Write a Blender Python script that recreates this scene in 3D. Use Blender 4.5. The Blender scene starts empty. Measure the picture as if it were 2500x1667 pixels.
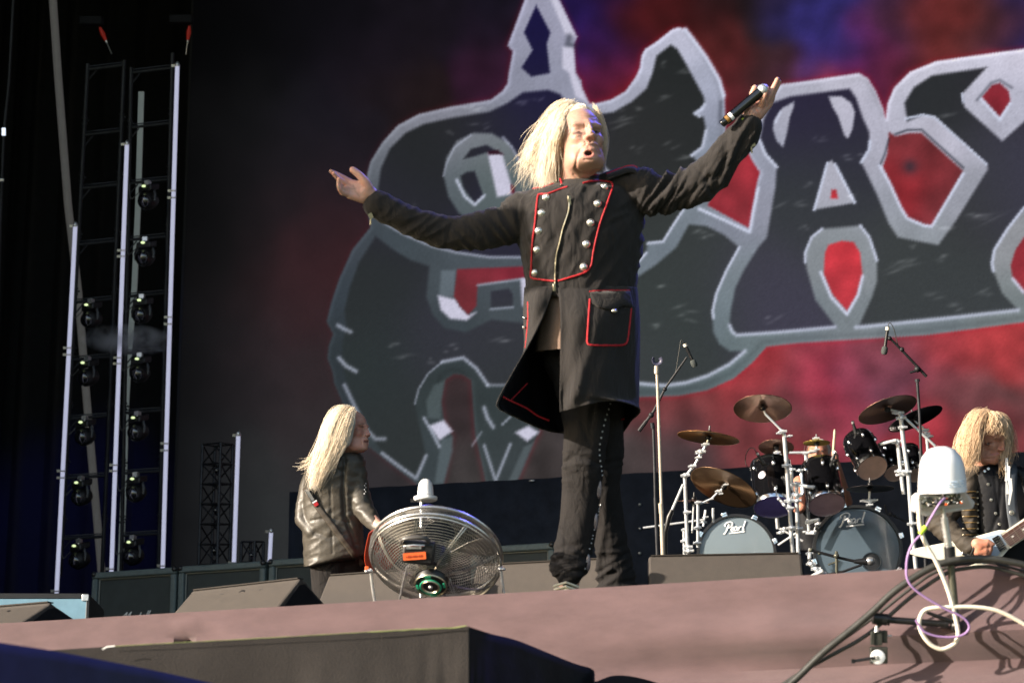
import bpy, math, random
import numpy as np
from mathutils import Vector, Matrix, noise
from mathutils.bvhtree import BVHTree
random.seed(7); np.random.seed(7)
R = math.radians
# ------------------------------------------------------------------ camera, world, sun, exposure
scn = bpy.context.scene
COL = scn.collection
EXPO = 1.4
YAW, PITCH, ROLL, FPX = R(17.0), R(15.3), R(-0.4), 5175.0
CAM = Vector((0, 0, 1.5))
MC = Matrix.Translation(CAM) @ Matrix.Rotation(YAW, 4, 'Z') @ Matrix.Rotation(R(90) + PITCH, 4, 'X') @ Matrix.Rotation(ROLL, 4, 'Z')
cd = bpy.data.cameras.new('camera'); cam = bpy.data.objects.new('camera', cd); COL.objects.link(cam)
cam.matrix_world = MC
cd.sensor_width = 36; cd.lens = 36 * FPX / 2500; cd.clip_start = 0.1; cd.clip_end = 2000
scn.camera = cam
cd.dof.use_dof = True; cd.dof.focus_distance = 10.5; cd.dof.aperture_fstop = 5.0
SUN_AZ_CAM, SUN_EL = R(66), R(17)      # sun sits behind the viewer, to the left, low
right_h = Vector((math.cos(YAW), math.sin(YAW), 0)); fwd_h = Vector((-math.sin(YAW), math.cos(YAW), 0))
to_sun_h = (-math.sin(SUN_AZ_CAM)) * right_h - math.cos(SUN_AZ_CAM) * fwd_h
TO_SUN = (to_sun_h * math.cos(SUN_EL) + Vector((0, 0, math.sin(SUN_EL)))).normalized()
w = bpy.data.worlds.new('World'); scn.world = w; w.use_nodes = True
wn = w.node_tree.nodes; wl = w.node_tree.links
sky = wn.new('ShaderNodeTexSky'); sky.sky_type = 'NISHITA'; sky.sun_disc = False
sky.sun_elevation = SUN_EL; sky.sun_rotation = math.atan2(TO_SUN.x, TO_SUN.y)
sky.air_density = 1.0; sky.dust_density = 1.5
wl.new(sky.outputs[0], wn['Background'].inputs[0]); wn['Background'].inputs[1].default_value = 0.105
sd = bpy.data.lights.new('sun', 'SUN'); sd.energy = 4.5; sd.angle = R(0.5); sd.color = (1.0, 0.88, 0.74)
so = bpy.data.objects.new('sun', sd); COL.objects.link(so); so.rotation_euler = TO_SUN.to_track_quat('Z', 'Y').to_euler()
def spot(name, loc, target, energy, color, ang, label):
    t = bpy.data.objects.new(name, None); COL.objects.link(t); t.location = loc; t['label'] = label; t['category'] = 'stage lamp'
    l = bpy.data.lights.new(name, 'SPOT'); l.energy = energy; l.color = color; l.spot_size = R(ang); l.spot_blend = .6; l.shadow_soft_size = .12
    o = bpy.data.objects.new('beam', l); COL.objects.link(o); o.parent = t; d = (Vector(target) - Vector(loc)).normalized()
    o.location = d * .3; o.rotation_euler = (-d).to_track_quat('Z', 'Y').to_euler(); return t, d
SPOTS = [spot('blue_stage_lamp', (.6, 14.0, 12.4), (-1.9, 7.1, 4.75), 1500, (.14, .13, 1), 13, 'blue stage lamp hung high at the rear right, outside the picture'),
         spot('blue_stage_lamp', (-9.2, 17, 12.2), (-12.8, 21.5, 3.5), 420, (.04, .05, 1), 34, 'blue stage lamp hung high at the left, outside the picture')]
scn.view_settings.view_transform = 'Standard'; scn.view_settings.look = 'None'
scn.view_settings.exposure = EXPO; scn.view_settings.gamma = 1; scn.view_settings.use_curve_mapping = False
scn.render.engine = 'CYCLES'
scn.cycles.max_bounces = 6; scn.cycles.transparent_max_bounces = 12

# ------------------------------------------------------------------ geometry helpers
MR = MC.to_3x3(); CR = MR.col[0].copy(); CU = MR.col[1].copy(); CB = MR.col[2].copy()   # right, up, towards viewer
def P(px, py, D): return MC @ Vector(((px - 1250) / FPX * D, (833.5 - py) / FPX * D, -D))
def ray(px, py): return (MR @ Vector(((px - 1250) / FPX, (833.5 - py) / FPX, -1))).normalized()
def PZ(px, py, z):
    d = ray(px, py); t = (z - CAM.z) / d.z; return CAM + d * t
def PPL(px, py, pt, n):
    d = ray(px, py); t = (pt - CAM).dot(n) / d.dot(n); return CAM + d * t
MI = MC.inverted()
def proj(p):
    q = MI @ Vector(p); return (1250 + FPX * q.x / -q.z, 833.5 - FPX * q.y / -q.z, -q.z)
MIn = np.array(MI)
def projn(V):
    q = V @ MIn[:3, :3].T + MIn[:3, 3]; D = -q[:, 2]
    return 1250 + FPX * q[:, 0] / D, 833.5 - FPX * q[:, 1] / D, D
def U(D): return D / FPX          # metres per photo pixel at depth D
def cat(pts, n):
    """Catmull-Rom through pts (tuples or Vectors), n samples."""
    A = np.array([tuple(p) for p in pts], float); m = len(A)
    if m == 2: t = np.linspace(0, 1, n)[:, None]; return A[0] * (1 - t) + A[1] * t
    A = np.vstack([2 * A[0] - A[1], A, 2 * A[-1] - A[-2]])
    out = []
    for k in range(n):
        u = k / (n - 1) * (m - 1); i = min(int(u), m - 2); t = u - i
        p0, p1, p2, p3 = A[i:i + 4]
        out.append(0.5 * (2 * p1 + (p2 - p0) * t + (2 * p0 - 5 * p1 + 4 * p2 - p3) * t * t + (3 * p1 - p0 - 3 * p2 + p3) * t ** 3))
    return np.array(out)

class MB:
    def __init__(s): s.v = []; s.f = []; s.cols = None
    def add(s, vs, fs):
        b = len(s.v); s.v += [tuple(x) for x in vs]; s.f += [tuple(i + b for i in f) for f in fs]; return s
    def rings(s, rings, closed=True, cap=True):
        n = len(rings[0]); vs = [p for r in rings for p in r]; fs = []
        for i in range(len(rings) - 1):
            for j in range(n if closed else n - 1):
                k = (j + 1) % n
                fs.append((i * n + j, i * n + k, (i + 1) * n + k, (i + 1) * n + j))
        if cap and closed:
            fs.append(tuple(range(n - 1, -1, -1))); fs.append(tuple((len(rings) - 1) * n + j for j in range(n)))
        return s.add(vs, fs)
    def tube(s, pts, rad, n=8, cap=True, flat=1.0, upv=None):
        pts = [Vector(p) for p in pts]; m = len(pts)
        if not hasattr(rad, '__len__'): rad = [rad] * m
        t0 = (pts[1] - pts[0]).normalized()
        a = Vector(upv) if upv is not None else (Vector((0, 0, 1)) if abs(t0.z) < .9 else Vector((1, 0, 0)))
        a = (a - t0 * a.dot(t0)).normalized(); rings = []
        for i in range(m):
            t = (pts[min(i + 1, m - 1)] - pts[max(i - 1, 0)])
            t = t.normalized() if t.length > 1e-9 else t0
            a = a - t * a.dot(t); a = a.normalized() if a.length > 1e-6 else t.orthogonal().normalized()
            b = t.cross(a)
            rings.append([pts[i] + a * (rad[i] * math.cos(6.2832 * k / n)) + b * (rad[i] * flat * math.sin(6.2832 * k / n)) for k in range(n)])
        return s.rings(rings, True, cap)
    def caps(s, a, b, ra, rb, n=12):
        """rounded capsule"""
        a = Vector(a); b = Vector(b); d = (b - a)
        if d.length < 1e-6: return s.ell(a, (ra, ra, ra))
        t = d.normalized(); pts = []; rr = []
        for k in range(4): q = R(90) * (1 - k / 4); pts.append(a - t * ra * math.sin(q)); rr.append(max(ra * math.cos(q), ra * .02))
        pts.append(a); rr.append(ra); pts.append(b); rr.append(rb)
        for k in range(1, 5): q = R(90) * k / 4; pts.append(b + t * rb * math.sin(q)); rr.append(max(rb * math.cos(q), rb * .02))
        return s.tube(pts, rr, n)
    def chain(s, pts, rads, n=12):
        for i in range(len(pts) - 1): s.caps(pts[i], pts[i + 1], rads[i], rads[i + 1], n)
        return s
    def ell(s, c, r, M=None, nu=16, nv=10):
        c = Vector(c); rings = []
        if not hasattr(r, '__len__'): r = (r, r, r)
        for i in range(nv + 1):
            ph = math.pi * (i / nv); ph = min(max(ph, .02), math.pi - .02)
            ring = []
            for j in range(nu):
                th = 6.2832 * j / nu
                q = Vector((r[0] * math.sin(ph) * math.cos(th), r[1] * math.sin(ph) * math.sin(th), -r[2] * math.cos(ph)))
                ring.append(c + (M @ q if M else q))
            rings.append(ring)
        return s.rings(rings)
    def box(s, c, h, M=None):
        c = Vector(c); vs = []
        for x in (-1, 1):
            for y in (-1, 1):
                for z in (-1, 1):
                    q = Vector((x * h[0], y * h[1], z * h[2])); vs.append(c + (M @ q if M else q))
        return s.add(vs, [(0, 1, 3, 2), (4, 6, 7, 5), (0, 4, 5, 1), (2, 3, 7, 6), (0, 2, 6, 4), (1, 5, 7, 3)])
    def lathe(s, prof, o, ax, n=32, closed=False, a0=None, ph0=0.0, sweep=6.2832):
        o = Vector(o); ax = Vector(ax).normalized(); a = Vector(a0).normalized() if a0 else ax.orthogonal().normalized(); b = ax.cross(a)
        full = abs(sweep - 6.2832) < 1e-3
        m = n if full else n + 1
        rings = [[o + ax * h + (a * math.cos(ph0 + sweep * k / n) + b * math.sin(ph0 + sweep * k / n)) * max(r_, 1e-4) for k in range(m)] for r_, h in prof]
        if closed: rings.append(rings[0])
        return s.rings(rings, full, False)
    def ring(s, c, ax, Rr, r, n=48, m=6, a0=None):
        c = Vector(c); ax = Vector(ax).normalized(); a = Vector(a0).normalized() if a0 else ax.orthogonal().normalized(); b = ax.cross(a); rings = []
        for i in range(n):
            d = a * math.cos(6.2832 * i / n) + b * math.sin(6.2832 * i / n)
            rings.append([c + d * (Rr + r * math.cos(6.2832 * k / m)) + ax * (r * math.sin(6.2832 * k / m)) for k in range(m)])
        rings.append(rings[0]); return s.rings(rings, True, False)
    def prism(s, pts, ext):
        ext = Vector(ext); a = [Vector(p) for p in pts]; n = len(a); b = [p + ext for p in a]
        return s.add(a + b, [tuple(range(n)), tuple(range(2 * n - 1, n - 1, -1))] + [(i, i + n, (i + 1) % n + n, (i + 1) % n) for i in range(n)])
    def sheet(s, g, wrap=False):
        n = len(g[0]); return s.rings(g, wrap, False)
    def mesh(s, name):
        me = bpy.data.meshes.new(name); me.from_pydata([tuple(v) for v in s.v], [], s.f); me.update(); return me
    def build(s, name, mat, parent=None, smooth=True, origin=None, bevel=0, solid=0, sub=0, cols=None):
        base = world_loc(parent) if parent is not None else None
        V = np.array([tuple(v) for v in s.v], float)
        if parent is None:
            if origin is None: origin = Vector(((V[:, 0].min() + V[:, 0].max()) / 2, (V[:, 1].min() + V[:, 1].max()) / 2, V[:, 2].min()))
            base = Vector(origin)
        V = V - np.array(base)
        me = bpy.data.meshes.new(name); me.from_pydata([tuple(v) for v in V], [], s.f); me.update()
        if smooth:
            me.polygons.foreach_set('use_smooth', [True] * len(me.polygons))
            try: me.set_sharp_from_angle(angle=R(40 if smooth is True else smooth))
            except Exception: pass
        if mat: me.materials.append(mat)
        if cols is not None:
            at = me.color_attributes.new('col', 'FLOAT_COLOR', 'POINT'); c4 = np.ones((len(V), 4), np.float32); c4[:, :3] = cols
            at.data.foreach_set('color', c4.ravel())
        o = bpy.data.objects.new(name, me); COL.objects.link(o)
        if parent is not None: o.parent = parent
        else: o.location = base
        if bevel:
            b = o.modifiers.new('b', 'BEVEL'); b.width = bevel; b.segments = 2; b.limit_method = 'ANGLE'; b.angle_limit = R(40)
        if solid:
            b = o.modifiers.new('s', 'SOLIDIFY'); b.thickness = solid; b.offset = 0
        if sub:
            b = o.modifiers.new('u', 'SUBSURF'); b.levels = sub; b.render_levels = sub
        return o
def world_loc(o):
    p = Vector((0, 0, 0))
    while o is not None: p = p + o.location; o = o.parent
    return p
def tag(o, label=None, cat_=None, group=None, kind=None):
    if label: o['label'] = label
    if cat_: o['category'] = cat_
    if group: o['group'] = group
    if kind: o['kind'] = kind
    return o
def thing(name, label, cat_, loc, group=None):
    o = bpy.data.objects.new(name, None); COL.objects.link(o); o.location = loc; o.empty_display_size = .1
    return tag(o, label, cat_, group)
def copy_tree(o, parent=None):
    c = o.copy(); COL.objects.link(c)
    if parent is not None: c.parent = parent
    for ch in [x for x in o.children]: copy_tree(ch, c)
    return c
def remesh(mb, vox, smooth=2, fac=.5):
    me = mb.mesh('tmp'); o = bpy.data.objects.new('tmp', me); COL.objects.link(o)
    m = o.modifiers.new('r', 'REMESH'); m.mode = 'VOXEL'; m.voxel_size = vox; m.adaptivity = 0
    if smooth: k = o.modifiers.new('s', 'SMOOTH'); k.iterations = smooth; k.factor = fac
    dg = bpy.context.evaluated_depsgraph_get(); ev = o.evaluated_get(dg); r = ev.to_mesh()
    V = np.empty(len(r.vertices) * 3); r.vertices.foreach_get('co', V); V = V.reshape(-1, 3)
    N = np.empty(len(r.vertices) * 3); r.vertices.foreach_get('normal', N); N = N.reshape(-1, 3)
    F = [tuple(p.vertices) for p in r.polygons]
    ev.to_mesh_clear(); bpy.data.objects.remove(o); bpy.data.meshes.remove(me)
    return V, N, F
def from_arr(V, F):
    m = MB(); m.v = [tuple(x) for x in V]; m.f = F; return m
def fnoise(V, s, seed=0.0, sx=1, sy=1, sz=1):
    return np.array([noise.noise(Vector((v[0] * s * sx + seed, v[1] * s * sy + seed * .7, v[2] * s * sz - seed))) for v in V])
def aniso(X, Y, ang, lam, ln, seed=0.0):
    u = (X * math.cos(ang) + Y * math.sin(ang)) / lam; v = (-X * math.sin(ang) + Y * math.cos(ang)) / ln
    n = np.array([noise.noise(Vector((a, b, seed))) for a, b in zip(u, v)]); return 1 - 3.2 * np.abs(n)
def bvh(V, F): return BVHTree.FromPolygons([Vector(v) for v in V], F)
def cast(tree, px, py):
    h = tree.ray_cast(CAM, ray(px, py)); return h[0], h[1]
def segd(X, Y, poly):
    """distance of points (X,Y) to a polyline, and the arclength fraction"""
    best = np.full(X.shape, 1e9)
    for (a, b), (c, d) in zip(poly[:-1], poly[1:]):
        dx, dy = c - a, d - b; L = dx * dx + dy * dy + 1e-9
        t = np.clip(((X - a) * dx + (Y - b) * dy) / L, 0, 1)
        best = np.minimum(best, np.hypot(X - a - t * dx, Y - b - t * dy))
    return best
def inpoly(X, Y, poly):
    ins = np.zeros(X.shape, bool); n = len(poly)
    for i in range(n):
        x1, y1 = poly[i]; x2, y2 = poly[(i + 1) % n]
        if y1 == y2: continue
        c = ((y1 > Y) != (y2 > Y)) & (X < (x2 - x1) * (Y - y1) / (y2 - y1) + x1); ins ^= c
    return ins
def lin(c):
    c = np.asarray(c, float) / 255.0; return np.where(c <= .04045, c / 12.92, ((c + .055) / 1.055) ** 2.4)

# ------------------------------------------------------------------ materials
def mat(name, col, rough=.6, metal=0.0, bump=0.0, bscale=60, var=0.0, vscale=8, emit=None, es=0, attr=False, sheen=0, spec=.5, trans=0, coat=0, stretch=None, sss=0, fold=0):
    m = bpy.data.materials.new(name); m.use_nodes = True; nt = m.node_tree; b = nt.nodes['Principled BSDF']; L = nt.links
    b.inputs['Base Color'].default_value = (*col, 1); b.inputs['Roughness'].default_value = rough; b.inputs['Metallic'].default_value = metal
    b.inputs['Specular IOR Level'].default_value = spec
    if sheen: b.inputs['Sheen Weight'].default_value = sheen; b.inputs['Sheen Roughness'].default_value = .5
    if coat: b.inputs['Coat Weight'].default_value = coat; b.inputs['Coat Roughness'].default_value = .08
    if sss: b.inputs['Subsurface Weight'].default_value = sss; b.inputs['Subsurface Radius'].default_value = (1, .3, .15); b.inputs['Subsurface Scale'].default_value = .012
    tc = nt.nodes.new('ShaderNodeTexCoord'); mp = nt.nodes.new('ShaderNodeMapping'); L.new(tc.outputs['Object'], mp.inputs[0])
    if stretch: mp.inputs['Scale'].default_value = stretch
    src = None
    if attr:
        a = nt.nodes.new('ShaderNodeAttribute'); a.attribute_name = 'col'; src = a.outputs['Color']
    if var:
        n = nt.nodes.new('ShaderNodeTexNoise'); n.inputs['Scale'].default_value = vscale; n.inputs['Detail'].default_value = 6; n.inputs['Roughness'].default_value = .65
        L.new(mp.outputs[0], n.inputs['Vector'])
        mr = nt.nodes.new('ShaderNodeMapRange'); mr.inputs[1].default_value = .3; mr.inputs[2].default_value = .7; mr.inputs[3].default_value = 1 - var; mr.inputs[4].default_value = 1 + var
        L.new(n.outputs[0], mr.inputs[0])
        x = nt.nodes.new('ShaderNodeVectorMath'); x.operation = 'SCALE'
        if src: L.new(src, x.inputs[0])
        else: x.inputs[0].default_value = col
        L.new(mr.outputs[0], x.inputs['Scale']); src = x.outputs[0]
        mr2 = nt.nodes.new('ShaderNodeMapRange'); mr2.inputs[3].default_value = max(rough - .12, .03); mr2.inputs[4].default_value = min(rough + .12, 1)
        L.new(n.outputs[0], mr2.inputs[0]); L.new(mr2.outputs[0], b.inputs['Roughness'])
    if src: L.new(src, b.inputs['Base Color'])
    if bump:
        n2 = nt.nodes.new('ShaderNodeTexNoise'); n2.inputs['Scale'].default_value = bscale; n2.inputs['Detail'].default_value = 5
        L.new(mp.outputs[0], n2.inputs['Vector'])
        bp = nt.nodes.new('ShaderNodeBump'); bp.inputs['Strength'].default_value = 1; bp.inputs['Distance'].default_value = bump
        L.new(n2.outputs[0], bp.inputs['Height']); L.new(bp.outputs[0], b.inputs['Normal'])
        if fold:
            mp3 = nt.nodes.new('ShaderNodeMapping'); mp3.inputs['Rotation'].default_value = (.5, .6, .2); mp3.inputs['Scale'].default_value = (1, 1, .3); L.new(tc.outputs['Object'], mp3.inputs[0])
            n3 = nt.nodes.new('ShaderNodeTexNoise'); n3.inputs['Scale'].default_value = 22; n3.inputs['Detail'].default_value = 5; n3.inputs['Distortion'].default_value = .6; L.new(mp3.outputs[0], n3.inputs['Vector'])
            b3 = nt.nodes.new('ShaderNodeBump'); b3.inputs['Strength'].default_value = 1; b3.inputs['Distance'].default_value = fold; L.new(n3.outputs[0], b3.inputs['Height']); L.new(b3.outputs[0], bp.inputs['Normal'])
    if emit is not None: b.inputs['Emission Color'].default_value = (*emit, 1); b.inputs['Emission Strength'].default_value = es
    return m
M = {}
M['black_cloth'] = mat('black_cloth', (.012, .012, .014), .9, bump=.004, bscale=6, var=.25, spec=.2)
M['navy_drape'] = mat('navy_drape', (.020, .024, .036), .95, bump=.01, bscale=3, var=.3, spec=.15)
M['skirt'] = mat('skirt_cloth', (.104, .068, .071), .95, bump=.0012, bscale=220, var=.15, vscale=5, sheen=.25, spec=.15, stretch=(1, 1, 3))  # black cloth; its sunlit pinkish tone is put into the base colour
M['deck_cloth'] = mat('deck_cloth', (.034, .030, .028), .95, bump=.0015, bscale=200, var=.18, vscale=5, spec=.15)
M['dark_cloth'] = mat('dark_cloth', (.012, .012, .015), .95, bump=.002, bscale=30, var=.3, spec=.15)
M['blue_lit_cloth'] = mat('cloth_in_blue_light', (.026, .026, .062), .85, bump=.003, bscale=12, var=.25, spec=.3)  # blue lamp light put into the colour of the cloth
M['carpet'] = mat('wedge_paint', (.055, .046, .039), .8, bump=.0012, bscale=260, var=.12, vscale=30)
M['carpet_edge'] = mat('wedge_edge', (.032, .026, .022), .7, bump=.001, bscale=200, var=.15)
M['tolex'] = mat('tolex', (.10, .13, .13), .6, bump=.0012, bscale=400, var=.2, vscale=40)
M['grille'] = mat('grille_cloth', (.045, .052, .050), .95, bump=.001, bscale=500, var=.15)
M['black'] = mat('black_plastic', (.01, .01, .011), .4, bump=.0005, bscale=150, var=.2)
M['black_matt'] = mat('black_steel', (.012, .012, .014), .55, metal=.3, var=.3, vscale=20)
M['rail'] = mat('ladder_rail', (.034, .036, .042), .5, metal=.6, var=.3, vscale=10)
M['lacquer'] = mat('drum_lacquer', (.004, .004, .005), .12, coat=1)
M['chrome'] = mat('chrome', (.86, .87, .88), .16, metal=1, var=.06, vscale=30)
M['silver'] = mat('brushed_steel', (.62, .62, .62), .34, metal=.85, var=.15, vscale=60)
M['wire'] = mat('fan_wire', (.50, .48, .45), .3, metal=.9, var=.1, vscale=60)
M['white_pl'] = mat('white_plastic', (.80, .82, .85), .35, coat=.3, var=.04)
M['white_paint'] = mat('white_paint', (.8, .8, .78), .3, coat=.5, var=.04)
M['red'] = mat('red_cord', (.42, .008, .015), .7, bump=.0012, bscale=500, var=.25, vscale=200)
M['brass'] = mat('old_brass', (.55, .5, .38), .3, metal=1, var=.2, vscale=200)
M['button'] = mat('pewter_button', (.75, .73, .66), .28, metal=.9, bump=.0015, bscale=180, var=.15, vscale=200)
M['orange'] = mat('orange_label', (.75, .13, .03), .5, var=.08, vscale=60)
M['green'] = mat('green_print', (.02, .35, .2), .5)
M['tape'] = mat('yellow_tape', (.20, .23, .08), .5, var=.2, vscale=20)
M['lime'] = mat('lime_tape', (.5, .75, .05), .5)
M['teal'] = mat('teal_case', (.14, .27, .36), .6, bump=.001, bscale=200, var=.15)
M['rubber'] = mat('rubber_cable', (.035, .034, .03), .45, bump=.0005, bscale=200, var=.3, vscale=30)
M['white_cab'] = mat('white_cable', (.78, .70, .58), .5, var=.1, vscale=60)
M['purple_cab'] = mat('purple_cable', (.33, .2, .42), .4, var=.15)
M['olive_pole'] = mat('olive_pole', (.11, .11, .085), .4, metal=.5, var=.25, vscale=40)
M['screen_bezel'] = mat('bezel', (.006, .006, .007), .6)
# ------------------------------------------------------------------ ground, stage, roof, drapes
EDGE = P(1400, 1440, 7.0); ZF = EDGE.z                       # stage floor height
eL = PZ(-350, 1546, ZF); eR = PZ(2900, 1353, ZF)
ue = (eR - eL).normalized(); we = Vector((0, 0, 1)).cross(ue)  # along the stage edge, into the stage
g = MB(); g.add([(-400, -400, 0), (400, -400, 0), (400, 400, 0), (-400, 400, 0)], [(0, 1, 2, 3)])
tag(g.build('ground', mat('grass_ground', (.05, .07, .025), .95, var=.4, vscale=.6, bump=.02, bscale=5)), kind='structure')
def prism_up(name, quad, z0, z1, m, **k):
    b = MB(); b.prism([Vector((p.x, p.y, z0)) for p in quad], (0, 0, z1 - z0)); return b.build(name, m, smooth=False, **k)
far = 30
A = eL - ue * 8 + we * .03; B = eR + ue * 6 + we * .03
tag(prism_up('stage_floor', [A, B, B + we * far, A + we * far], ZF - .25, ZF - .004, M['black_cloth']), kind='structure')
# skirt hanging from the stage edge
NX, NZ = 420, 70; L = (B - A).length; gr = []
H = ZF - .05
for j in range(NZ + 1):
    z = ZF + .004 - H * (j / NZ) ** 1.4; row = []
    for i in range(NX + 1):
        s = L * i / NX; b0 = A + ue * s - we * .035; q = proj((b0.x, b0.y, z)); d = ZF - z
        x = q[0]
        k = .024 * noise.noise(Vector((s * 1.1, z * 3.0, 0))) * min(1, d * 6) + .009 * noise.noise(Vector((s * 5, z * 1.2, 4))) * min(1, d * 8)
        k += .004 * noise.noise(Vector((s * 14, z * 14, 9)))
        # long sideways roll of slack cloth low on the right
        rr = min(max((x - 1400) / 500, 0), 1); yy = q[1] - (1606 - .02 * (x - 1700))
        k += 1.0 * rr * (.055 * math.exp(-(yy + 45) ** 2 / (2 * 38 ** 2)) - .05 * math.exp(-(yy - 22) ** 2 / (2 * 30 ** 2)) + .03 * math.exp(-(yy - 85) ** 2 / (2 * 34 ** 2)))
        # pinched seam left of the wedge
        xs = 430 + (q[1] - 1500) * .30 + 5 * noise.noise(Vector((q[1] * .08, 3, 1)))
        k -= .07 * math.exp(-((x - xs) / 7) ** 2) * min(1, d * 10); k += .012 * math.exp(-((x - xs - 14) / 9) ** 2)
        k += .02 * math.exp(-((x - xs - 90 - (q[1] - 1500)) / 60) ** 2) * min(1, d * 8)
        row.append(b0 - we * k + Vector((0, 0, z - b0.z)))
    gr.append(row)
# turned over the lip of the deck
gr.insert(0, [p + we * .5 for p in gr[0]])
sk = MB(); sk.sheet(gr)
tag(sk.build('stage_skirt', M['skirt'], solid=.004), 'long black cloth skirt coloured in its sunlit mauve, hanging from the front lip of the stage', 'stage skirt')
# back and side masking, roof
BW = P(1400, 1170, 24); u0 = Vector((1, 0, 0)); w0 = Vector((0, 1, 0))
def drape(name, a, b, z0, z1, m, label, cat_, amp=.06, per=.45, ny=6, lens=260):
    a = Vector(a); b = Vector(b); d = (b - a); nrm = Vector((-d.y, d.x, 0)).normalized(); gg = []
    for j in range(ny + 1):
        z = z0 + (z1 - z0) * j / ny
        gg.append([Vector((a.x, a.y, 0)) + Vector((d.x, d.y, 0)) * (i / lens) + nrm * (amp * math.sin(6.28 * d.length * i / lens / per + .8 * math.sin(i * .13) + .2 * j / ny) + .4 * amp * noise.noise(Vector((i * .2, j * .3, 0)))) + Vector((0, 0, z)) for i in range(lens + 1)])
    m_ = MB(); m_.sheet(gg); return tag(m_.build(name, m, solid=.004), label, cat_)
xl = P(-250, 900, 22)
drape('side_curtain', (xl.x - .6, 15.5, 0), (xl.x - .5, xl.y + 3, 0), 0, 16, M['black_cloth'], 'black side curtain closing off the far left of the stage', 'curtain')
drape('rear_curtain', (xl.x - 1.5, xl.y + 3.2, 0), (9, xl.y + 3.2, 0), 0, 16, M['black_cloth'], 'black curtain filling the dark back corner left of the screen', 'curtain')
drape('wing_curtain', (7.5, 8.5, 0), (8.5, xl.y + 3, 0), 0, 16, M['black_cloth'], 'black side curtain closing off the right wing of the stage', 'curtain')
rf = MB(); rf.box((-6, 17, 14.2), (18, 12.5, .2))
tag(rf.build('stage_roof', M['black_matt'], smooth=False), 'flat dark roof spanning high above the whole stage', 'roof')

# ------------------------------------------------------------------ LED screen with the logo picture
z0 = P(1372, 1170, 21).z
sA = PZ(901, 1197, z0); sB = PZ(1844, 1144, z0); us = (sB - sA).normalized(); ws = Vector((0, 0, 1)).cross(us)
def splane(px, py): return PPL(px, py, sA, ws)
a_ = splane(430, 1200); b_ = splane(2760, 1000)
sa = (a_ - sA).dot(us); sb = (b_ - sA).dot(us); zt = splane(430, -160).z; zb = z0 - 1.6
nx = 620; ny = int(nx * (zt - zb) / (sb - sa))
S, Z = np.meshgrid(np.linspace(sa, sb, nx), np.linspace(zb, zt, ny))
V = np.array(sA)[None, :] * np.array([1, 1, 0]) + S.reshape(-1, 1) * np.array(us)[None, :] + Z.reshape(-1, 1) * np.array([0, 0, 1])
X, Y, _ = projn(V)
def rbf(pts, sg):
    num = np.zeros((len(X), 3)); den = np.zeros(len(X)) + 1e-12
    for x, y, r_, g_, b2 in pts:
        d2 = (X - x) ** 2 + (Y - y) ** 2
        wgt = np.exp(-d2 / (2 * sg * sg)) + 2e-3 * np.exp(-np.sqrt(d2) / (sg * 1.5)) + 1e-9
        num += wgt[:, None] * np.array([[r_, g_, b2]]); den += wgt
    return num / den[:, None]
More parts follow.
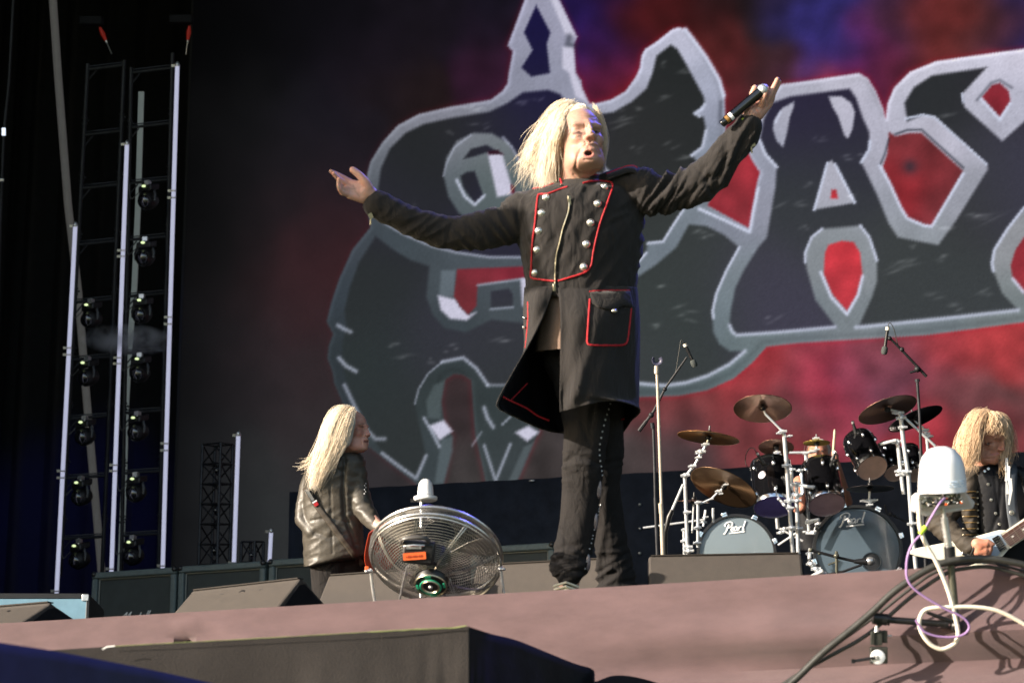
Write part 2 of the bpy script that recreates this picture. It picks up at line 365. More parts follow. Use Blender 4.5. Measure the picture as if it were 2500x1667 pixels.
BG = [(440, 40, 3, 3, 5), (440, 500, 12, 12, 14), (440, 900, 26, 26, 29), (440, 1200, 36, 37, 41), (600, 60, 6, 6, 8), (600, 300, 18, 18, 20), (600, 600, 26, 25, 27), (600, 900, 38, 35, 38), (600, 1200, 47, 49, 50), (800, 40, 11, 10, 15), (700, 450, 28, 26, 30),
      (930, 160, 24, 19, 30), (1000, 230, 34, 24, 24), (1050, 60, 20, 17, 24), (830, 330, 27, 25, 34), (800, 520, 44, 30, 36), (790, 640, 62, 33, 37), (760, 700, 56, 36, 40), (740, 850, 50, 38, 42), (760, 1000, 50, 44, 46), (900, 1150, 50, 47, 50), (1120, 1000, 56, 46, 48), (1120, 1150, 60, 56, 56),
      (1180, 60, 22, 18, 30), (1200, 150, 50, 24, 44), (1440, 60, 30, 20, 70), (1440, 140, 58, 26, 84), (1450, 190, 84, 26, 56), (1500, 60, 44, 18, 52), (1500, 230, 110, 28, 40), (1560, 60, 74, 22, 26), (1620, 30, 70, 22, 25), (1700, 30, 58, 20, 22), (1740, 110, 84, 32, 32), (1790, 20, 30, 22, 26), (1800, 160, 88, 34, 36),
      (1780, 240, 86, 32, 38), (1850, 110, 38, 30, 34), (1870, 170, 62, 38, 42), (1900, 40, 40, 32, 60), (1960, 60, 44, 40, 100), (1990, 110, 52, 46, 116), (2030, 40, 46, 42, 104), (2100, 100, 84, 40, 100), (2110, 150, 100, 34, 84), (2190, 60, 62, 36, 60), (2170, 150, 88, 32, 44), (2260, 90, 96, 40, 40), (2300, 50, 112, 42, 40), (2380, 60, 76, 40, 42), (2440, 60, 78, 40, 50), (2500, 50, 44, 36, 84), (2600, 100, 40, 34, 80),
      (1800, 450, 152, 46, 56), (1820, 530, 134, 50, 58), (2240, 370, 122, 48, 54), (2200, 470, 150, 42, 50), (2290, 500, 122, 50, 56), (2440, 250, 140, 42, 54), (2060, 620, 205, 58, 68), (2060, 700, 190, 58, 68), (2490, 640, 150, 48, 58), (1140, 720, 116, 48, 54), (1220, 670, 124, 40, 54), (1980, 230, 150, 50, 60),
      (1560, 1000, 104, 56, 58), (1640, 990, 120, 58, 60), (1560, 1120, 72, 62, 62), (1700, 1130, 78, 60, 62), (1640, 1060, 74, 62, 64), (1720, 1000, 128, 62, 64), (1820, 1050, 128, 60, 64), (1800, 930, 158, 58, 64), (1860, 880, 176, 54, 62), (1940, 870, 136, 66, 74), (1880, 960, 130, 66, 72), (1980, 900, 165, 56, 76), (2020, 950, 176, 56, 80), (2050, 1000, 150, 60, 76), (2090, 930, 128, 64, 84), (1950, 1010, 108, 64, 68), (1900, 1110, 146, 56, 62), (1850, 1120, 116, 64, 66),
      (2150, 880, 132, 66, 76), (2180, 960, 112, 66, 84), (2280, 900, 128, 62, 74), (2250, 1040, 172, 56, 66), (2330, 840, 176, 62, 68), (2350, 960, 112, 68, 72), (2450, 830, 178, 62, 66), (2500, 880, 172, 62, 66), (2460, 980, 94, 66, 68), (2400, 1060, 150, 56, 62), (2500, 1060, 124, 58, 62), (2600, 700, 160, 60, 66), (2650, 1000, 120, 60, 66), (1350, 1120, 62, 56, 56), (1450, 1100, 62, 57, 58)]
BD = [(1310, 60, 26, 22, 66), (1310, 150, 24, 22, 58), (1330, 240, 38, 36, 62), (1150, 300, 42, 44, 46), (1000, 400, 36, 40, 40), (950, 480, 44, 44, 54), (1250, 330, 40, 40, 58), (1250, 560, 42, 42, 56), (1640, 150, 38, 42, 42), (1560, 330, 46, 48, 48), (1650, 340, 42, 46, 46), (1500, 420, 48, 50, 50), (900, 700, 44, 49, 50), (900, 900, 46, 54, 54), (1100, 830, 52, 54, 62), (1000, 1050, 48, 54, 54), (1200, 900, 50, 56, 56), (1200, 820, 56, 58, 66),
      (1600, 560, 54, 60, 58), (1620, 700, 58, 66, 64), (1700, 800, 56, 64, 62), (1700, 620, 58, 64, 64), (1600, 880, 60, 66, 66), (1950, 300, 46, 44, 64), (2010, 260, 42, 38, 60), (2060, 380, 50, 52, 62), (1950, 450, 54, 60, 62), (1850, 700, 66, 66, 78), (1900, 780, 66, 66, 80), (2200, 650, 62, 68, 68), (2300, 700, 58, 64, 64), (2000, 530, 58, 62, 66), (2350, 480, 56, 60, 60), (2290, 220, 44, 48, 50), (2420, 440, 58, 60, 66), (2480, 430, 62, 62, 80), (2330, 760, 64, 70, 72), (2480, 180, 46, 44, 52)]
BN = [(1260, 60, 158, 158, 180), (1250, 160, 148, 150, 170), (1370, 60, 160, 160, 182), (1380, 190, 150, 152, 172), (1250, 230, 142, 144, 162), (1100, 275, 138, 138, 152), (1000, 310, 134, 136, 148), (940, 370, 116, 120, 130), (905, 430, 88, 94, 102), (870, 600, 62, 68, 76), (825, 720, 58, 66, 74), (800, 850, 50, 57, 62), (1050, 700, 70, 78, 84), (1100, 350, 126, 130, 140), (1220, 345, 120, 126, 132), (1100, 460, 92, 100, 108), (1180, 430, 96, 106, 108), (1160, 520, 84, 94, 98), (1230, 470, 92, 104, 106), (960, 575, 68, 77, 84), (1150, 640, 76, 84, 92), (1250, 640, 78, 86, 94),
      (1100, 800, 60, 68, 74), (1220, 770, 72, 80, 86), (1500, 260, 168, 170, 188), (1560, 220, 170, 172, 190), (1590, 130, 188, 190, 210), (1660, 90, 196, 196, 216), (1720, 200, 176, 180, 200), (1750, 270, 158, 162, 182), (1740, 360, 138, 146, 162), (1700, 500, 126, 136, 146), (1620, 610, 116, 126, 136), (1780, 560, 136, 140, 156), (1870, 500, 152, 154, 170), (1860, 380, 158, 162, 180), (1800, 660, 128, 138, 146), (1760, 760, 114, 126, 134), (1850, 830, 112, 124, 128), (1960, 815, 116, 126, 134), (1800, 880, 102, 116, 120), (1700, 940, 92, 104, 108), (1600, 955, 86, 98, 102),
      (1900, 290, 170, 170, 186), (1960, 220, 182, 182, 198), (2060, 200, 194, 192, 208), (2130, 280, 188, 186, 204), (2140, 390, 178, 178, 194), (2160, 500, 158, 162, 174), (2240, 570, 148, 154, 162), (2350, 480, 158, 160, 172), (2300, 330, 192, 190, 206), (2190, 260, 190, 190, 206), (2260, 170, 204, 202, 218), (2400, 150, 212, 210, 228), (2500, 130, 216, 212, 230), (2380, 260, 190, 190, 206), (2440, 320, 178, 178, 194), (2490, 250, 188, 188, 206), (2030, 440, 176, 176, 190), (1990, 600, 138, 144, 150), (2120, 620, 142, 148, 154), (2060, 790, 128, 136, 142), (2250, 800, 118, 128, 134), (2480, 770, 116, 126, 130), (2450, 620, 150, 152, 158), (2470, 720, 132, 140, 142),
      (1060, 1120, 60, 68, 72), (1170, 1000, 54, 62, 64), (1060, 930, 54, 62, 64), (1230, 1100, 58, 66, 68), (1280, 1130, 60, 66, 70)]

_X, _Y = X.copy(), Y.copy()
_nv = np.array([[noise.noise(Vector((x * .012, y * .012, 1))), noise.noise(Vector((x * .012, y * .012, 7))), noise.noise(Vector((x * .02, y * .02, 4)))] for x, y in zip(X[::1], Y[::1])])
X = X + 40 * _nv[:, 0]; Y = Y + 40 * _nv[:, 1]
bg = rbf(BG, 46); _b2 = rbf(BG, 95); X, Y = _X, _Y; _w = np.clip((X - 850) / 350, 0, 1)[:, None]; bg = _b2 * (1 - _w) + bg * _w; bg = bg * (1 + .22 * _nv[:, 2] * np.clip((X - 700) / 500, .2, 1))[:, None]; bd = rbf(BD, 80) * np.array([[1.0, .975, 1.0]]); bn = rbf(BN, 50)
SIL_S = [(1278, -60), (1281, 0), (1239, 112), (1252, 126), (1242, 179), (1239, 204), (1226, 223), (1198, 244), (1099, 261), (1022, 279), (971, 306), (933, 348), (904, 395), (896, 427), (893, 480), (904, 555), (860, 609), (828, 680), (809, 737), (797, 785), (813, 815), (802, 845), (799, 874), (812, 909), (815, 934), (837, 985), (862, 1040), (900, 1090), (1016, 1180), (1030, 1260), (1062, 1260), (1083, 1180), (1105, 1065), (1085, 1030), (1077, 978), (1086, 928), (1108, 913), (1130, 915), (1150, 928), (1155, 1000), (1160, 1060), (1180, 1150), (1200, 1260), (1240, 1260), (1262, 1176), (1303, 1080), (1316, 1055), (1320, 1010), (1400, 985), (1480, 975), (1560, 969), (1658, 966), (1728, 952), (1791, 924), (1837, 885), (1872, 846),
         (1950, 837), (2262, 818), (2520, 784), (2820, 740), (2820, 70), (2520, 117), (2396, 134), (2285, 150), (2221, 176), (2183, 214), (2167, 252), (2162, 290), (2157, 268), (2138, 223), (2119, 192), (2097, 179), (1950, 201), (1906, 206), (1870, 250), (1842, 325), (1826, 370), (1836, 392), (1855, 421), (1848, 446), (1830, 558), (1728, 502), (1765, 400), (1772, 328), (1769, 230), (1756, 195), (1724, 140), (1692, 96), (1673, 72), (1657, 67), (1641, 72), (1603, 102), (1574, 121), (1566, 137), (1562, 166), (1552, 188), (1527, 223), (1491, 244), (1450, 254), (1437, 252), (1421, 217), (1419, 198), (1405, 179), (1400, 115), (1408, 92), (1364, 0), (1350, -60)]
D1 = [(1379, 246), (1367, 230), (1338, 220), (1277, 226), (1239, 252), (1195, 273), (1099, 289), (1035, 303), (990, 325), (952, 363), (930, 411), (923, 459), (930, 510), (946, 546), (984, 571), (1051, 600), (1112, 616), (1195, 628), (1277, 628), (1550, 646), (1577, 618), (1581, 594), (1619, 590), (1668, 513), (1705, 399), (1689, 379), (1715, 360), (1724, 319), (1718, 287), (1696, 277), (1721, 255), (1718, 236), (1692, 188), (1673, 153), (1654, 121), (1638, 110), (1603, 137), (1593, 179), (1578, 217), (1542, 249), (1498, 274), (1450, 281), (1410, 270)]
D2 = [(917, 577), (876, 641), (853, 705), (841, 756), (846, 800), (838, 830), (834, 880), (848, 940), (880, 1010), (905, 1062), (930, 1100), (1016, 1165), (1040, 1112), (1013, 985), (1022, 950), (1045, 912), (1080, 883), (1131, 873), (1163, 899), (1191, 940), (1236, 940), (1450, 935), (1560, 934), (1623, 941), (1675, 934), (1728, 917), (1781, 889), (1819, 857), (1781, 857), (1756, 839), (1742, 811), (1739, 766), (1749, 717), (1774, 660), (1805, 604), (1767, 573), (1725, 552), (1682, 548), (1651, 604), (1602, 646), (1553, 678), (1300, 690), (1290, 790), (1200, 780), (1137, 811), (1086, 801), (1057, 769), (1041, 724), (1048, 650), (1003, 635), (959, 609)]
D3 = [(1893, 457), (1896, 408), (1868, 376), (1855, 344), (1865, 290), (1885, 252), (1930, 236), (2074, 217), (2090, 239), (2106, 287), (2122, 322), (2124, 364), (2103, 396), (2141, 475), (2170, 546), (2192, 579), (2237, 588), (2291, 598), (2333, 540), (2412, 413), (2409, 402), (2282, 287), (2253, 281), (2215, 297), (2208, 252), (2231, 214), (2275, 185), (2409, 165), (2349, 230), (2355, 262), (2447, 345), (2520, 280), (2520, 490), (2460, 559), (2428, 610), (2422, 642), (2425, 661), (2447, 716), (2486, 757), (2090, 799), (2097, 795), (2129, 725), (2141, 687), (2141, 636), (2122, 579), (2100, 551), (2007, 559), (1982, 579), (1966, 617), (1969, 655), (1991, 732), (2042, 799), (1798, 818), (1781, 794), (1784, 759), (1795, 703), (1816, 660), (1851, 604), (1872, 580)]
D4 = [(1309, 13), (1344, 80), (1335, 108), (1343, 179), (1297, 188), (1273, 166), (1300, 123), (1279, 80)]
D5 = [(1124, 430), (1140, 420), (1159, 418), (1180, 478), (1159, 497), (1131, 459)]
D6 = [(1198, 711), (1242, 705), (1252, 718), (1252, 748), (1198, 751)]
D7 = [(1131, 389), (1150, 364), (1188, 354), (1215, 370), (1190, 372), (1160, 382)]
D8 = [(1430, 20), (1430, 20), (1430, 21)]
HO = [[(1116, 657), (1290, 650), (1290, 676), (1166, 695), (1163, 747), (1143, 769), (1124, 750), (1108, 724)], [(2170, 322), (2186, 333), (2221, 325), (2250, 325), (2352, 418), (2346, 428), (2275, 552), (2256, 549), (2215, 533), (2199, 507), (2173, 450), (2155, 408), (2166, 377)],
      [(2396, 239), (2422, 208), (2441, 203), (2463, 223), (2467, 249), (2441, 287)], [(2028, 485), (2030, 463), (2042, 463), (2046, 485)], [(2014, 617), (2023, 598), (2055, 588), (2084, 591), (2100, 617), (2106, 674), (2093, 719), (2068, 760), (2030, 716), (2011, 671)],
      [(2520, 560), (2500, 579), (2479, 610), (2467, 649), (2473, 681), (2500, 716), (2520, 730)], [(1191, 370), (1215, 366), (1230, 378), (1191, 378)], [(1246, 450), (1257, 455), (1256, 476), (1248, 472)]]
BR = [[(1191, 376), (1226, 376), (1248, 452), (1252, 474), (1214, 481)], [(1069, 721), (1076, 756), (1099, 778), (1140, 782), (1163, 762), (1143, 769), (1124, 750), (1112, 731)], [(1048, 1039), (1083, 1025), (1105, 1052), (1073, 1074)], [(1258, 1055), (1290, 1039), (1316, 1055), (1287, 1077)],
      [(1348, -20), (1364, 0), (1408, 92), (1380, 84), (1345, 0)], [(1373, 115), (1400, 115), (1405, 179), (1421, 217), (1437, 252), (1405, 236), (1389, 179), (1373, 166)], [(1271, 680), (1290, 676), (1290, 756), (1275, 745)]]
CRS = [[(1938, 249), (1909, 265), (1890, 293), (1887, 316), (1896, 344), (1912, 360), (1922, 322), (1928, 287), (1938, 261)], [(2023, 236), (2055, 236), (2078, 252), (2087, 275), (2081, 316), (2071, 338), (2062, 332), (2046, 284), (2033, 262)], [(1988, 512), (2020, 399), (2030, 392), (2039, 402), (2087, 495), (2060, 500)]]
GRY = [[(1086, 928), (1077, 978), (1077, 1023), (1044, 1020), (1041, 978), (1060, 940)], [(1077, 1071), (1105, 1065), (1105, 1100), (1083, 1180), (1061, 1180)], [(1279, 1090), (1303, 1080), (1262, 1176), (1240, 1176)], [(1077, 660), (1112, 660), (1108, 724), (1072, 724)]]
HL = [([(940, 545), (984, 571), (1051, 600), (1112, 616), (1195, 628), (1277, 628)], 3.5, .55), ([(825, 794), (840, 803), (856, 810)], 5, .55), ([(828, 874), (845, 893), (869, 906)], 5, .6), ([(841, 940), (869, 998), (898, 1052), (917, 1071), (939, 1071)], 5, .5), ([(933, 1106), (975, 1138), (1016, 1167), (1028, 1140), (1040, 1112)], 4.5, .55), ([(1013, 985), (1022, 950), (1045, 912), (1080, 883)], 2.5, .45), ([(1080, 883), (1131, 873), (1163, 899), (1191, 940)], 4.5, .62), ([(1191, 940), (1236, 940), (1260, 938)], 4, .4),
      ([(1035, 1020), (1055, 1055), (1073, 1090)], 4, .6), ([(1182, 995), (1190, 1020), (1204, 1042)], 5, .6), ([(1246, 1017), (1226, 1036)], 3, .5), ([(1182, 1087), (1210, 1173), (1246, 1084)], 4, .55), ([(1175, 1055), (1153, 1087)], 3, .35), ([(1115, 440), (1135, 480), (1159, 500), (1182, 478)], 4, .8), ([(1271, 399), (1250, 360), (1228, 336)], 3.5, .55), ([(1083, 430), (1090, 400), (1110, 360), (1150, 330)], 2.5, .4),
      ([(1673, 72), (1692, 96), (1724, 140), (1756, 195), (1767, 235)], 5, .95), ([(1721, 255), (1712, 268), (1696, 277), (1708, 284)], 4, .85), ([(1724, 319), (1715, 360), (1689, 379)], 4, .85), ([(1668, 513), (1645, 548), (1619, 590), (1581, 594)], 3.5, .9), ([(1577, 618), (1553, 646)], 3.5, .9), ([(1707, 510), (1770, 538), (1830, 567), (1838, 520), (1851, 460)], 4, .95), ([(1805, 604), (1774, 660), (1749, 717), (1740, 759), (1742, 776)], 3.5, .9), ([(1781, 794), (1788, 810), (1798, 818), (1900, 811), (2039, 798)], 4.5, .75),
      ([(1855, 344), (1868, 376), (1896, 408)], 4, .95), ([(1819, 857), (1781, 889), (1728, 917), (1675, 934), (1623, 941), (1560, 936)], 5, .75), ([(2124, 345), (2122, 366), (2103, 396)], 4, .95), ([(2148, 405), (2173, 450), (2199, 507), (2215, 533), (2256, 551), (2275, 553), (2352, 424)], 4, .98), ([(2211, 290), (2253, 281), (2282, 287), (2409, 402)], 3, .92), ([(2090, 799), (2300, 778), (2486, 757)], 5, .75), ([(2004, 665), (2030, 726), (2068, 767), (2095, 720), (2106, 674)], 4, .98), ([(2100, 551), (2122, 579), (2141, 636)], 3.5, .92), ([(1966, 640), (1966, 617), (1982, 579), (2007, 559)], 3.5, .88), ([(2500, 508), (2460, 559), (2428, 610), (2422, 642), (2425, 661)], 4, .92), ([(1988, 512), (2020, 399)], 3.5, .95), ([(2039, 402), (2087, 495)], 3.5, .95), ([(2394, 240), (2441, 293), (2467, 252)], 4, .95), ([(2349, 230), (2352, 250)], 3, .9), ([(1893, 300), (1905, 275)], 3, .8), ([(1166, 696), (1277, 681)], 3, .5), ([(1198, 755), (1252, 750)], 3, .45), ([(2473, 681), (2500, 714)], 4, .95)]
DK = [([(2186, 328), (2215, 318), (2250, 317), (2352, 410)], 3, .75), ([(2385, 245), (2420, 203), (2441, 196), (2470, 215)], 4, .45), ([(1760, 250), (1757, 300)], 5, .35), ([(2150, 400), (2160, 377), (2170, 340)], 3, .6), ([(1390, 88), (1385, 108), (1402, 112)], 7, .45)]
# staircase of LED pixels on the outline edges
Xq = X + .7 * np.sin(Y * .75); Yq = Y + .7 * np.sin(X * .75)
def soft(poly, w_=3.0):
    ins = inpoly(Xq, Yq, poly); m = np.zeros(len(X)); x0, x1 = min(p[0] for p in poly) - 8, max(p[0] for p in poly) + 8; y0, y1 = min(p[1] for p in poly) - 8, max(p[1] for p in poly) + 8
    k = (X > x0) & (X < x1) & (Y > y0) & (Y < y1)
    d = segd(Xq[k], Yq[k], list(poly) + [poly[0]]); sg = np.where(ins[k], d, -d); m[k] = np.clip(.5 + sg / (2 * w_), 0, 1); return m
def mix(c, d, m): return c * (1 - m[:, None]) + d * m[:, None]
C = bg.copy(); sil = soft(SIL_S, 2.5)
halo = np.zeros(len(X)); k = (X > 700); halo[k] = np.exp(-(segd(X[k], Y[k], SIL_S) / 9) ** 2) * np.clip((X[k] - 700) / 900, .12, 1)
C = mix(C, np.array([[190, 30, 50]]) * np.ones_like(C), halo * .25)
_bev = np.zeros(len(X)); _k = sil > .01; _bev[_k] = np.exp(-(segd(X[_k] - 3, Y[_k] - 3, SIL_S + [SIL_S[0]]) / 5) ** 2) - .6 * np.exp(-(segd(X[_k] + 11, Y[_k] + 11, SIL_S + [SIL_S[0]]) / 7) ** 2)
C = mix(C, bn * (1 + .16 * _bev + .05 * _nv[:, 2])[:, None], sil)
for p in (D1, D2, D3): C = mix(C, bd, soft(p, 4) * sil)
ring_o = [(1083, 430), (1090, 385), (1115, 345), (1155, 325), (1200, 326), (1240, 348), (1271, 399), (1330, 405), (1400, 390), (1470, 400), (1500, 430), (1480, 480), (1330, 510), (1250, 515), (1200, 540), (1155, 545), (1120, 520), (1095, 480)]
C = mix(C, bn, soft(ring_o, 4))
for p in (D4, D5, D6, D7): C = mix(C, bd, soft(p, 3))
for p in GRY: C = mix(C, bn * 1.28 + 8, soft(p, 4))
for p in CRS: C = mix(C, bn * 1.02, soft(p, 3))
for p in BR: C = mix(C, np.array([[206, 204, 224]]) * np.ones_like(C), soft(p, 4))
for p in HO: C = mix(C, bg, soft(p, 2.5))
for pl, w_, a in HL:
    x0 = min(p[0] for p in pl) - 20; x1 = max(p[0] for p in pl) + 20; y0 = min(p[1] for p in pl) - 20; y1 = max(p[1] for p in pl) + 20
    k = (X > x0) & (X < x1) & (Y > y0) & (Y < y1); d = segd(Xq[k], Yq[k], pl); mm = np.zeros(len(X)); mm[k] = np.exp(-(d / w_) ** 2) * a
    C = mix(C, np.array([[214, 220, 242]]) * np.ones_like(C), mm)
for pl, w_, a in DK:
    d = segd(X, Y, pl); C = mix(C, np.array([[45, 48, 60]]) * np.ones_like(C), np.exp(-(d / w_) ** 2) * a)
C = mix(C, np.array([[64, 48, 58]]) * np.ones_like(C), np.exp(-((X - 2222) ** 2 + (Y - 407) ** 2) / 300) * .9)
rs = np.random.RandomState(3)
SCR = [(1150, 265, 22), (1270, 255, 25), (1310, 245, 18), (1180, 305, 25), (1098, 331, 14), (1300, 330, 20), (1530, 285, 30), (1560, 265, 25), (1520, 305, 40), (1620, 155, 12), (1672, 180, 25), (1620, 240, 30), (1630, 358, 22), (1560, 365, 20), (1665, 385, 35), (1690, 395, 20), (1612, 700, 18), (1655, 755, 34), (1690, 785, 18), (1730, 575, 22), (1700, 565, 28), (1920, 500, 40), (1885, 780, 26), (1600, 800, 20), (2005, 340, 26), (2090, 385, 20), (2080, 480, 18), (2190, 655, 50), (2245, 640, 40), (2290, 628, 26), (2310, 560, 26), (2400, 530, 60), (2390, 525, 30), (2280, 722, 28), (2400, 715, 26), (2330, 750, 24), (2320, 275, 40), (2230, 600, 12), (1070, 545, 14), (1010, 505, 12), (1005, 870, 30), (960, 845, 20), (1230, 830, 40), (1100, 850, 20), (1050, 880, 16), (1975, 450, 20), (1960, 560, 16)]
for x, y, l in SCR:
    for q in range(3):
        xx = x + rs.randn() * l * .4; yy = y + rs.randn() * 5; an = -.28 + rs.randn() * .15; ll = l * (.25 + rs.rand() * .35)
        u_ = (X - xx) * math.cos(an) + (Y - yy) * math.sin(an); v_ = -(X - xx) * math.sin(an) + (Y - yy) * math.cos(an)
        C = mix(C, C + 42, np.exp(-(u_ / ll) ** 2 - (v_ / 3.4) ** 2) * (.25 + .5 * rs.rand()) * sil)
C *= (1 + .02 * rs.randn(len(X)))[:, None]
fade = np.clip((X - 425) / 260, 0, 1) ** .7; fade = .45 + .55 * fade
C = np.clip(C * fade[:, None], 0, 255)
# keep the far lower left of the picture dim
F = [(j * nx + i, j * nx + i + 1, (j + 1) * nx + i + 1, (j + 1) * nx + i) for j in range(ny - 1) for i in range(nx - 1)]
ms = bpy.data.materials.new('led_picture'); ms.use_nodes = True; nt = ms.node_tree; b = nt.nodes['Principled BSDF']
b.inputs['Base Color'].default_value = (.004, .004, .004, 1); b.inputs['Roughness'].default_value = .8; b.inputs['Specular IOR Level'].default_value = .1
a = nt.nodes.new('ShaderNodeAttribute'); a.attribute_name = 'col'; nt.links.new(a.outputs['Color'], b.inputs['Emission Color']); b.inputs['Emission Strength'].default_value = .92 / 2 ** EXPO
scr = thing('led_screen', 'giant video wall showing a huge chrome edged battle axe logo on red and blue haze', 'video screen', splane(1500, 1160))
from_arr(V, F).build('picture', ms, scr, smooth=False, cols=lin(C))
bz = MB(); q0 = sA + us * (sa - .05) + ws * .05; q1 = sA + us * (sb + .05) + ws * .05
bz.prism([Vector((q0.x, q0.y, zb - .05)), Vector((q1.x, q1.y, zb - .05)), Vector((q1.x, q1.y, zt + .05)), Vector((q0.x, q0.y, zt + .05))], ws * .25)
bz.build('cabinet', M['screen_bezel'], scr, smooth=False)
# black panelling under the screen
kA = P(707, 1201, 19.2); kB = PZ(2055, 1128, kA.z); uk = (kB - kA).normalized(); wk = Vector((0, 0, 1)).cross(uk)
gg = []; kend = kA + uk * 14
for j in range(5):
    gg.append([Vector((kA.x, kA.y, 0)) + uk * (14 * i / 300) + wk * (.012 * math.sin(i * .9) + .01 * noise.noise(Vector((i * .3, j, 0)))) + Vector((0, 0, ZF + (kA.z - ZF) * j / 4)) for i in range(301)])
pb = MB(); pb.sheet(gg)
bk = tag(pb.build('riser_backing', M['navy_drape'], solid=.02), 'dark navy cloth hung below the video wall behind the drums', 'backing cloth')
st = MB()
for yy in (1231, 1290, 1350): st.ell(PPL(1562, yy, kA - wk * .03, wk), .013)
st.ell(PPL(1298, 1173, kA - wk * .03, wk), (.03, .01, .008)); 
st.build('fastener', M['silver'], bk)
# platform for drums and amp line, hidden behind the lip
DR = 13.6; zdr = P(2094, 1420, 12.9).z
q0 = P(1640, 1420, 12.9); q1 = PZ(2420, 1400, q0.z); ud = (q1 - q0).normalized(); wd = Vector((0, 0, 1)).cross(ud)
rb = MB(); rb.prism([Vector((p.x, p.y, ZF)) for p in (q0 - wd * .1, q1 - wd * .1, q1 + wd * 2.4, q0 + wd * 2.4)], (0, 0, zdr - ZF))
tag(rb.build('drum_riser', M['black_cloth'], smooth=False), 'black cloth covered platform lifting the drum kit at right', 'drum riser')

wc_ = Vector((-11.1, 7.6, 0)); wv_ = Vector((0, 0, 1)).cross(Vector((TO_SUN.x, TO_SUN.y, 0)).normalized())  # unseen wall added to keep the sun off the rear stage
wm = MB(); wm.prism([wc_, wc_ - wv_ * 16, wc_ - wv_ * 16 + Vector((-.1, -.1, 0)), wc_ + Vector((-.1, -.1, 0))], (0, 0, 24))
tag(wm.build('sun_block_wall', M['black_cloth'], smooth=False), 'tall black wall added outside the left edge of the picture to block the sun', 'sun blocker')
for (t, d) in SPOTS:
    m = MB(); m.lathe([(.02, -.22), (.12, -.2), (.15, 0), (.15, .2), (.13, .2), (.11, .16), (.001, .15)], t.location, d, 24); m.build('housing', M['black'], t)
    m = MB(); m.tube([Vector(t.location), Vector(t.location) + Vector((0, 0, 1.2))], .02, 8); m.build('hanger', M['rail'], t)

# made-up box outside the left edge, added to shade the singer's outstretched arm
ta = Vector((0, 0, 1)).cross(TO_SUN).normalized(); tb = TO_SUN.cross(ta)
pa_ = P(1040, 545, 7.55) + TO_SUN * 3.2 + ta * .045
MS = Matrix((ta, tb, TO_SUN)).transposed()
t = thing('arm_shade_box', 'black box added outside the left edge of the picture to shade the arm', 'shade box', pa_)
m = MB(); m.box(pa_, (.135, .13, .22), MS); m.build('cabinet', M['black'], t, bevel=.01)
m = MB(); m.box(pa_ - TO_SUN * .225, (.12, .115, .008), MS); m.build('grille', M['grille'], t)  # speaker dressing on the added shading box
# ------------------------------------------------------------------ lighting ladders, tubes, trusses at the left rear
DL = 19.0
def rail(mb, a, b, D, r): mb.tube([P(a[0], a[1], D), P(b[0], b[1], D)], r * U(D), 10)
def ladder(label, lr, rr, bars, lx):
    t = thing('lighting_ladder', label, 'ladder truss', P(*lr[1], DL), 'tall black lamp ladders')
    for a, b in (lr, rr):
        m = MB(); rail(m, a, b, DL, 5)
        n = 9
        for k in range(1, n):
            x = a[0] + (b[0] - a[0]) * k / n; y = a[1] + (b[1] - a[1]) * k / n
            for dy in (-7, 7): m.tube([P(x, y + dy - 2, DL), P(x, y + dy + 2, DL)], 7 * U(DL), 10)
            m.ell(P(x + 8, y, DL), 3 * U(DL))
        m.build('upright', M['rail'], t)
    for y in bars:
        f = lambda s, yy: s[0][0] + (s[1][0] - s[0][0]) * (yy - s[0][1]) / (s[1][1] - s[0][1])
        xa = f(lr, y); xb = f(rr, y); sl = (xb - xa) * (.13 - 5.4e-5 * y)
        m = MB(); m.tube([P(xa, y, DL), P(xb, y - sl, DL)], 4 * U(DL), 8)
        m.tube([P(xa + 2, y + 26, DL), P(xa + 22, y + 2, DL)], 2 * U(DL), 6)
        m.tube([P(xa, y - 7, DL + .1), P(xb, y - sl - 7, DL + .1)], 1.6 * U(DL), 6)
        m.build('crossbar', M['rail'], t)
ladder('left lamp ladder with five hanging moving lamps in front of the slanted grey pole', ((214, 156), (147, 1405)), ((303, 147), (249, 1405)), [170, 330, 460, 597, 738, 878, 1022, 1167, 1315], 0)
ladder('right lamp ladder with seven hanging moving lamps beside the tallest tube', ((320, 165), (296, 1405)), ((421, 130), (386, 1405)), [178, 312, 448, 586, 724, 862, 1008, 1155, 1307], 1)
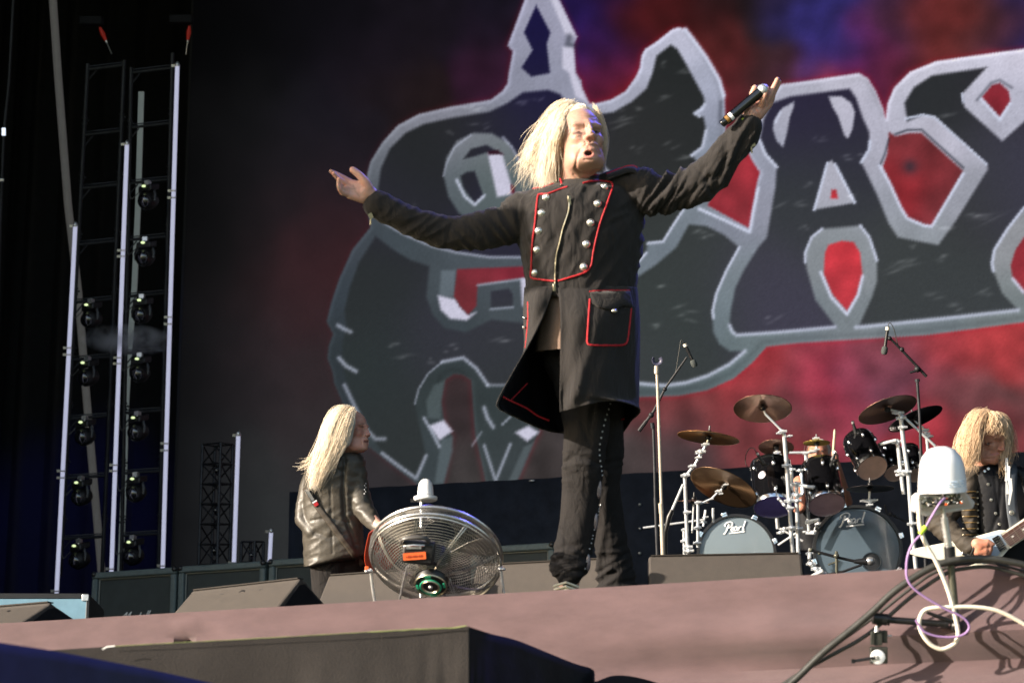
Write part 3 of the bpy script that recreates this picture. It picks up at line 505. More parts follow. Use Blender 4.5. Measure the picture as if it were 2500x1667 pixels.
# one moving lamp in local coordinates: hangs from a bar, lens turned to the viewer's left
s = U(DL)
def moving_lamp():
    t = thing('moving_lamp', 'x', 'moving lamp', (0, 0, 0), 'moving head lamps hanging on the two ladders')
    fw = (CB * .86 - CR * .45 - CU * .1).normalized(); sd_ = fw.cross(Vector((0, 0, 1))).normalized(); up = Vector((0, 0, 1))
    m = MB(); m.tube([up * 52 * s, up * 36 * s], 4 * s, 8); m.box(up * 46 * s, (6 * s, 6 * s, 5 * s)); m.build('clamp', M['silver'], t)
    m = MB(); m.box(up * 33 * s + CR * 3 * s, (20 * s, 17 * s, 8 * s), Matrix((sd_, fw, up)).transposed()); m.build('base', M['black'], t, bevel=.01)
    for q in (-1, 1): m = MB(); m.tube([up * 30 * s + sd_ * q * 17 * s, up * 12 * s + sd_ * q * 24 * s, -up * 4 * s + sd_ * q * 23 * s], [5 * s, 5 * s, 4 * s], 8, flat=.5); m.build('yoke_arm', M['black'], t)
    m = MB(); m.lathe([(2 * s, -30 * s), (15 * s, -27 * s), (21 * s, -12 * s), (22 * s, 6 * s), (19 * s, 12 * s), (17 * s, 12 * s)], (0, 0, 0), fw, 24); h = m.build('head', M['black'], t)
    m = MB(); m.lathe([(18 * s, 10 * s), (17.5 * s, 14 * s), (14 * s, 19 * s), (8 * s, 22.5 * s), (1e-3, 24 * s)], (0, 0, 0), fw, 24); m.build('lens', M['lens'], h)
    m = MB(); m.tube([tuple(q) for q in cat([up * 30 * s - CR * 14 * s, up * 14 * s - CR * 28 * s, up * 6 * s - CR * 38 * s, up * 20 * s - CR * 43 * s, up * 44 * s - CR * 44 * s], 16)], 1.3 * s, 6); m.build('lead', M['rubber'], t)
    m = MB(); m.ell(up * 37 * s + CB * 17 * s - CR * 6 * s, (5 * s, 3 * s, 2.6 * s), MR); m.build('status_light', M['status'], t)
    return t
M['lens'] = mat('lens_glass', (.012, .012, .014), .06, coat=1, spec=1)
M['status'] = mat('status_led', (.1, .1, .1), .4, emit=(.8, 1.0, .5), es=.45)
ordn = ['topmost', 'second from the top', 'third from the top', 'fourth from the top', 'fifth from the top', 'sixth from the top', 'lowest']
pL = [(220, 780), (212, 921), (205, 1066), (196, 1213), (191, 1367)]; pR = [(359, 491), (353, 629), (345, 769), (340, 912), (334, 1055), (330, 1204), (323, 1358)]
proto = moving_lamp(); first = True; rv_ = random.Random(4)
for side, pts in (('left', pL), ('right', pR)):
    for i, (x, y) in enumerate(pts):
        o = proto if first else copy_tree(proto); first = False
        o.location = P(x, y, DL - .25); o.rotation_euler = (0, 0, rv_.uniform(-.22, .22))
        wd_ = ordn[i] if i < len(pts) - 1 else 'lowest'
        o['label'] = 'black moving lamp with glossy round lens, %s on the %s ladder' % (wd_, side)
# LED tubes
M['tube'] = mat('tube_diffuser', (.52, .53, .62), .35, emit=(.46, .47, .64), es=.30)
def ledtube(a, b, D, r, label):
    t = thing('light_tube', label, 'light tube', P(*b, D), 'upright pale light tubes')
    m = MB(); n = 24; m.tube([P(a[0] + (b[0] - a[0]) * k / n, a[1] + (b[1] - a[1]) * k / n, D) for k in range(n + 1)], r * U(D), 12); m.build('diffuser', M['tube'], t)
    L_ = math.hypot(b[0] - a[0], b[1] - a[1]); k = int(L_ // 330) + 1
    for i in range(k + 1):
        for dd in ((0, .055) if 0 < i < k else ((.01,) if i == 0 else (.99 - i,))):
            q = (i + dd) / k if i < k else .992
            x = a[0] + (b[0] - a[0]) * q; y = a[1] + (b[1] - a[1]) * q
            f = MB(); f.tube([P(x, y - 1.6, D), P(x, y + 1.6, D)], (r + 1.6) * U(D), 12); f.box(P(x - r - 4, y, D), (5 * U(D), 3 * U(D), 1.5 * U(D)), MR); f.build('bracket', M['silver'], t)
    m = MB(); m.ell(P(*a, D), (r * U(D), r * U(D), 1.6 * r * U(D))); m.build('end_cap', M['silver'], t)
ledtube((184, 549), (138, 1449), DL - .5, 5.2, 'leftmost and tall pale lilac light tube, starting halfway up the left ladder')
ledtube((310, 350), (272, 1396), DL - .5, 5.2, 'pale lilac light tube running between the two lamp ladders')
ledtube((433, 158), (397, 1390), DL - .5, 5.2, 'tallest pale lilac light tube at the right edge of the right ladder')
ledtube((582, 1059), (571, 1375), 18.6, 5.2, 'half height pale light tube beside the lattice truss tower')
ledtube((662, 1296), (658, 1372), 18.4, 4.8, 'shortest pale light tube, just above the third amplifier cabinet')
# pale strip, slanting grey pole, far left mast
m = MB(); pts = [(344, 224), (336, 500), (327, 700), (315, 850), (306, 1000), (301, 1200), (292, 1400)]
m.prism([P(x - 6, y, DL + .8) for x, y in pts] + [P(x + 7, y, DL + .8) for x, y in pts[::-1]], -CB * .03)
tag(m.build('hanging_strap', mat('pale_glow_webbing', (.34, .38, .37), .8, var=.12, vscale=3, emit=(.4, .46, .45), es=.05), smooth=False), 'long flat pale green webbing strip hanging down behind the right lamp ladder', 'strap')  # slight emission brightens the webbing, which is no lamp
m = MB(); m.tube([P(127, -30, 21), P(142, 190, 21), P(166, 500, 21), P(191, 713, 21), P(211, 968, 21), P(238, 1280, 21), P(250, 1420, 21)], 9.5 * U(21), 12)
tag(m.build('slanted_pole', mat('grey_glow_pole', (.16, .155, .15), .7, var=.15, emit=(.5, .48, .46), es=.03)), 'long slanted grey pole leaning behind the left lamp ladder', 'pole')  # pole material glows faintly, though it is no light source
t = thing('mast', 'thin dim metal mast with one small white lamp at the far left edge', 'mast', P(2, 900, 19))
m = MB(); m.tube([P(34, -30, 19), P(22, 200, 19), P(9, 322, 19), P(0, 560, 19), P(-8, 900, 19)], 4 * U(19), 8); m.build('pole', M['rail'], t)
m = MB(); m.box(P(9, 322, 18.9), (4.5 * U(19), 9.5 * U(19), 3 * U(19)), MR); m.build('lamp', mat('small_lamp', (.7, .7, .75), .4, emit=(.75, .85, 1), es=.45), t, bevel=.005)
m = MB(); m.box(P(4, 440, 18.9), (6 * U(19), 4 * U(19), 3 * U(19)), MR); m.build('clamp', M['silver'], t, bevel=.005)
def hoist(x, y, an, label):
    t = thing('chain_hoist', label, 'chain hoist', P(x, y + 30, DL), 'chain hoists over the ladders')
    dx, dy = math.sin(an), math.cos(an)
    m = MB(); m.tube([P(x - dx * 22, y - dy * 22, DL), P(x - dx * 6, y - dy * 6, DL), P(x + dx * 12, y + dy * 12, DL)], [3 * U(DL), 6 * U(DL), 3.6 * U(DL)], 10); m.build('red_sleeve', mat('red_sleeve', (.4, .02, .01), .6, emit=(.6, .03, .015), es=.03), t)  # faint red glow put into the sleeve material; no lamp inside
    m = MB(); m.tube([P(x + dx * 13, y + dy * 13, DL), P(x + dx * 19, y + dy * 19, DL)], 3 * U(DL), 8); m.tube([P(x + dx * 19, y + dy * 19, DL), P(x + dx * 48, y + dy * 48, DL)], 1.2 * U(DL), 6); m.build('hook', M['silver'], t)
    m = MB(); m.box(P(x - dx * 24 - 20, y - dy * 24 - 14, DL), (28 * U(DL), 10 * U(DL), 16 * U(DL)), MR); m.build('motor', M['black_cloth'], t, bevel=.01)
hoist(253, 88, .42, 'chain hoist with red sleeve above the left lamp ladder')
hoist(460, 86, -.12, 'chain hoist with red sleeve above the right lamp ladder')
# box trusses
def boxtruss(xl_, xr_, yt, yb, D, label, nb):
    t = thing('truss_tower', label, 'truss', P((xl_ + xr_) / 2, yb, D), 'black lattice trusses behind the amplifiers')
    c = [P(xl_, yb, D), P(xl_ + (xr_ - xl_) * .6, yb, D - .25), P(xr_, yb, D), P(xl_ + (xr_ - xl_) * .42, yb, D + .3)]
    h = (P(xl_ + 8, yt, D) - P(xl_, yb, D)).length
    for q in c: m = MB(); m.tube([q, q + Vector((0, 0, h))], 4 * U(D), 8); m.build('chord', M['rail'], t)
    m = MB()
    for i in range(4):
        a, b = c[i], c[(i + 1) % 4]
        for k in range(nb + 1):
            za = Vector((0, 0, h * k / nb)); m.tube([a + za, b + za], 2.2 * U(D), 6)
            if k < nb:
                zb_ = Vector((0, 0, h * (k + 1) / nb)); m.tube([a + (za if k % 2 else zb_), b + (zb_ if k % 2 else za)], 2 * U(D), 6)
    m.build('lacing', M['rail'], t)
    for k in range(max(1, nb // 2)):
        m = MB(); q = c[0].lerp(c[2], .55) + Vector((0, 0, h * (k + .35) / max(1, nb // 2))); m.ell(q, (9 * U(D), 9 * U(D), 14 * U(D))); m.ell(q - CR * 3 * U(D) + CB * .02, (7 * U(D), 7 * U(D), 7 * U(D))); m.build('lamp_pod', M['lens'], t)
boxtruss(485, 560, 1078, 1378, 18.9, 'tall black lattice truss tower standing behind the second amplifier cabinet', 6)
boxtruss(588, 642, 1322, 1372, 18.7, 'low black lattice truss just right of the half height light tube', 1)
# smoke wisp
sm = MB(); sm.ell((0, 0, 0), (125 * U(18.2), .45, 30 * U(18.2)), None, 24, 16)
mv = bpy.data.materials.new('smoke'); mv.use_nodes = True; nt = mv.node_tree; nt.nodes.remove(nt.nodes['Principled BSDF'])
pv = nt.nodes.new('ShaderNodeVolumePrincipled'); pv.inputs['Color'].default_value = (.93, .95, 1, 1); nt.links.new(pv.outputs[0], nt.nodes['Material Output'].inputs['Volume'])
tc = nt.nodes.new('ShaderNodeTexCoord'); gz = nt.nodes.new('ShaderNodeVectorMath'); gz.operation = 'MULTIPLY'; gz.inputs[1].default_value = (1 / (125 * U(18.2)), 1 / .45, 1 / (30 * U(18.2))); nt.links.new(tc.outputs['Object'], gz.inputs[0])
ln = nt.nodes.new('ShaderNodeVectorMath'); ln.operation = 'LENGTH'; nt.links.new(gz.outputs[0], ln.inputs[0])
m1 = nt.nodes.new('ShaderNodeMapRange'); m1.inputs[1].default_value = .0; m1.inputs[2].default_value = .95; m1.inputs[3].default_value = 1; m1.inputs[4].default_value = 0; nt.links.new(ln.outputs['Value'], m1.inputs[0])
nn = nt.nodes.new('ShaderNodeTexNoise'); nn.inputs['Scale'].default_value = 6.5; nn.inputs['Distortion'].default_value = .8; nn.inputs['Detail'].default_value = 4; nt.links.new(tc.outputs['Object'], nn.inputs['Vector'])
m2 = nt.nodes.new('ShaderNodeMapRange'); m2.inputs[1].default_value = .42; m2.inputs[2].default_value = .72; nt.links.new(nn.outputs[0], m2.inputs[0])
mm = nt.nodes.new('ShaderNodeMath'); mm.operation = 'MULTIPLY'; nt.links.new(m1.outputs[0], mm.inputs[0]); nt.links.new(m2.outputs[0], mm.inputs[1])
m3 = nt.nodes.new('ShaderNodeMath'); m3.operation = 'MULTIPLY'; m3.inputs[1].default_value = 14; nt.links.new(mm.outputs[0], m3.inputs[0]); nt.links.new(m3.outputs[0], pv.inputs['Density'])
so_k = sm.build('smoke', mv, origin=(0, 0, 0)); so_k.location = P(312, 830, 18.2); so_k.rotation_euler = (0, 0, YAW)
tag(so_k, 'small drifting puff of pale stage smoke crossing the lamp ladders', 'smoke', kind='stuff')

# ------------------------------------------------------------------ amplifier cabinets
def faceframe(pa, pb, D):
    a = P(*pa, D); b = PZ(*pb, a.z); u = (b - a); L_ = u.length; u.normalize(); return a, b, u, Vector((0, 0, 1)).cross(u), L_
def stroke(mb, pts, r, o, u, v, nrm, n=6):
    mb.tube([o + u * x + v * y + nrm * .003 for x, y in pts], r, n, flat=.35, upv=None)
def bez(*p, n=8): return [tuple(q) for q in cat(p, n * (len(p) - 1))]
def cabinet(pa, pb, D, label, h=.76, logo=False):
    a, b, u, wv, L_ = faceframe(pa, pb, D); zz = Vector((0, 0, 1)); t = thing('amplifier_cabinet', label, 'speaker cabinet', a.lerp(b, .5) - zz * h, 'row of black amplifier cabinets'); e = .052
    m = MB()
    MM = Matrix((u, wv, zz)).transposed()
    c0 = a.lerp(b, .5)
    m.box(c0 - zz * e / 2 + wv * .18, (L_ / 2, .18, e / 2), MM); m.box(c0 - zz * (h - e / 2) + wv * .18, (L_ / 2, .18, e / 2), MM)
    m.box(a + u * e / 2 - zz * h / 2 + wv * .18, (e / 2, .178, h / 2 - e), MM); m.box(b - u * e / 2 - zz * h / 2 + wv * .18, (e / 2, .178, h / 2 - e), MM)
    m.box(c0 - zz * h / 2 + wv * .33, (L_ / 2 - e, .02, h / 2 - e), MM)
    m.build('shell', M['tolex'], t, bevel=.012)
    m = MB(); m.box(c0 - zz * h / 2 + wv * .05, (L_ / 2 - e - .012, .008, h / 2 - e - .012), MM); gr_ = m.build('grille', M['grille'], t, bevel=.004)
    m = MB(); r0 = wv * .036
    i0 = e + .004
    cs = [a + u * i0 - zz * i0, b - u * i0 - zz * i0, b - u * i0 - zz * (h - i0), a + u * i0 - zz * (h - i0)]
    for i in range(4): m.tube([cs[i] + r0, cs[(i + 1) % 4] + r0], .005, 6)
    m.build('piping', M['pipe'], t)
    for q in (a, b):
        sgn = 1 if q is a else -1
        m = MB(); m.ell(q + u * sgn * .018 - zz * .016 + wv * .008, (.024, .02, .024)); m.build('corner_cap', M['black'], t)
    if logo:
        # white script nameplate low on the grille
        o = PPL(289, 1519, a + wv * .04, wv); U_ = (PPL(363, 1510, a + wv * .04, wv) - o); k = U_.length / 74; U_.normalize(); n_ = -wv; m = MB(); V_ = (zz + u * .45)
        glyph = {'M': [bez((-6, -6), (-1, -2), (4, 12), (10, 21)), [(10, 21), (11, 4)], [(11, 4), (20, 21)], [(20, 21), (21, 1)]], 'a': [bez((6, 8), (2, 8), (0, 3), (2, 0), (6, 3), (7, 8), (7, 0), (9, 1))], 'r': [[(1, 9), (1, 0)], bez((1, 5), (3, 9), (6, 8))], 's': [bez((6, 8), (2, 8), (1, 5), (5, 3), (4, 0), (0, 0))], 'h': [[(1, 17), (1, 0)], bez((1, 5), (4, 9), (6, 6), (6, 0))], 'l': [[(1, 19), (1, 0)]]}
        x = 4
        for ch, ad in (('M', 22), ('a', 9), ('r', 7), ('s', 7), ('h', 8), ('a', 9), ('l', 4.4), ('l', 4)):
            for st_ in glyph[ch]: m.tube([o + U_ * (x + px_) * k + V_ * py_ * k * .95 + n_ * .012 for px_, py_ in st_], 1.35 * k, 6)
            x += ad
        m.build('nameplate', M['white_paint'], t)
    return t
M['pipe'] = mat('pipe', (.3, .3, .27), .6)
cabinet((224, 1397), (430, 1383), 17, 'leftmost amplifier cabinet with white script nameplate low on its grille', logo=True)
dn_ = lambda pa, pb, D: -(MI @ PZ(*pb, P(*pa, D).z)).z
dc2 = dn_((224, 1397), (432, 1383), 17); dc3 = dn_((435, 1382), (650, 1368), dc2); dc4 = dn_((655, 1366), (1148, 1335), dc3)
cabinet((435, 1382), (647, 1368), dc2, 'second amplifier cabinet from the left, below the lattice truss tower')
cabinet((655, 1366), (868, 1352), dc3, 'third amplifier cabinet from the left, partly behind the guitarist in leather')
cabinet((1148, 1335), (1352, 1323), dc4, 'amplifier cabinet showing between the fan and the singer\'s legs')
# pale blue case at far left
a, b, u, wv, L_ = faceframe((-60, 1450), (214, 1450), 12.5); zz = Vector((0, 0, 1)); MM = Matrix((u, wv, zz)).transposed()
t = thing('flight_case', 'pale blue flight case with black top edge at the far left', 'flight case', a.lerp(b, .5) - zz * .7)
m = MB(); m.box(a.lerp(b, .5) - zz * .36 + wv * .3, (L_ / 2, .3, .34), MM); m.build('panel', M['teal'], t, bevel=.006)
m = MB(); m.box(a.lerp(b, .5) - zz * .01 + wv * .3, (L_ / 2 + .004, .304, .016), MM)
m.box(b - zz * .36 + wv * .3 + u * .004, (.01, .304, .35), MM); m.build('edging', M['black'], t, bevel=.003)
m = MB(); m.box(b - u * .012 - zz * .02 + wv * 0, (.02, .008, .02), MM); m.build('corner', M['silver'], t, bevel=.003)

# ------------------------------------------------------------------ floor monitors
def wedge(pa, pb, D, label, lean=(0, 0)):
    a, b, u, wv, L_ = faceframe(pa, pb, D); h = a.z - ZF
    t = thing('floor_monitor', label, 'floor monitor', a.lerp(b, .5) - zz * h, 'wedge shaped floor monitors along the stage front')
    sec = [(0, 0), (.035, -.012), (.30, -h + .06), (.30, -h), (-.19, -h), (-.20, -h + .03), (-.012, -.014)]
    m = MB(); m.prism([a + wv * w_ + zz * z_ for w_, z_ in sec], b - a); m.build('cabinet', M['carpet'], t, bevel=.009, smooth=False)
    m = MB(); m.prism([a + u * .01 + wv * w_ + zz * z_ for w_, z_ in [(.03, .0035), (.03, -.001), (-.006, -.001), (-.008, .0035)]], (b - a) * (1 - .02 / L_)); m.build('top_lip', M['carpet_edge'], t, smooth=False)
    mid = a.lerp(b, .52)
    dn = (wv * -.19 - zz * h).normalized()
    nr = Vector(dn).cross(u).normalized()
    if nr.dot(CB) < 0: nr = -nr
    for q, r_ in ((-.1, .006), (0, .014), (.095, .006)):
        m = MB(); m.lathe([(.001, .0035), (r_ * .6, .0035), (r_, .0045), (r_ * 1.15, .001)], mid + u * q + dn * .05 - nr * .0008, nr, 16); m.build('socket', M['black'], t)
    for q, d_ in [(b, u), (a, -u)]:
        m = MB(); m.prism([q + d_ * .0015 + wv * w_ + zz * z_ for w_, z_ in [(.02, -.02), (.27, -h + .06), (.27, -h + .02), (-.17, -h + .02), (-.016, -.03)]], d_ * .003); m.build('side_panel', M['dark_cloth'], t, smooth=False)
    return t
wedge((-150, 1492), (124, 1469), 8.4, 'leftmost floor monitor, cut off by the picture edge')
wedge((469, 1441), (734, 1411), 8.4, 'sunlit floor monitor standing left of the fan, facing the amplifier cabinets')
wedge((803, 1404), (1100, 1383), 8.5, 'floor monitor standing directly behind the wire fan')
wedge((1163, 1379), (1532, 1360), 8.5, 'floor monitor behind the singer\'s legs')
wedge((1583, 1357), (1956, 1350), 8.4, 'floor monitor right of the singer, in front of the drums')

# ------------------------------------------------------------------ floor fan
DF = 7.45; u_ = U(DF); fc = P(1063, 1364, DF)
fax = (CB * .72 - CU * .66 - CR * .10).normalized()
fa = (CR - fax * CR.dot(fax)).normalized(); fb = fax.cross(fa)
fan = thing('floor_fan', 'round silver wire cage fan tilted back on the stage lip left of the singer', 'fan', P(1063, 1500, DF))
RF = 160 * u_
def fp(r_, th, h): return fc + (fa * math.cos(th) + fb * math.sin(th)) * r_ + fax * h
m = MB()
m.ring(fc, fax, RF, .006, 72, 8, fa); m.ring(fc - fax * .032, fax, RF * 1.004, .006, 72, 8, fa); m.ring(fc + fax * .012, fax, RF * .985, .0035, 72, 6, fa)
m.build('rim', M['wire'], fan)
def cage(sgn, name):
    m = MB(); n = 25
    prof = lambda q: (RF * (.24 + .76 * q), sgn * (.098 * (1 - q ** 2.4)) + (0 if sgn > 0 else -.032))
    for i in range(n):
        r_, h = prof(i / n); m.ring(fc + fax * h, fax, r_, .0014, 56, 4, fa)
    for k in range(8):
        th = 6.2832 * k / 8 + .25
        for dlt in (-.02, .02): m.tube([fp(prof(q)[0], th + dlt + (.35 * (1 - q) if sgn > 0 else -.35 * (1 - q)), prof(q)[1] + .004 * sgn) for q in np.linspace(0, 1, 14)], .0017, 4)
    return m.build(name, M['wire'], fan)
cage(1, 'rear_guard'); cage(-1, 'front_guard')
for k in range(3):
    m = MB(); g_ = []
    for q in np.linspace(.2, .93, 9):
        wdt = .30 + .42 * math.sin(q * 2.6)
        g_.append([fp(RF * q, 2.0944 * k + .3 + wdt * (tt - .5), -.025 + .035 * (tt - .5) * (1.3 - .5 * q)) for tt in np.linspace(0, 1, 9)])
    m.sheet(g_); m.build('blade', mat('blade_metal', (.42, .40, .37), .35, metal=.8, var=.1) if k == 0 else bpy.data.materials['blade_metal'], fan, solid=.002)
m = MB(); hc = fc + fax * .024
m.lathe([(.001, .105), (.026, .105), (.03, .100), (.052, .098), (.058, .09), (.06, .05), (.062, .0), (.05, -.05), (.02, -.06)], hc, fax, 40, a0=fa); mo = m.build('motor', M['black'], fan)
m = MB(); ff = hc + fax * .106; m.ring(ff, fax, .03, .004, 40, 6, fa); m.ring(ff - fax * .006, fax, .055, .003, 40, 6, fa); m.build('motor_ring', M['brass'], mo)
m = MB(); m.ring(ff + fax * .0005, fax, .036, .0025, 40, 5, fa)
for k in range(4):
    th = 1.5708 * k + .2
    for j in range(3):
        d_ = fa * math.cos(th + (j - 1) * .16) + fb * math.sin(th + (j - 1) * .16); m.box(ff + d_ * .048 + fax * -.003, (.0028, .0042, .0012), Matrix((d_.cross(fax), d_, fax)).transposed())
m.build('green_print', M['green'], mo)
m = MB(); m.ell(ff, (.008, .008, .008)); m.build('shaft_cap', M['silver'], mo)
# control box with handle and orange label
MF = Matrix((fa, fb, fax)).transposed(); cb = P(1022, 1347, DF - .17)
m = MB(); m.box(cb, (.056, .040, .032), MR @ Matrix.Rotation(R(-6), 3, 'Z')); bx_ = m.build('switch_box', M['black'], fan, bevel=.01)
MB2 = MR @ Matrix.Rotation(R(4), 3, 'Z')
m = MB(); m.box(P(1012, 1357, DF - .206), (27 * u_, 8.5 * u_, .0015), MB2); lb = m.build('label', M['orange'], bx_)
m = MB()
for i in range(9):
    m.box(P(992 + i * 4.6, 1359 - i * .35, DF - .2085), (1.3 * u_, (2.8 if i % 3 else 1.6) * u_, .0006), MB2)
m.build('label_print', mat('dark_orange', (.4, .05, .01), .6), lb)
m = MB(); pts = [P(978, 1326, DF - .19), P(984, 1315, DF - .215), P(1010, 1311, DF - .225), P(1036, 1312, DF - .22), P(1048, 1322, DF - .2)]; m.tube([tuple(q) for q in cat(pts, 16)], 5.5 * u_, 8, flat=.7)
m.build('handle', mat('worn_black', (.06, .055, .05), .45, var=.3), bx_)
m = MB(); m.tube([P(985, 1333, DF - .20), P(1010, 1330, DF - .21), P(1036, 1331, DF - .2)], 2.5 * u_, 6); m.box(P(1010, 1335, DF - .203), (18 * u_, 4 * u_, .004), MR); m.build('switch', M['silver'], bx_)
m = MB()
for th in (.6, 2.2, 3.9, 5.3):
    m.tube([hc + fax * .05 + (fa * math.cos(th) + fb * math.sin(th)) * .05, fp(RF * .42, th, .085)], .004, 6)
m.tube([P(1043, 1372, DF - .16), P(1085, 1382, DF - .1), P(1095, 1376, DF - .1)], .006, 8)
m.build('motor_mount', M['black'], fan)
for sx, top, bot in ((-1, (905, 1392), (922, 1500)), (1, (1222, 1388), (1240, 1495))):
    m = MB(); m.tube([tuple(q) for q in cat([P(*top, DF - .02), P((top[0] + bot[0]) / 2 - 2, (top[1] + bot[1]) / 2, DF - .02), P(*bot, DF - .02)], 10)], 4.2 * u_, 10); m.build('leg', M['silver'], fan)
m = MB(); m.tube([P(995, 1380, DF - .12), P(985, 1420, DF - .05), P(968, 1500, DF + .05)], 2.8 * u_, 8); m.build('leg', M['silver'], fan)
for x, y in ((903, 1393), (1222, 1388)):
    m = MB(); m.ell(P(x, y, DF - .03), (8 * u_, 6 * u_, 8 * u_), MR); m.ell(P(x - 8 * (1 if x < 1000 else -1), y + 1, DF - .04), (5 * u_, 4 * u_, 5 * u_), MR); m.build('tilt_knob', M['silver'], fan)

# ------------------------------------------------------------------ small white dome behind the fan
def dome_prof(r, h): return [(r * 1.0, 0), (r * .97, h * .25), (r * .90, h * .6), (r * .80, h * .76), (r * .55, h * .93), (r * .2, h * .995), (.0005, h)]
D8 = 8.0; k = U(D8); dc = P(1039, 1212, D8)
t = thing('dome_antenna', 'small white dome antenna on a grey pole showing above the fan', 'antenna', P(1029, 1500, D8), 'white dome antennas on poles')
m = MB(); m.lathe(dome_prof(20 * k, 44 * k), dc, zz, 32); m.build('dome', M['white_pl'], t)
m = MB(); m.lathe([(.001, -10 * k), (26 * k, -10 * k), (29 * k, -7 * k), (29 * k, -1 * k), (21 * k, 1.5 * k)], dc, zz, 32); m.build('base_plate', M['white_pl'], t)
m = MB(); m.box(P(1009, 1221, D8), (7 * k, 4 * k, 5 * k), MR); m.lathe([(20.5 * k, 2 * k), (24 * k, 1 * k), (24 * k, -1.5 * k)], dc, zz, 32); m.build('bracket', M['black'], t)
m = MB(); m.tube([dc - zz * 9 * k - CR * 10 * k, dc - zz * 372 * k - CR * 10 * k], 4.2 * k, 10); m.build('pole', M['silver'], t)
# ------------------------------------------------------------------ near antenna on a clamped pole, cables, covered boxes
DA = (MI @ PPL(2310, 1460, A - we * .035, we)).z * -1 - .10; k = U(DA)
t = thing('dome_antenna', 'large white dome antenna with bare circuitry underneath on a clamped pole at right', 'antenna', P(2334, 1540, DA), 'white dome antennas on poles')
dc = P(2301, 1200, DA); up_ = (CU + CR * -.03).normalized()
m = MB(); m.lathe(dome_prof(59.5 * k, 111 * k), dc, up_, 48); m.build('dome', M['white_pl'], t)
m = MB(); tr = [P(2233, 1214, DA - .03), P(2243, 1206, DA - .05), P(2344, 1193, DA - .05), P(2358, 1201, DA - .03), P(2381, 1226, DA + .03), P(2375, 1241, DA + .03), P(2262, 1261, DA - .01), P(2232, 1250, DA - .02)]
m.prism([q - CB * .0 for q in tr], -CB * .06); m.build('housing', mat('housing_grey', (.62, .60, .60), .4, var=.06), t, bevel=.004, smooth=False)
m = MB(); q = [P(2246, 1213, DA - .052), P(2341, 1200, DA - .052), P(2352, 1228, DA - .045), P(2252, 1240, DA - .045)]; m.prism(q, -CB * .004); cbd = m.build('circuit_board', mat('board', (.09, .10, .08), .5, var=.4, vscale=120), t, smooth=False)
rs = random.Random(5)
for mt, n_ in (('silver', 30), ('black', 16), ('orange', 3), ('brass', 12)):
    m = MB()
    for i in range(n_):
        a_u = rs.random(); a_v = rs.random(); pt = q[0].lerp(q[1], a_u).lerp(q[3].lerp(q[2], a_u), .08 + a_v * .84)
        if rs.random() < .5: m.ell(pt + CB * .004, (rs.uniform(1.5, 4) * k, rs.uniform(1.5, 4) * k, .006), MR, 10, 6)
        else: m.box(pt + CB * .003, (rs.uniform(1.5, 5) * k, rs.uniform(1, 3) * k, .005), MR)
    m.build('component', M[mt], cbd)
m = MB(); lb_ = [P(2310, 1174, DA - .072), P(2352, 1171, DA - .055), P(2353, 1187, DA - .055), P(2311, 1190, DA - .072)]
m = MB()
for j in range(3):
    for i in range(9):
        if (i * 7 + j * 3) % 5 == 0: continue
        x = 2305 + i * 5; y = 1173 + j * 6 - i * .3; rr_ = 59.5 * k * .985
        ax_ = (x - 2301) * k; dz = math.sqrt(max(rr_ ** 2 - ax_ ** 2, 0)); m.box(dc + up_ * ((1200 - y) * k) + CR * ax_ + CB * dz, (1.7 * k, 1.1 * k, .001), MR)
m.build('dome_print', mat('pale_blue_print', (.42, .55, .72), .5), t)
m = MB(); m.tube([P(2303, 1235, DA), P(2305, 1262, DA)], 5 * k, 12); m.tube([P(2305, 1262, DA), P(2316, 1336, DA)], 9 * k, 14)
for i in range(4): m.tube([P(2306 + i * 2.8, 1272 + i * 18, DA), P(2306.4 + i * 2.8, 1275 + i * 18, DA)], 10 * k, 14)
m.build('connector', M['silver'], t)
m = MB(); m.tube([P(2318, 1334, DA), P(2321, 1378, DA)], 13.5 * k, 16); m.build('sleeve', M['black'], t)
m = MB(); m.tube([P(2320, 1369, DA), P(2321, 1373, DA)], 14.5 * k, 16); m.build('collar', M['silver'], t)
m = MB(); m.tube([P(2321, 1376, DA), P(2334, 1515, DA)], 9.5 * k, 14); m.build('pole', M['olive_pole'], t)
m = MB(); m.ell(P(2334, 1527, DA), 15 * k); m.tube([P(2334, 1521, DA), P(2263, 1494, DA - .02)], [7 * k, 4 * k], 10); m.build('ball_joint', M['black'], t)
m = MB(); m.tube([P(2315, 1523, DA), P(2165, 1512, DA)], 8.5 * k, 14); m.tube([P(2305, 1522, DA), P(2313, 1523, DA)], 10.5 * k, 14); m.build('cross_arm', M['black'], t)
m = MB(); m.tube([P(2166, 1512, DA), P(2171, 1512, DA)], 14 * k, 8); m.tube([P(2165, 1512, DA), P(2131, 1508, DA)], 14.5 * k, 20); m.build('arm_end', M['black'], t)
m = MB(); m.box(P(2143, 1556, DA), (10 * k, 18 * k, 10 * k), MR); m.box(P(2145, 1598, DA), (21 * k, 20 * k, 8 * k), MR); m.box(P(2130, 1556, DA - .01), (5 * k, 17 * k, 5 * k), MR); m.box(P(2160, 1553, DA), (6 * k, 15 * k, 6 * k), MR); cl = m.build('clamp', mat('clamp_grey', (.05, .052, .045), .5, metal=.4, var=.3, vscale=60), t, bevel=.002)
m = MB(); m.tube([P(2140, 1527, DA - .015), P(2140, 1541, DA - .015)], [3 * k, 6 * k], 10); m.ell(P(2172, 1551, DA), (7 * k, 2.6 * k, 4 * k), MR); m.build('bolt', M['silver'], cl)
m = MB(); m.lathe([(.001, 6 * k), (9 * k, 6 * k), (17 * k, 4 * k), (18 * k, 0), (16 * k, -3 * k)], P(2143, 1603, DA - .03), CB, 28); m.build('washer', M['white_pl'], cl)
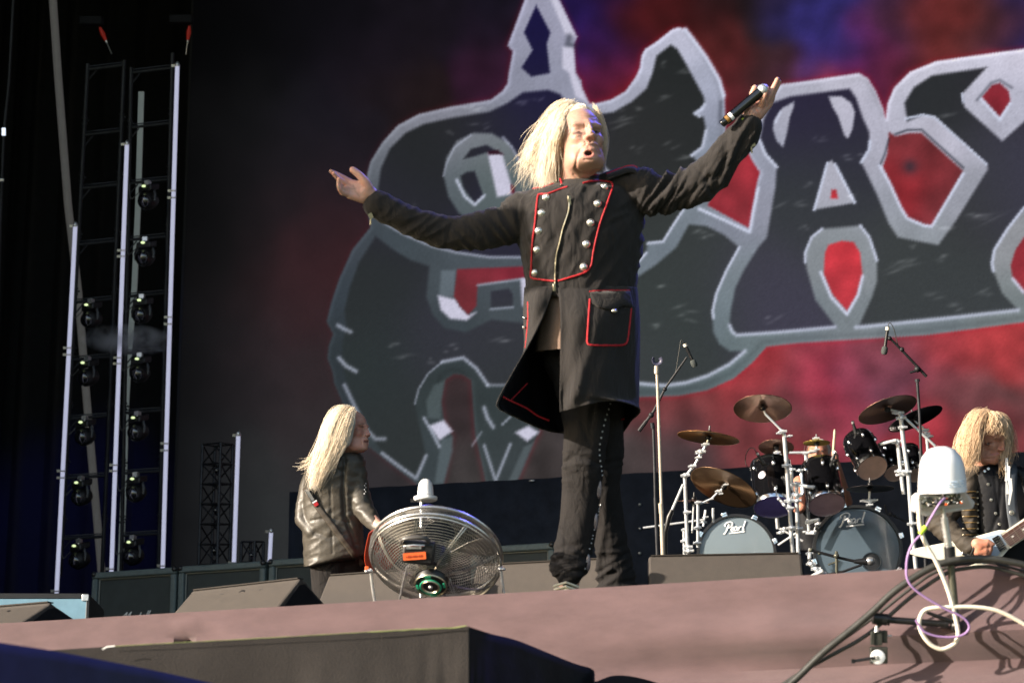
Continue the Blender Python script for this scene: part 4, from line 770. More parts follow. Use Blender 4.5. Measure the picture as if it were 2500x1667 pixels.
m = MB(); m.lathe([(.001, 7 * k), (4 * k, 7 * k), (5.5 * k, 3 * k)], P(2142, 1605, DA - .045), CB, 16); m.build('bolt', M['silver'], cl)
m = MB(); m.tube([P(2138, 1604, DA - .04), P(2085, 1613, DA - .04)], 3.6 * k, 8, flat=.6); m.box(P(2083, 1613, DA - .04), (4 * k, 5 * k, 3 * k), MR); m.build('handle', M['black_matt'], cl)
def cable(name, pts, r, m_, label, D=None, n=60, group=None):
    p3 = [P(p[0], p[1], p[2] if len(p) > 2 else D) for p in pts]
    m = MB(); m.tube([tuple(q) for q in cat(p3, n)], r, 10); return tag(m.build(name, m_), label, 'cable', group)
cable('cable', [(2241, 1216), (2243, 1240), (2246, 1289), (2262, 1330), (2282, 1364), (2303, 1410), (2318, 1451), (2331, 1500), (2339, 1543), (2334, 1565), (2320, 1577), (2298, 1584), (2272, 1572), (2252, 1547), (2244, 1518), (2254, 1492), (2275, 1484), (2308, 1482), (2372, 1481), (2423, 1487), (2461, 1501), (2510, 1528)], 5.2 * k, M['white_cab'], 'cream white cable looping once below the large dome antenna', DA - .075, 120)
cable('cable', [(2307, 1216, DA - .06), (2296, 1226, DA - .09), (2285, 1243), (2268, 1272), (2252, 1300), (2230, 1324), (2218, 1350), (2213, 1380), (2216, 1415), (2240, 1444), (2300, 1482), (2350, 1506), (2366, 1528), (2356, 1546), (2330, 1554), (2290, 1553), (2258, 1542), (2243, 1525), (2236, 1512)], 2.8 * k, M['purple_cab'], 'thin purple cable with a lime tape joint hanging beside the large dome antenna', DA - .09, 110)
m = MB(); m.tube([P(2246, 1303, DA - .09), P(2254, 1292, DA - .092), P(2260, 1286, DA - .09)], [6 * k, 7 * k, 6 * k], 10); jt = m.build('tape_joint', M['lime']); tag(jt, 'lime green tape wrapped where the thin purple cable meets the white cable', 'tape')
cable('cable', [(1905, 1690), (1950, 1650), (2010, 1592), (2079, 1536), (2130, 1493), (2175, 1450), (2215, 1420), (2260, 1392), (2305, 1373), (2360, 1364), (2430, 1365), (2520, 1382)], 9.0 * k, M['rubber'], 'thickest black rubber cable arching from the lower right over the skirt', DA - .02, 80, 'black cables')
cable('cable', [(1880, 1690), (1960, 1638), (2020, 1604), (2090, 1566), (2135, 1535), (2175, 1499), (2215, 1464), (2252, 1436), (2308, 1400), (2350, 1388), (2420, 1384), (2520, 1410)], 5.0 * k, M['rubber'], 'black rubber cable hanging lowest of the three in the arching bundle', DA - .0, 80, 'black cables')
cable('cable', [(1915, 1690), (1975, 1630), (2043, 1572), (2100, 1531), (2150, 1494), (2200, 1454), (2232, 1430), (2280, 1398), (2340, 1378), (2400, 1372), (2450, 1380), (2520, 1400)], 3.8 * k, M['rubber'], 'thinner black cable running in the middle of the arching bundle', DA + .02, 80, 'black cables')
# the cloth covered box in front of the skirt and its draped flank
def clothsheet(name, top, drop, m_, label, cat_, amp=.012, org=None, fold=6, nx_=160, nz_=40, back=.0):
    T = cat([P(*p) for p in top], nx_); g_ = []
    for j in range(nz_ + 1):
        row = []
        for i, q in enumerate(T):
            tt = j / nz_; v = Vector(q) - Vector((0, 0, 1)) * drop * tt
            a_ = amp * (noise.noise(Vector((i * .035 * fold / 6, tt * 1.5, 2))) + .5 * noise.noise(Vector((i * .11, tt * 4, 5)))) * min(1, tt * 5)
            row.append(v + CB * a_ - CU * 0)
        g_.append(row)
    if back:
        g_.insert(0, [p - fwd_h * -.006 + Vector((0, 0, -.002)) for p in g_[0]]); g_[0] = [p + fwd_h * back for p in g_[1]]
    m = MB(); m.sheet(g_); return m
m = clothsheet('x', [(60, 1592, 5.75), (300, 1577, 5.76), (700, 1555, 5.78), (1000, 1537, 5.8), (1146, 1530, 5.8)], 1.2, None, '', '', back=.45, amp=.02)
cv = thing('covered_box', 'low box under a dark brown cloth cover, yellow tape along its top edge', 'covered box', P(700, 1720, 5.9))
m.build('front_cover', M['deck_cloth'], cv, solid=.004)
m = clothsheet('x', [(1146, 1530, 5.8), (1165, 1536, 5.86), (1200, 1547, 5.95), (1260, 1562, 6.08), (1330, 1590, 6.2), (1400, 1618, 6.32), (1440, 1630, 6.38), (1450, 1640, 6.36), (1453, 1662, 6.3), (1500, 1648, 6.4), (1560, 1654, 6.5), (1640, 1680, 6.6), (1700, 1720, 6.65)], 1.0, None, '', '', amp=.05, nx_=200)
m.build('side_cover', M['dark_cloth'], cv, solid=.004)  # darker copy of the cover cloth: flank shade put into its colour
m = MB(); tp = cat([(260, 1577.5, 5.745), (420, 1568.5, 5.75), (600, 1559, 5.76), (800, 1547.5, 5.77), (1000, 1535.5, 5.785), (1080, 1532, 5.79), (1110, 1531, 5.79), (1140, 1525.5, 5.785)], 60)
g_ = [[P(x, y - .4 + 1.0 * noise.noise(Vector((x * .03, 0, 0))), D - .0015) for x, y, D in tp], [P(x, y + (.7 if x < 900 else 2.2) + (.5 if x < 900 else 1.4) * noise.noise(Vector((x * .04, 5, 0))), D - .0025) for x, y, D in tp]]
m.sheet(g_); m.build('tape_strip', M['tape'], cv, solid=.001)
m = MB(); m.tube([P(250, 1584, 5.72), P(262, 1578, 5.72), P(280, 1576, 5.72)], 1.3 * U(5.7), 6, flat=.3); m.build('tape_end', M['white_paint'], cv)
m = clothsheet('x', [(-300, 1530, 4.2), (-60, 1560, 4.5), (0, 1568, 4.6), (60, 1577, 4.7), (130, 1588, 4.8), (250, 1611, 4.95), (400, 1641, 5.1), (600, 1686, 5.3), (760, 1725, 5.4)], 1.0, None, '', '', amp=.02)
tag(m.build('blue_lit_cover', M['blue_lit_cloth'], solid=.004), 'cloth cover coloured as if in blue light, sloping across the lower left corner', 'cloth cover')

# ------------------------------------------------------------------ microphone stands
def stand_mic(mb_parent, tip, butt, D, L1=True, band=True):
    """a pencil of a microphone: butt (cable end) to tip (grille)"""
    a = P(*butt, D); b = P(*tip, D); d = (b - a); ln_ = d.length; d.normalize()
    t = thing('microphone', mb_parent, 'microphone', a, 'microphones on stands')
    m = MB(); m.tube([a, a + d * ln_ * .72], 4 * U(D), 10); m.build('body', M['black'], t)
    m = MB(); m.tube([a + d * ln_ * .02, a + d * ln_ * .13], 5 * U(D), 10); m.build('plug', M['white_cab'], t)
    m = MB(); m.lathe([(4.5 * U(D), 0), (7.5 * U(D), ln_ * .05), (8 * U(D), ln_ * .2), (6 * U(D), ln_ * .28), (.001, ln_ * .3)], a + d * ln_ * .7, d, 16); m.build('grille', M['grille'], t)
    return t
# straight stand, sunlit, with an empty clip
DS = 8.95; k = U(DS)
t = thing('microphone_stand', 'straight cream lit microphone stand with an empty clip, right of the singer', 'microphone stand', P(1620, 1560, DS), 'microphone stands')
m = MB(); m.tube([P(1604, 905, DS), P(1606, 960, DS), P(1615, 1230, DS)], 3.9 * k, 12); m.tube([P(1615, 1250, DS), P(1625, 1560, DS)], 5.3 * k, 12); m.build('pole', M['pole_cream'] if 'pole_cream' in M else M.setdefault('pole_cream', mat('champagne_steel', (.55, .47, .38), .4, metal=.25, var=.08)), t)
m = MB(); m.tube([P(1603, 893, DS), P(1603, 912, DS)], 6 * k, 12); m.tube([P(1613, 1228, DS), P(1615, 1252, DS)], 6.2 * k, 12); m.build('clutch', M['pole_cream'], t)
m = MB(); c_ = P(1604, 879, DS)
m.tube([c_ + CR * 9.5 * k * math.cos(q) + CU * 9.5 * k * math.sin(q) for q in np.linspace(R(140), R(400), 18)], 2.6 * k, 8, flat=2.2); m.tube([P(1604, 888, DS), P(1604, 894, DS)], 4 * k, 8); m.build('clip', mat('clip_blue', (.06, .06, .10), .4), t)
# boom stand behind it
DB = 11.8; k = U(DB)
t = thing('microphone_stand', 'black boom stand slanting up to the right behind the straight cream stand', 'microphone stand', P(1606, 1450, DB), 'microphone stands')
m = MB(); m.tube([P(1595, 1040, DB), P(1598, 1130, DB), P(1600, 1220, DB)], 3.6 * k, 8); m.tube([P(1600, 1215, DB), P(1610, 1470, DB)], 4.6 * k, 8); m.tube([P(1592, 1032, DB), P(1594, 1045, DB)], 5.5 * k, 10); m.build('pole', M['rail'], t)
m = MB(); m.tube([P(1561, 1051, DB), P(1596, 1004, DB), P(1624, 948, DB), P(1677, 872, DB)], [4 * k, 3.6 * k, 3 * k, 2.5 * k], 8); m.ell(P(1590, 1013, DB), 7 * k); m.ell(P(1623, 950, DB), 5.5 * k); m.tube([P(1560, 1052, DB), P(1578, 1028, DB)], 5 * k, 8); m.build('boom', M['black_matt'], t)
stand_mic('slim microphone pointing down to the right at the end of the left boom stand', (1698, 896), (1671, 838), DB)
cable('cable', [(1668, 836), (1664, 830), (1661, 838), (1656, 870), (1650, 905), (1640, 930)], .9 * k, M['rubber'], 'thin black lead dropping from the microphone on the left boom stand', DB, 30, 'thin microphone leads')
DB = 12.6; k = U(DB)
t = thing('microphone_stand', 'tall black boom stand rising behind the right hand cymbals', 'microphone stand', P(2258, 1420, DB), 'microphone stands')
m = MB(); m.tube([P(2239, 925, DB), P(2245, 1010, DB), P(2250, 1150, DB)], 3.6 * k, 8); m.tube([P(2248, 1100, DB), P(2262, 1420, DB)], 4.6 * k, 8); m.tube([P(2239, 925, DB), P(2240, 932, DB)], 6 * k, 8); m.build('pole', M['rail'], t)
m = MB(); m.tube([P(2172, 825, DB), P(2202, 855, DB), P(2235, 890, DB), P(2262, 919, DB)], [3 * k, 3.4 * k, 3.6 * k, 4 * k], 8); m.ell(P(2202, 853, DB), 6 * k); m.ell(P(2240, 901, DB), 8 * k); m.ell(P(2172, 826, DB), 5.5 * k); m.tube([P(2222, 909, DB), P(2238, 905, DB)], 3 * k, 6); m.build('boom', M['black_matt'], t)
stand_mic('slim microphone hanging down in front of the logo edge on the right boom stand', (2158, 866), (2168, 797), DB)
cable('cable', [(2168, 797), (2170, 790), (2175, 790), (2183, 805), (2190, 835), (2198, 855)], 1.0 * k, M['rubber'], 'thin black lead curling over the microphone on the right boom stand', DB, 30, 'thin microphone leads')

# ------------------------------------------------------------------ drum kit
def frame(ax):
    ax = Vector(ax).normalized(); a = (CR - ax * CR.dot(ax)).normalized(); return ax, a, ax.cross(a)
def drum(label, name, cx, cy, D, rx, ratio, rot, length, headmat, lugs=6, badge=False, shellmat='lacquer', cat_='drum', side=-1):
    """a drum whose near (lower) head is seen as an ellipse (rx px, ratio) centred (cx,cy); rot tilts it in the picture"""
    k = U(D); al = math.acos(ratio)
    dn = -CU * math.cos(rot) + CR * math.sin(rot)          # direction in the picture in which the shell's near end lies
    ax = (CB * ratio + dn * math.sin(al) * (1 if side < 0 else -1)).normalized()   # out of the visible head
    c = P(cx, cy, D); r = rx * k; _, a, b = frame(ax)
    t = thing(name, label, cat_, c - ax * length, 'black lacquered drums of the kit')
    m = MB(); m.lathe([(r * .97, -.012), (r, -.014), (r, -length + .014), (r * .97, -length + .012)], c, ax, 48, a0=a); m.build('shell', M[shellmat], t)
    m = MB(); m.lathe([(.001, .0), (r * .5, .001), (r * .975, .0), (r * .975, -.006)], c, ax, 48, a0=a); m.build('resonant_head', headmat, t)
    m = MB(); m.lathe([(.001, -length), (r * .97, -length)], c, ax, 48, a0=a); m.build('batter_head', headmat, t)
    for h, nm in ((0, 'hoop'), (-length, 'hoop')):
        m = MB(); s_ = 1 if h == 0 else -1
        m.lathe([(r * .985, h - s_ * .016), (r * 1.035, h - s_ * .016), (r * 1.03, h - s_ * .005), (r * 1.01, h + s_ * .007), (r * .985, h + s_ * .007), (r * .98, h - s_ * .002)], c, ax, 48, a0=a); m.build(nm, M['chrome'], t)
    for i in range(lugs):
        th = 6.2832 * (i + .5) / lugs; d_ = a * math.cos(th) + b * math.sin(th)
        for h, q0_, q1_ in ((-.055, .004, -.06), (-length + .055, -length - .004, -length + .06)):
            m = MB(); m.ell(c + d_ * (r * 1.03) + ax * h, (.012, .012, .024), Matrix((d_, ax.cross(d_), ax)).transposed(), 10, 8)
            m.tube([c + d_ * r * 1.035 + ax * q0_, c + d_ * r * 1.035 + ax * q1_], .0035, 6); m.build('lug', M['chrome'], t)
    if badge:
        d_ = (CB * .8 - CR * .45).normalized(); d_ = (d_ - ax * d_.dot(ax)).normalized(); m = MB(); m.lathe([(.026, .001), (.001, .003)], c - ax * length * .55 + d_ * r, d_, 20); m.build('badge', mat('badge', (.6, .55, .6), .3), t)
    return t
M['head_blue'] = mat('drum_head_clear', (.16, .13, .45), .25, coat=.6, var=.2, vscale=6)
M['head_mauve'] = mat('drum_head_mauve', (.50, .33, .38), .3, coat=.5, var=.2, vscale=6)
M['head_amber'] = mat('drum_head_amber', (.56, .37, .30), .3, coat=.5, var=.25, vscale=7)
drum('large rack tom with violet blue bottom head and pale oval badge, left of centre', 'tom_drum', 1890, 1236, 13.1, 50, .60, R(0), .30, M['head_blue'], badge=True)
drum('large rack tom with mauve bottom head at the centre of the kit', 'tom_drum', 2018, 1230, 13.1, 45, .70, R(4), .30, M['head_mauve'])
drum('tilted black tom with amber bottom head high on the right of the kit', 'tom_drum', 2129, 1141, 13.1, 38, .80, R(18), .27, M['head_amber'])
drum('smaller tilted tom with amber head tucked right of the high tom', 'tom_drum', 2186, 1153, 13.3, 27, .80, R(14), .23, M['head_amber'], 5)
drum('rightmost small tom half hidden behind the chrome stands', 'tom_drum', 2236, 1158, 13.5, 24, .75, R(6), .22, M['head_amber'], 5)
M['logo_white'] = mat('logo_vinyl', (.86, .87, .88), .8, spec=.2)
def bass(label, cx, cy, D, rx, ry, headcol, logo, port=None):
    k = U(D); c = P(cx, cy, D); r = rx * k; nrm = (-wd + CR * .04).normalized(); zz = Vector((0, 0, 1)); a = zz.cross(nrm).normalized()
    sc = 1.0
    t = thing('bass_drum', label, 'bass drum', c - zz * r, 'large bass drums of the kit')
    hm = mat('bass_head', headcol, .22, coat=.4, var=.05, vscale=3)
    m = MB(); m.lathe([(r * .95, -.02), (r * .96, -.42)], c, nrm, 64, a0=a); m.build('shell', M['lacquer'], t)
    m = MB(); m.lathe([(.001, .004), (r * .5, .0035), (r * .945, 0), (r * .945, -.01)], c, nrm, 64, a0=a); hd = m.build('head', hm, t)
    m = MB(); m.lathe([(r * .925, .004), (r * .93, .018), (r * .995, .018), (r, .012), (r, -.03), (r * .965, -.032)], c, nrm, 64, a0=a); m.build('hoop', M['black'], t)
    for i in range(8):
        th = 6.2832 * (i + .35) / 8; d_ = a * math.cos(th) + zz * math.sin(th); m = MB(); MM = Matrix((d_, nrm.cross(d_), nrm)).transposed()
        m.box(c + d_ * (r * 1.01) + nrm * .01, (.014, .02, .012), MM); m.tube([c + d_ * r * 1.03 + nrm * .01, c + d_ * r * 1.03 - nrm * .12], .005, 6); m.box(c + d_ * r * 1.035 + nrm * .026, (.008, .018, .006), MM)
        m.build('claw', M['chrome'], t, bevel=.003)
    if port:
        pc = PPL(*port, c + nrm * .006, nrm); m = MB(); m.lathe([(.001, .0), (.054, .0), (.058, .004)], pc, nrm, 32); m.build('port_hole', M['black'], t)
        m = MB(); m.ring(pc + nrm * .004, nrm, .058, .004, 40, 6); m.build('port_ring', M['lacquer'], t)
    # script badge
    (lx, ly), w_ = logo; o = PPL(lx, ly, c + nrm * .008, nrm); k2 = U(D) * w_ / 70; m = MB(); U2 = -a if a.dot(CR) < 0 else a; tilt = .09
    U2 = (U2 + zz * tilt).normalized(); V2 = zz + U2 * .18
    def ln(pts, w2=1.5): m.tube([o + U2 * x * k2 + V2 * y * k2 for x, y in pts], w2 * k2, 6, flat=.5)
    m_flat = 1
    ln(bez((-2, -1), (2, -2), (6, 6), (9, 20), (10, 25)), 2.1); ln(bez((1, 20), (-1, 25), (6, 31), (16, 31), (22, 26), (19, 18), (11, 14), (8, 15)), 2.0); ln([(11, 25), (7, 6)], 2.4)
    ln(bez((21, 8), (27, 10), (27, 15), (22, 14), (20, 8), (24, 3), (29, 6)), 1.6)
    ln(bez((38, 13), (33, 15), (29, 9), (31, 4), (36, 6), (39, 13)), 1.7); ln(bez((39, 13), (38, 5), (41, 4)), 1.7)
    ln([(44, 14), (43, 4)], 1.8); ln(bez((43, 8), (46, 13), (51, 14)), 1.7); ln(bez((60, 30), (57, 14), (56, 5), (60, 4)), 2.2)
    ln([(16, -3), (62, -3), (61, -1), (17, -1.5)], 1.1)
    m.build('script_logo', M['logo_white'], hd)
    return t
bass('left bass drum with pale grey blue head and white script, behind the right floor monitor', 1798, 1350, 14.6, 97, 97, (.155, .195, .22), ((1768, 1301), 57))
bass('right bass drum with slate blue head, white script and a round port hole', 2094, 1340, 13.5, 109, 106, (.06, .085, .11), ((2050, 1284), 68), (2128, 1371))
def brons(name, c1):
    m = mat(name, c1, .33, metal=.95); nt = m.node_tree; b = nt.nodes['Principled BSDF']; b.inputs['Anisotropic'].default_value = .85
    tg = nt.nodes.new('ShaderNodeTangent'); tg.direction_type = 'RADIAL'; tg.axis = 'Z'; nt.links.new(tg.outputs[0], b.inputs['Tangent']); return m
M['cym_brown'] = brons('cymbal_bronze', (.30, .17, .12)); M['cym_orange'] = brons('cymbal_gold', (.55, .28, .10)); M['cym_dark'] = brons('cymbal_dark', (.05, .042, .045)); M['cym_gold'] = brons('cymbal_brass', (.55, .42, .10)); M['cym_china'] = brons('cymbal_china', (.26, .16, .09))
def cymbal(label, cx, cy, D, rx, ry, rot, m_, polys, arms=(), under=True):
    """polys: list of lists of px points for the stand tubes, thickest first"""
    k = U(D); r = rx * k; ratio = ry / rx; al = math.acos(min(ratio, .98))
    up_ = CU * math.cos(rot) + CR * math.sin(rot)
    ax = (-CB * ratio + up_ * math.sin(al)).normalized()   # upward axis; underside towards the viewer
    c = P(cx, cy, D); _, a, b = frame(ax)
    t = thing('cymbal_stand', label, 'cymbal', P(polys[0][-1][0], polys[0][-1][1], D), 'cymbals on chrome stands')
    m = MB(); prof = [(.006, r * .125), (r * .10, r * .11), (r * .17, r * .06), (r * .2, r * .05)] + [(r * q, r * .05 - r * .09 * ((q - .2) / .8) ** 1.3 + .0006 * math.sin(q * 120)) for q in np.linspace(.24, 1, 26)]
    bl_ = world_loc(t); m.lathe(prof, bl_, (0, 0, 1), 96); cy_ = m.build('cymbal', m_, t, solid=.0022); cy_.location = c - bl_; cy_.rotation_mode = 'QUATERNION'; cy_.rotation_quaternion = ax.to_track_quat('Z', 'Y')
    m = MB(); m.ell(c + ax * r * .15, (.016, .016, .014)); m.tube([c + ax * r * .1, c + ax * (r * .15 + .04)], .005, 8); m.ell(c + ax * -.005, (.02, .02, .016)); m.build('felt_and_nut', M['black'], t)
    for i, pl in enumerate(polys):
        m = MB(); w_ = pl[0][2] if len(pl[0]) > 2 else 4.2
        m.tube([P(q[0], q[1], D) for q in pl], w_ * k, 10); m.build('stand_tube', M['chrome_w'], t)
    m = MB(); q0 = polys[-1][0]; m.tube([c - ax * .0, P(q0[0], q0[1], D)], 2.6 * k, 8)
    for (x, y, s_) in arms:
        m.ell(P(x, y, D - .01), (s_ * k, s_ * .8 * k, s_ * k), MR, 10, 8); m.tube([P(x - s_ * 1.4, y + 1, D - .02), P(x + s_ * 1.4, y - 1, D - .02)], s_ * .45 * k, 8)
    m.build('clamp', M['chrome_w'], t)
    return t
M['chrome_w'] = mat('bright_chrome', (.80, .83, .86), .30, metal=.55, var=.05, vscale=40)
cymbal('top left crash cymbal with violet sheen beneath, on the tallest central stand', 1862, 995, 12.9, 71, 36, R(3), M['cym_brown'], [[(1914, 1058, 5.2), (1921, 1140), (1935, 1351)], [(1868, 1010, 3), (1914, 1056)]], [(1911, 1053, 7), (1902, 1057, 5), (1928, 1064, 5), (1920, 1136, 8), (1927, 1222, 9), (1929, 1240, 7), (1932, 1288, 8)])
cymbal('thin orange lit crash cymbal at the far left of the kit', 1730, 1066, 12.8, 76, 18, R(8), M['cym_orange'], [[(1672, 1162, 4.6), (1675, 1250), (1679, 1355)], [(1727, 1080, 3.4), (1710, 1110), (1696, 1135), (1672, 1164)]], [(1722, 1085, 7), (1710, 1103, 9), (1705, 1117, 6), (1690, 1138, 7), (1673, 1160, 8), (1678, 1250, 7), (1680, 1335, 8), (1681, 1345, 9)])
cymbal('large brown china cymbal leaning right, low on the left of the kit', 1768, 1187, 12.7, 86, 40, R(27), M['cym_china'], [[(1704, 1222, 4), (1704, 1280), (1704, 1335)], [(1768, 1190, 2.6), (1755, 1199), (1737, 1217), (1704, 1232)]], [(1772, 1183, 5), (1754, 1199, 6), (1760, 1205, 4), (1737, 1218, 4), (1704, 1226, 6), (1703, 1288, 7), (1702, 1325, 7)])
cymbal('small dark crash cymbal in the middle, right of the tallest central stand', 1895, 1091, 13.4, 43, 22, R(4), M['cym_brown'], [[(1888, 1136, 4.6), (1894, 1230), (1899, 1290)], [(1897, 1100, 3.6), (1898, 1118), (1890, 1136)]], [(1897, 1104, 6), (1898, 1112, 7), (1900, 1121, 6), (1888, 1134, 9), (1891, 1206, 9), (1893, 1215, 8)])
cymbal('little stacked gold splash cymbal just above the drummer\'s face', 1994, 1080, 13.3, 33, 9, R(0), M['cym_gold'], [[(1968, 1108, 4.6), (1971, 1190), (1973, 1266)], [(1994, 1085, 3.2), (1992, 1103), (1980, 1104), (1927, 1105)]], [(1994, 1097, 5), (1982, 1102, 6), (1968, 1106, 6), (1970, 1185, 7), (1992, 1070, 6)])
cymbal('upper right crash cymbal tilted down to the left', 2166, 998, 12.9, 74, 33, R(-16), M['cym_brown'], [[(2199, 1018, 5.4), (2206, 1080), (2218, 1160), (2226, 1280), (2238, 1402)], [(2192, 1004, 3.4), (2283, 1088)]], [(2186, 1007, 6), (2196, 1008, 8), (2200, 1020, 9), (2204, 1043, 8), (2226, 1278, 8), (2237, 1278, 6), (2214, 1152, 8)])
cymbal('darkest cymbal, behind and right of the upper right crash', 2234, 1020, 13.5, 70, 26, R(-20), M['cym_dark'], [[(2262, 1060, 4), (2270, 1150), (2280, 1300)], [(2236, 1030, 2.6), (2252, 1042), (2262, 1062)]], [(2258, 1050, 7), (2262, 1058, 6), (2270, 1065, 6)])
cymbal('flat dark cymbal low over the right bass drum', 2124, 1191, 13.0, 58, 13, R(0), M['cym_dark'], [[(2122, 1228, 4.2), (2124, 1234)], [(2123, 1200, 3), (2122, 1230)]], [(2122, 1222, 8), (2108, 1222, 6), (2135, 1221, 6), (2123, 1232, 6)])
cymbal('thin hi-hat cymbals at the far left, level with the china cymbal', 1694, 1223, 12.9, 40, 5, R(3), M['cym_brown'], [[(1670, 1290, 4), (1671, 1354)], [(1694, 1226, 2.5), (1690, 1300)]], [(1671, 1320, 7), (1670, 1292, 5)])
# remaining chrome hardware: free standing tubes that carry the toms
def hw(label, pts, r, D, knobs, foot=()):
    k = U(D); t = thing('drum_rack_stand', label, 'drum stand', P(pts[-1][0], pts[-1][1], D), 'chrome tom stands'); m = MB(); m.tube([P(x, y, D) for x, y in pts], r * k, 10); m.build('stand_tube', M['chrome_w'], t)
    for x, y, s_ in knobs: m = MB(); m.ell(P(x, y, D - .015), (s_ * k, s_ * .8 * k, s_ * k), MR, 10, 8); m.tube([P(x - s_ * 1.5, y + 1, D - .02), P(x + s_ * 1.5, y - 1, D - .02)], s_ * .45 * k, 8); m.build('clamp', M['chrome_w'], t)
    for a_, b_ in foot: m = MB(); m.tube([P(*a_, D), P(*b_, D - .05)], r * .8 * k, 8); m.build('bracket_arm', M['chrome_w'], t)
hw('short thick chrome tube right of the tallest central stand', [(1944, 1184), (1946, 1240), (1949, 1352)], 5, 13.0, [(1943, 1180, 7), (1945, 1208, 8), (1946, 1222, 7), (1948, 1290, 8)], [((1935, 1180), (1985, 1190)), ((1900, 1216), (1916, 1234)), ((1916, 1234), (1930, 1240))])
hw('chrome tube pair between the two large toms', [(1932, 1148), (1934, 1205)], 4.2, 13.1, [(1933, 1146, 6), (1952, 1148, 6), (1940, 1183, 6)], [((1956, 1150), (1960, 1205)), ((1925, 1183), (1990, 1188)), ((1960, 1205), (1945, 1216))])
hw('chrome post carrying the high right toms', [(2192, 1080), (2198, 1140), (2206, 1206)], 5, 12.95, [(2190, 1078, 9), (2196, 1150, 8), (2207, 1156, 8)], [((2150, 1084), (2188, 1074)), ((2188, 1160), (2222, 1148))])
hw('short chrome upright at the left end of the kit, below the hi-hat', [(1741, 1240), (1741, 1275)], 3.4, 13.2, [(1722, 1262, 5), (1717, 1275, 6)], [((1722, 1245), (1717, 1285)), ((1570, 1288), (1720, 1268))])
hw('chrome pedal frame at the foot between the floor monitor and right bass drum', [(1972, 1372), (2020, 1414)], 6, 12.9, [(1980, 1376, 8), (1992, 1388, 8), (2004, 1400, 9), (2014, 1410, 8), (1976, 1350, 6)], [((1975, 1410), (2010, 1392)), ((1978, 1340), (1976, 1365)), ((1968, 1300), (1990, 1300)), ((1968, 1274), (2000, 1268))])
hw('bracket stand with struts behind the two bass drums', [(1972, 1266), (1975, 1300)], 3.5, 13.6, [(1975, 1275, 6), (1998, 1278, 6), (1998, 1300, 6), (1915, 1290, 6), (1905, 1300, 6)], [((1895, 1285), (1960, 1320)), ((1900, 1330), (1945, 1300)), ((1960, 1298), (2005, 1296))])
# black support arm left
k = U(12.6); t = thing('drum_rack_stand', 'slanting chrome brace with black rubber end at the far left of the kit', 'drum stand', P(1628, 1330, 12.6), 'chrome tom stands')
m = MB(); m.tube([P(1668, 1182, 12.6), P(1640, 1246, 12.6)], 3.4 * k, 8); m.build('stand_tube', M['chrome_w'], t); m = MB(); m.tube([P(1641, 1244, 12.6), P(1633, 1262, 12.6), P(1624, 1300, 12.6), P(1626, 1400, 12.6)], [5 * k, 7 * k, 5 * k, 4 * k], 10); m.build('rubber_end', M['black'], t)
# microphones clipped to drums and the one on the right bass drum
def clipmic(label, a, b, D, r=4):
    k = U(D); t = thing('microphone', label, 'microphone', P(*b, D), 'clip microphones on the drums'); A_ = P(*a, D); B_ = P(*b, D)
    m = MB(); m.tube([A_, A_.lerp(B_, .5), B_], [r * .7 * k, r * k, r * 1.5 * k], 10); m.build('body', M['black'], t); m = MB(); m.tube([A_.lerp(B_, .05), A_.lerp(B_, .22)], r * .95 * k, 10); m.build('plug', M['silver'], t)
    m = MB(); m.ell(B_ + CR * 6 * k, (8 * k, 5 * k, 7 * k), MR, 10, 8); m.tube([B_, B_ - CU * 12 * k - CR * 4 * k], 2.4 * k, 6); m.build('clip', M['black_matt'], t)
clipmic('small black microphone clipped to the rim of the left large tom', (1847, 1104), (1864, 1132), 12.9)
clipmic('small black microphone clipped to the centre tom beside the drumstick', (2040, 1100), (2032, 1124), 12.9)
clipmic('small black microphone standing on the rim of the high tilted tom', (2081, 1027), (2090, 1058), 12.9)
cable('cable', [(1848, 1106), (1840, 1094), (1828, 1096), (1820, 1115), (1822, 1135), (1835, 1146), (1850, 1140)], 1.0 * U(12.9), M['rubber'], 'thin black lead looping at the left large tom', 12.9, 30, 'thin microphone leads')
D_ = 12.75; k = U(D_)
t = thing('microphone', 'silver headed black microphone at the port hole of the right bass drum', 'microphone', P(2110, 1372, D_))
m = MB(); m.tube([P(2085, 1370, D_), P(2116, 1370, D_)], [5 * k, 9 * k], 12); m.build('body', M['black'], t); m = MB(); m.ell(P(2124, 1369, D_), (13 * k, 11 * k, 11 * k), MR); m.build('grille', M['silver'], t)
t = thing('microphone_stand', 'low black boom stand in front of the right bass drum', 'microphone stand', P(2042, 1410, D_), 'microphone stands')
m = MB(); m.tube([P(1978, 1342, D_), P(2045, 1360, D_), P(2098, 1372, D_)], 3.6 * k, 8); m.tube([P(2020, 1402, D_), P(2060, 1394, D_), P(2104, 1378, D_)], 3 * k, 8); m.build('boom', M['black_matt'], t)
m = MB(); m.tube([P(2042, 1345, D_), P(2043, 1420, D_)], 3.6 * k, 8); m.ell(P(2042, 1356, D_ - .01), 7 * k); m.tube([P(2022, 1378, D_), P(2050, 1368, D_)], 2.4 * k, 6); m.ell(P(1980, 1342, D_), (6 * k, 5 * k, 5 * k), MR); m.ell(P(2000, 1350, D_), (4 * k, 4 * k, 4 * k)); m.build('pole', M['olive_pole'], t)
t = thing('microphone_stand', 'small black gooseneck stand above the right shoulder of the bass drum', 'microphone stand', P(2215, 1290, 13.2), 'microphone stands')
m = MB(); m.tube([P(2160, 1232, 13.2), P(2166, 1255, 13.2), P(2190, 1263, 13.2), P(2214, 1274, 13.2)], 2.2 * U(13.2), 8); m.ell(P(2174, 1254, 13.2), .012); m.ell(P(2184, 1259, 13.2), .01); m.build('boom', M['rail'], t)
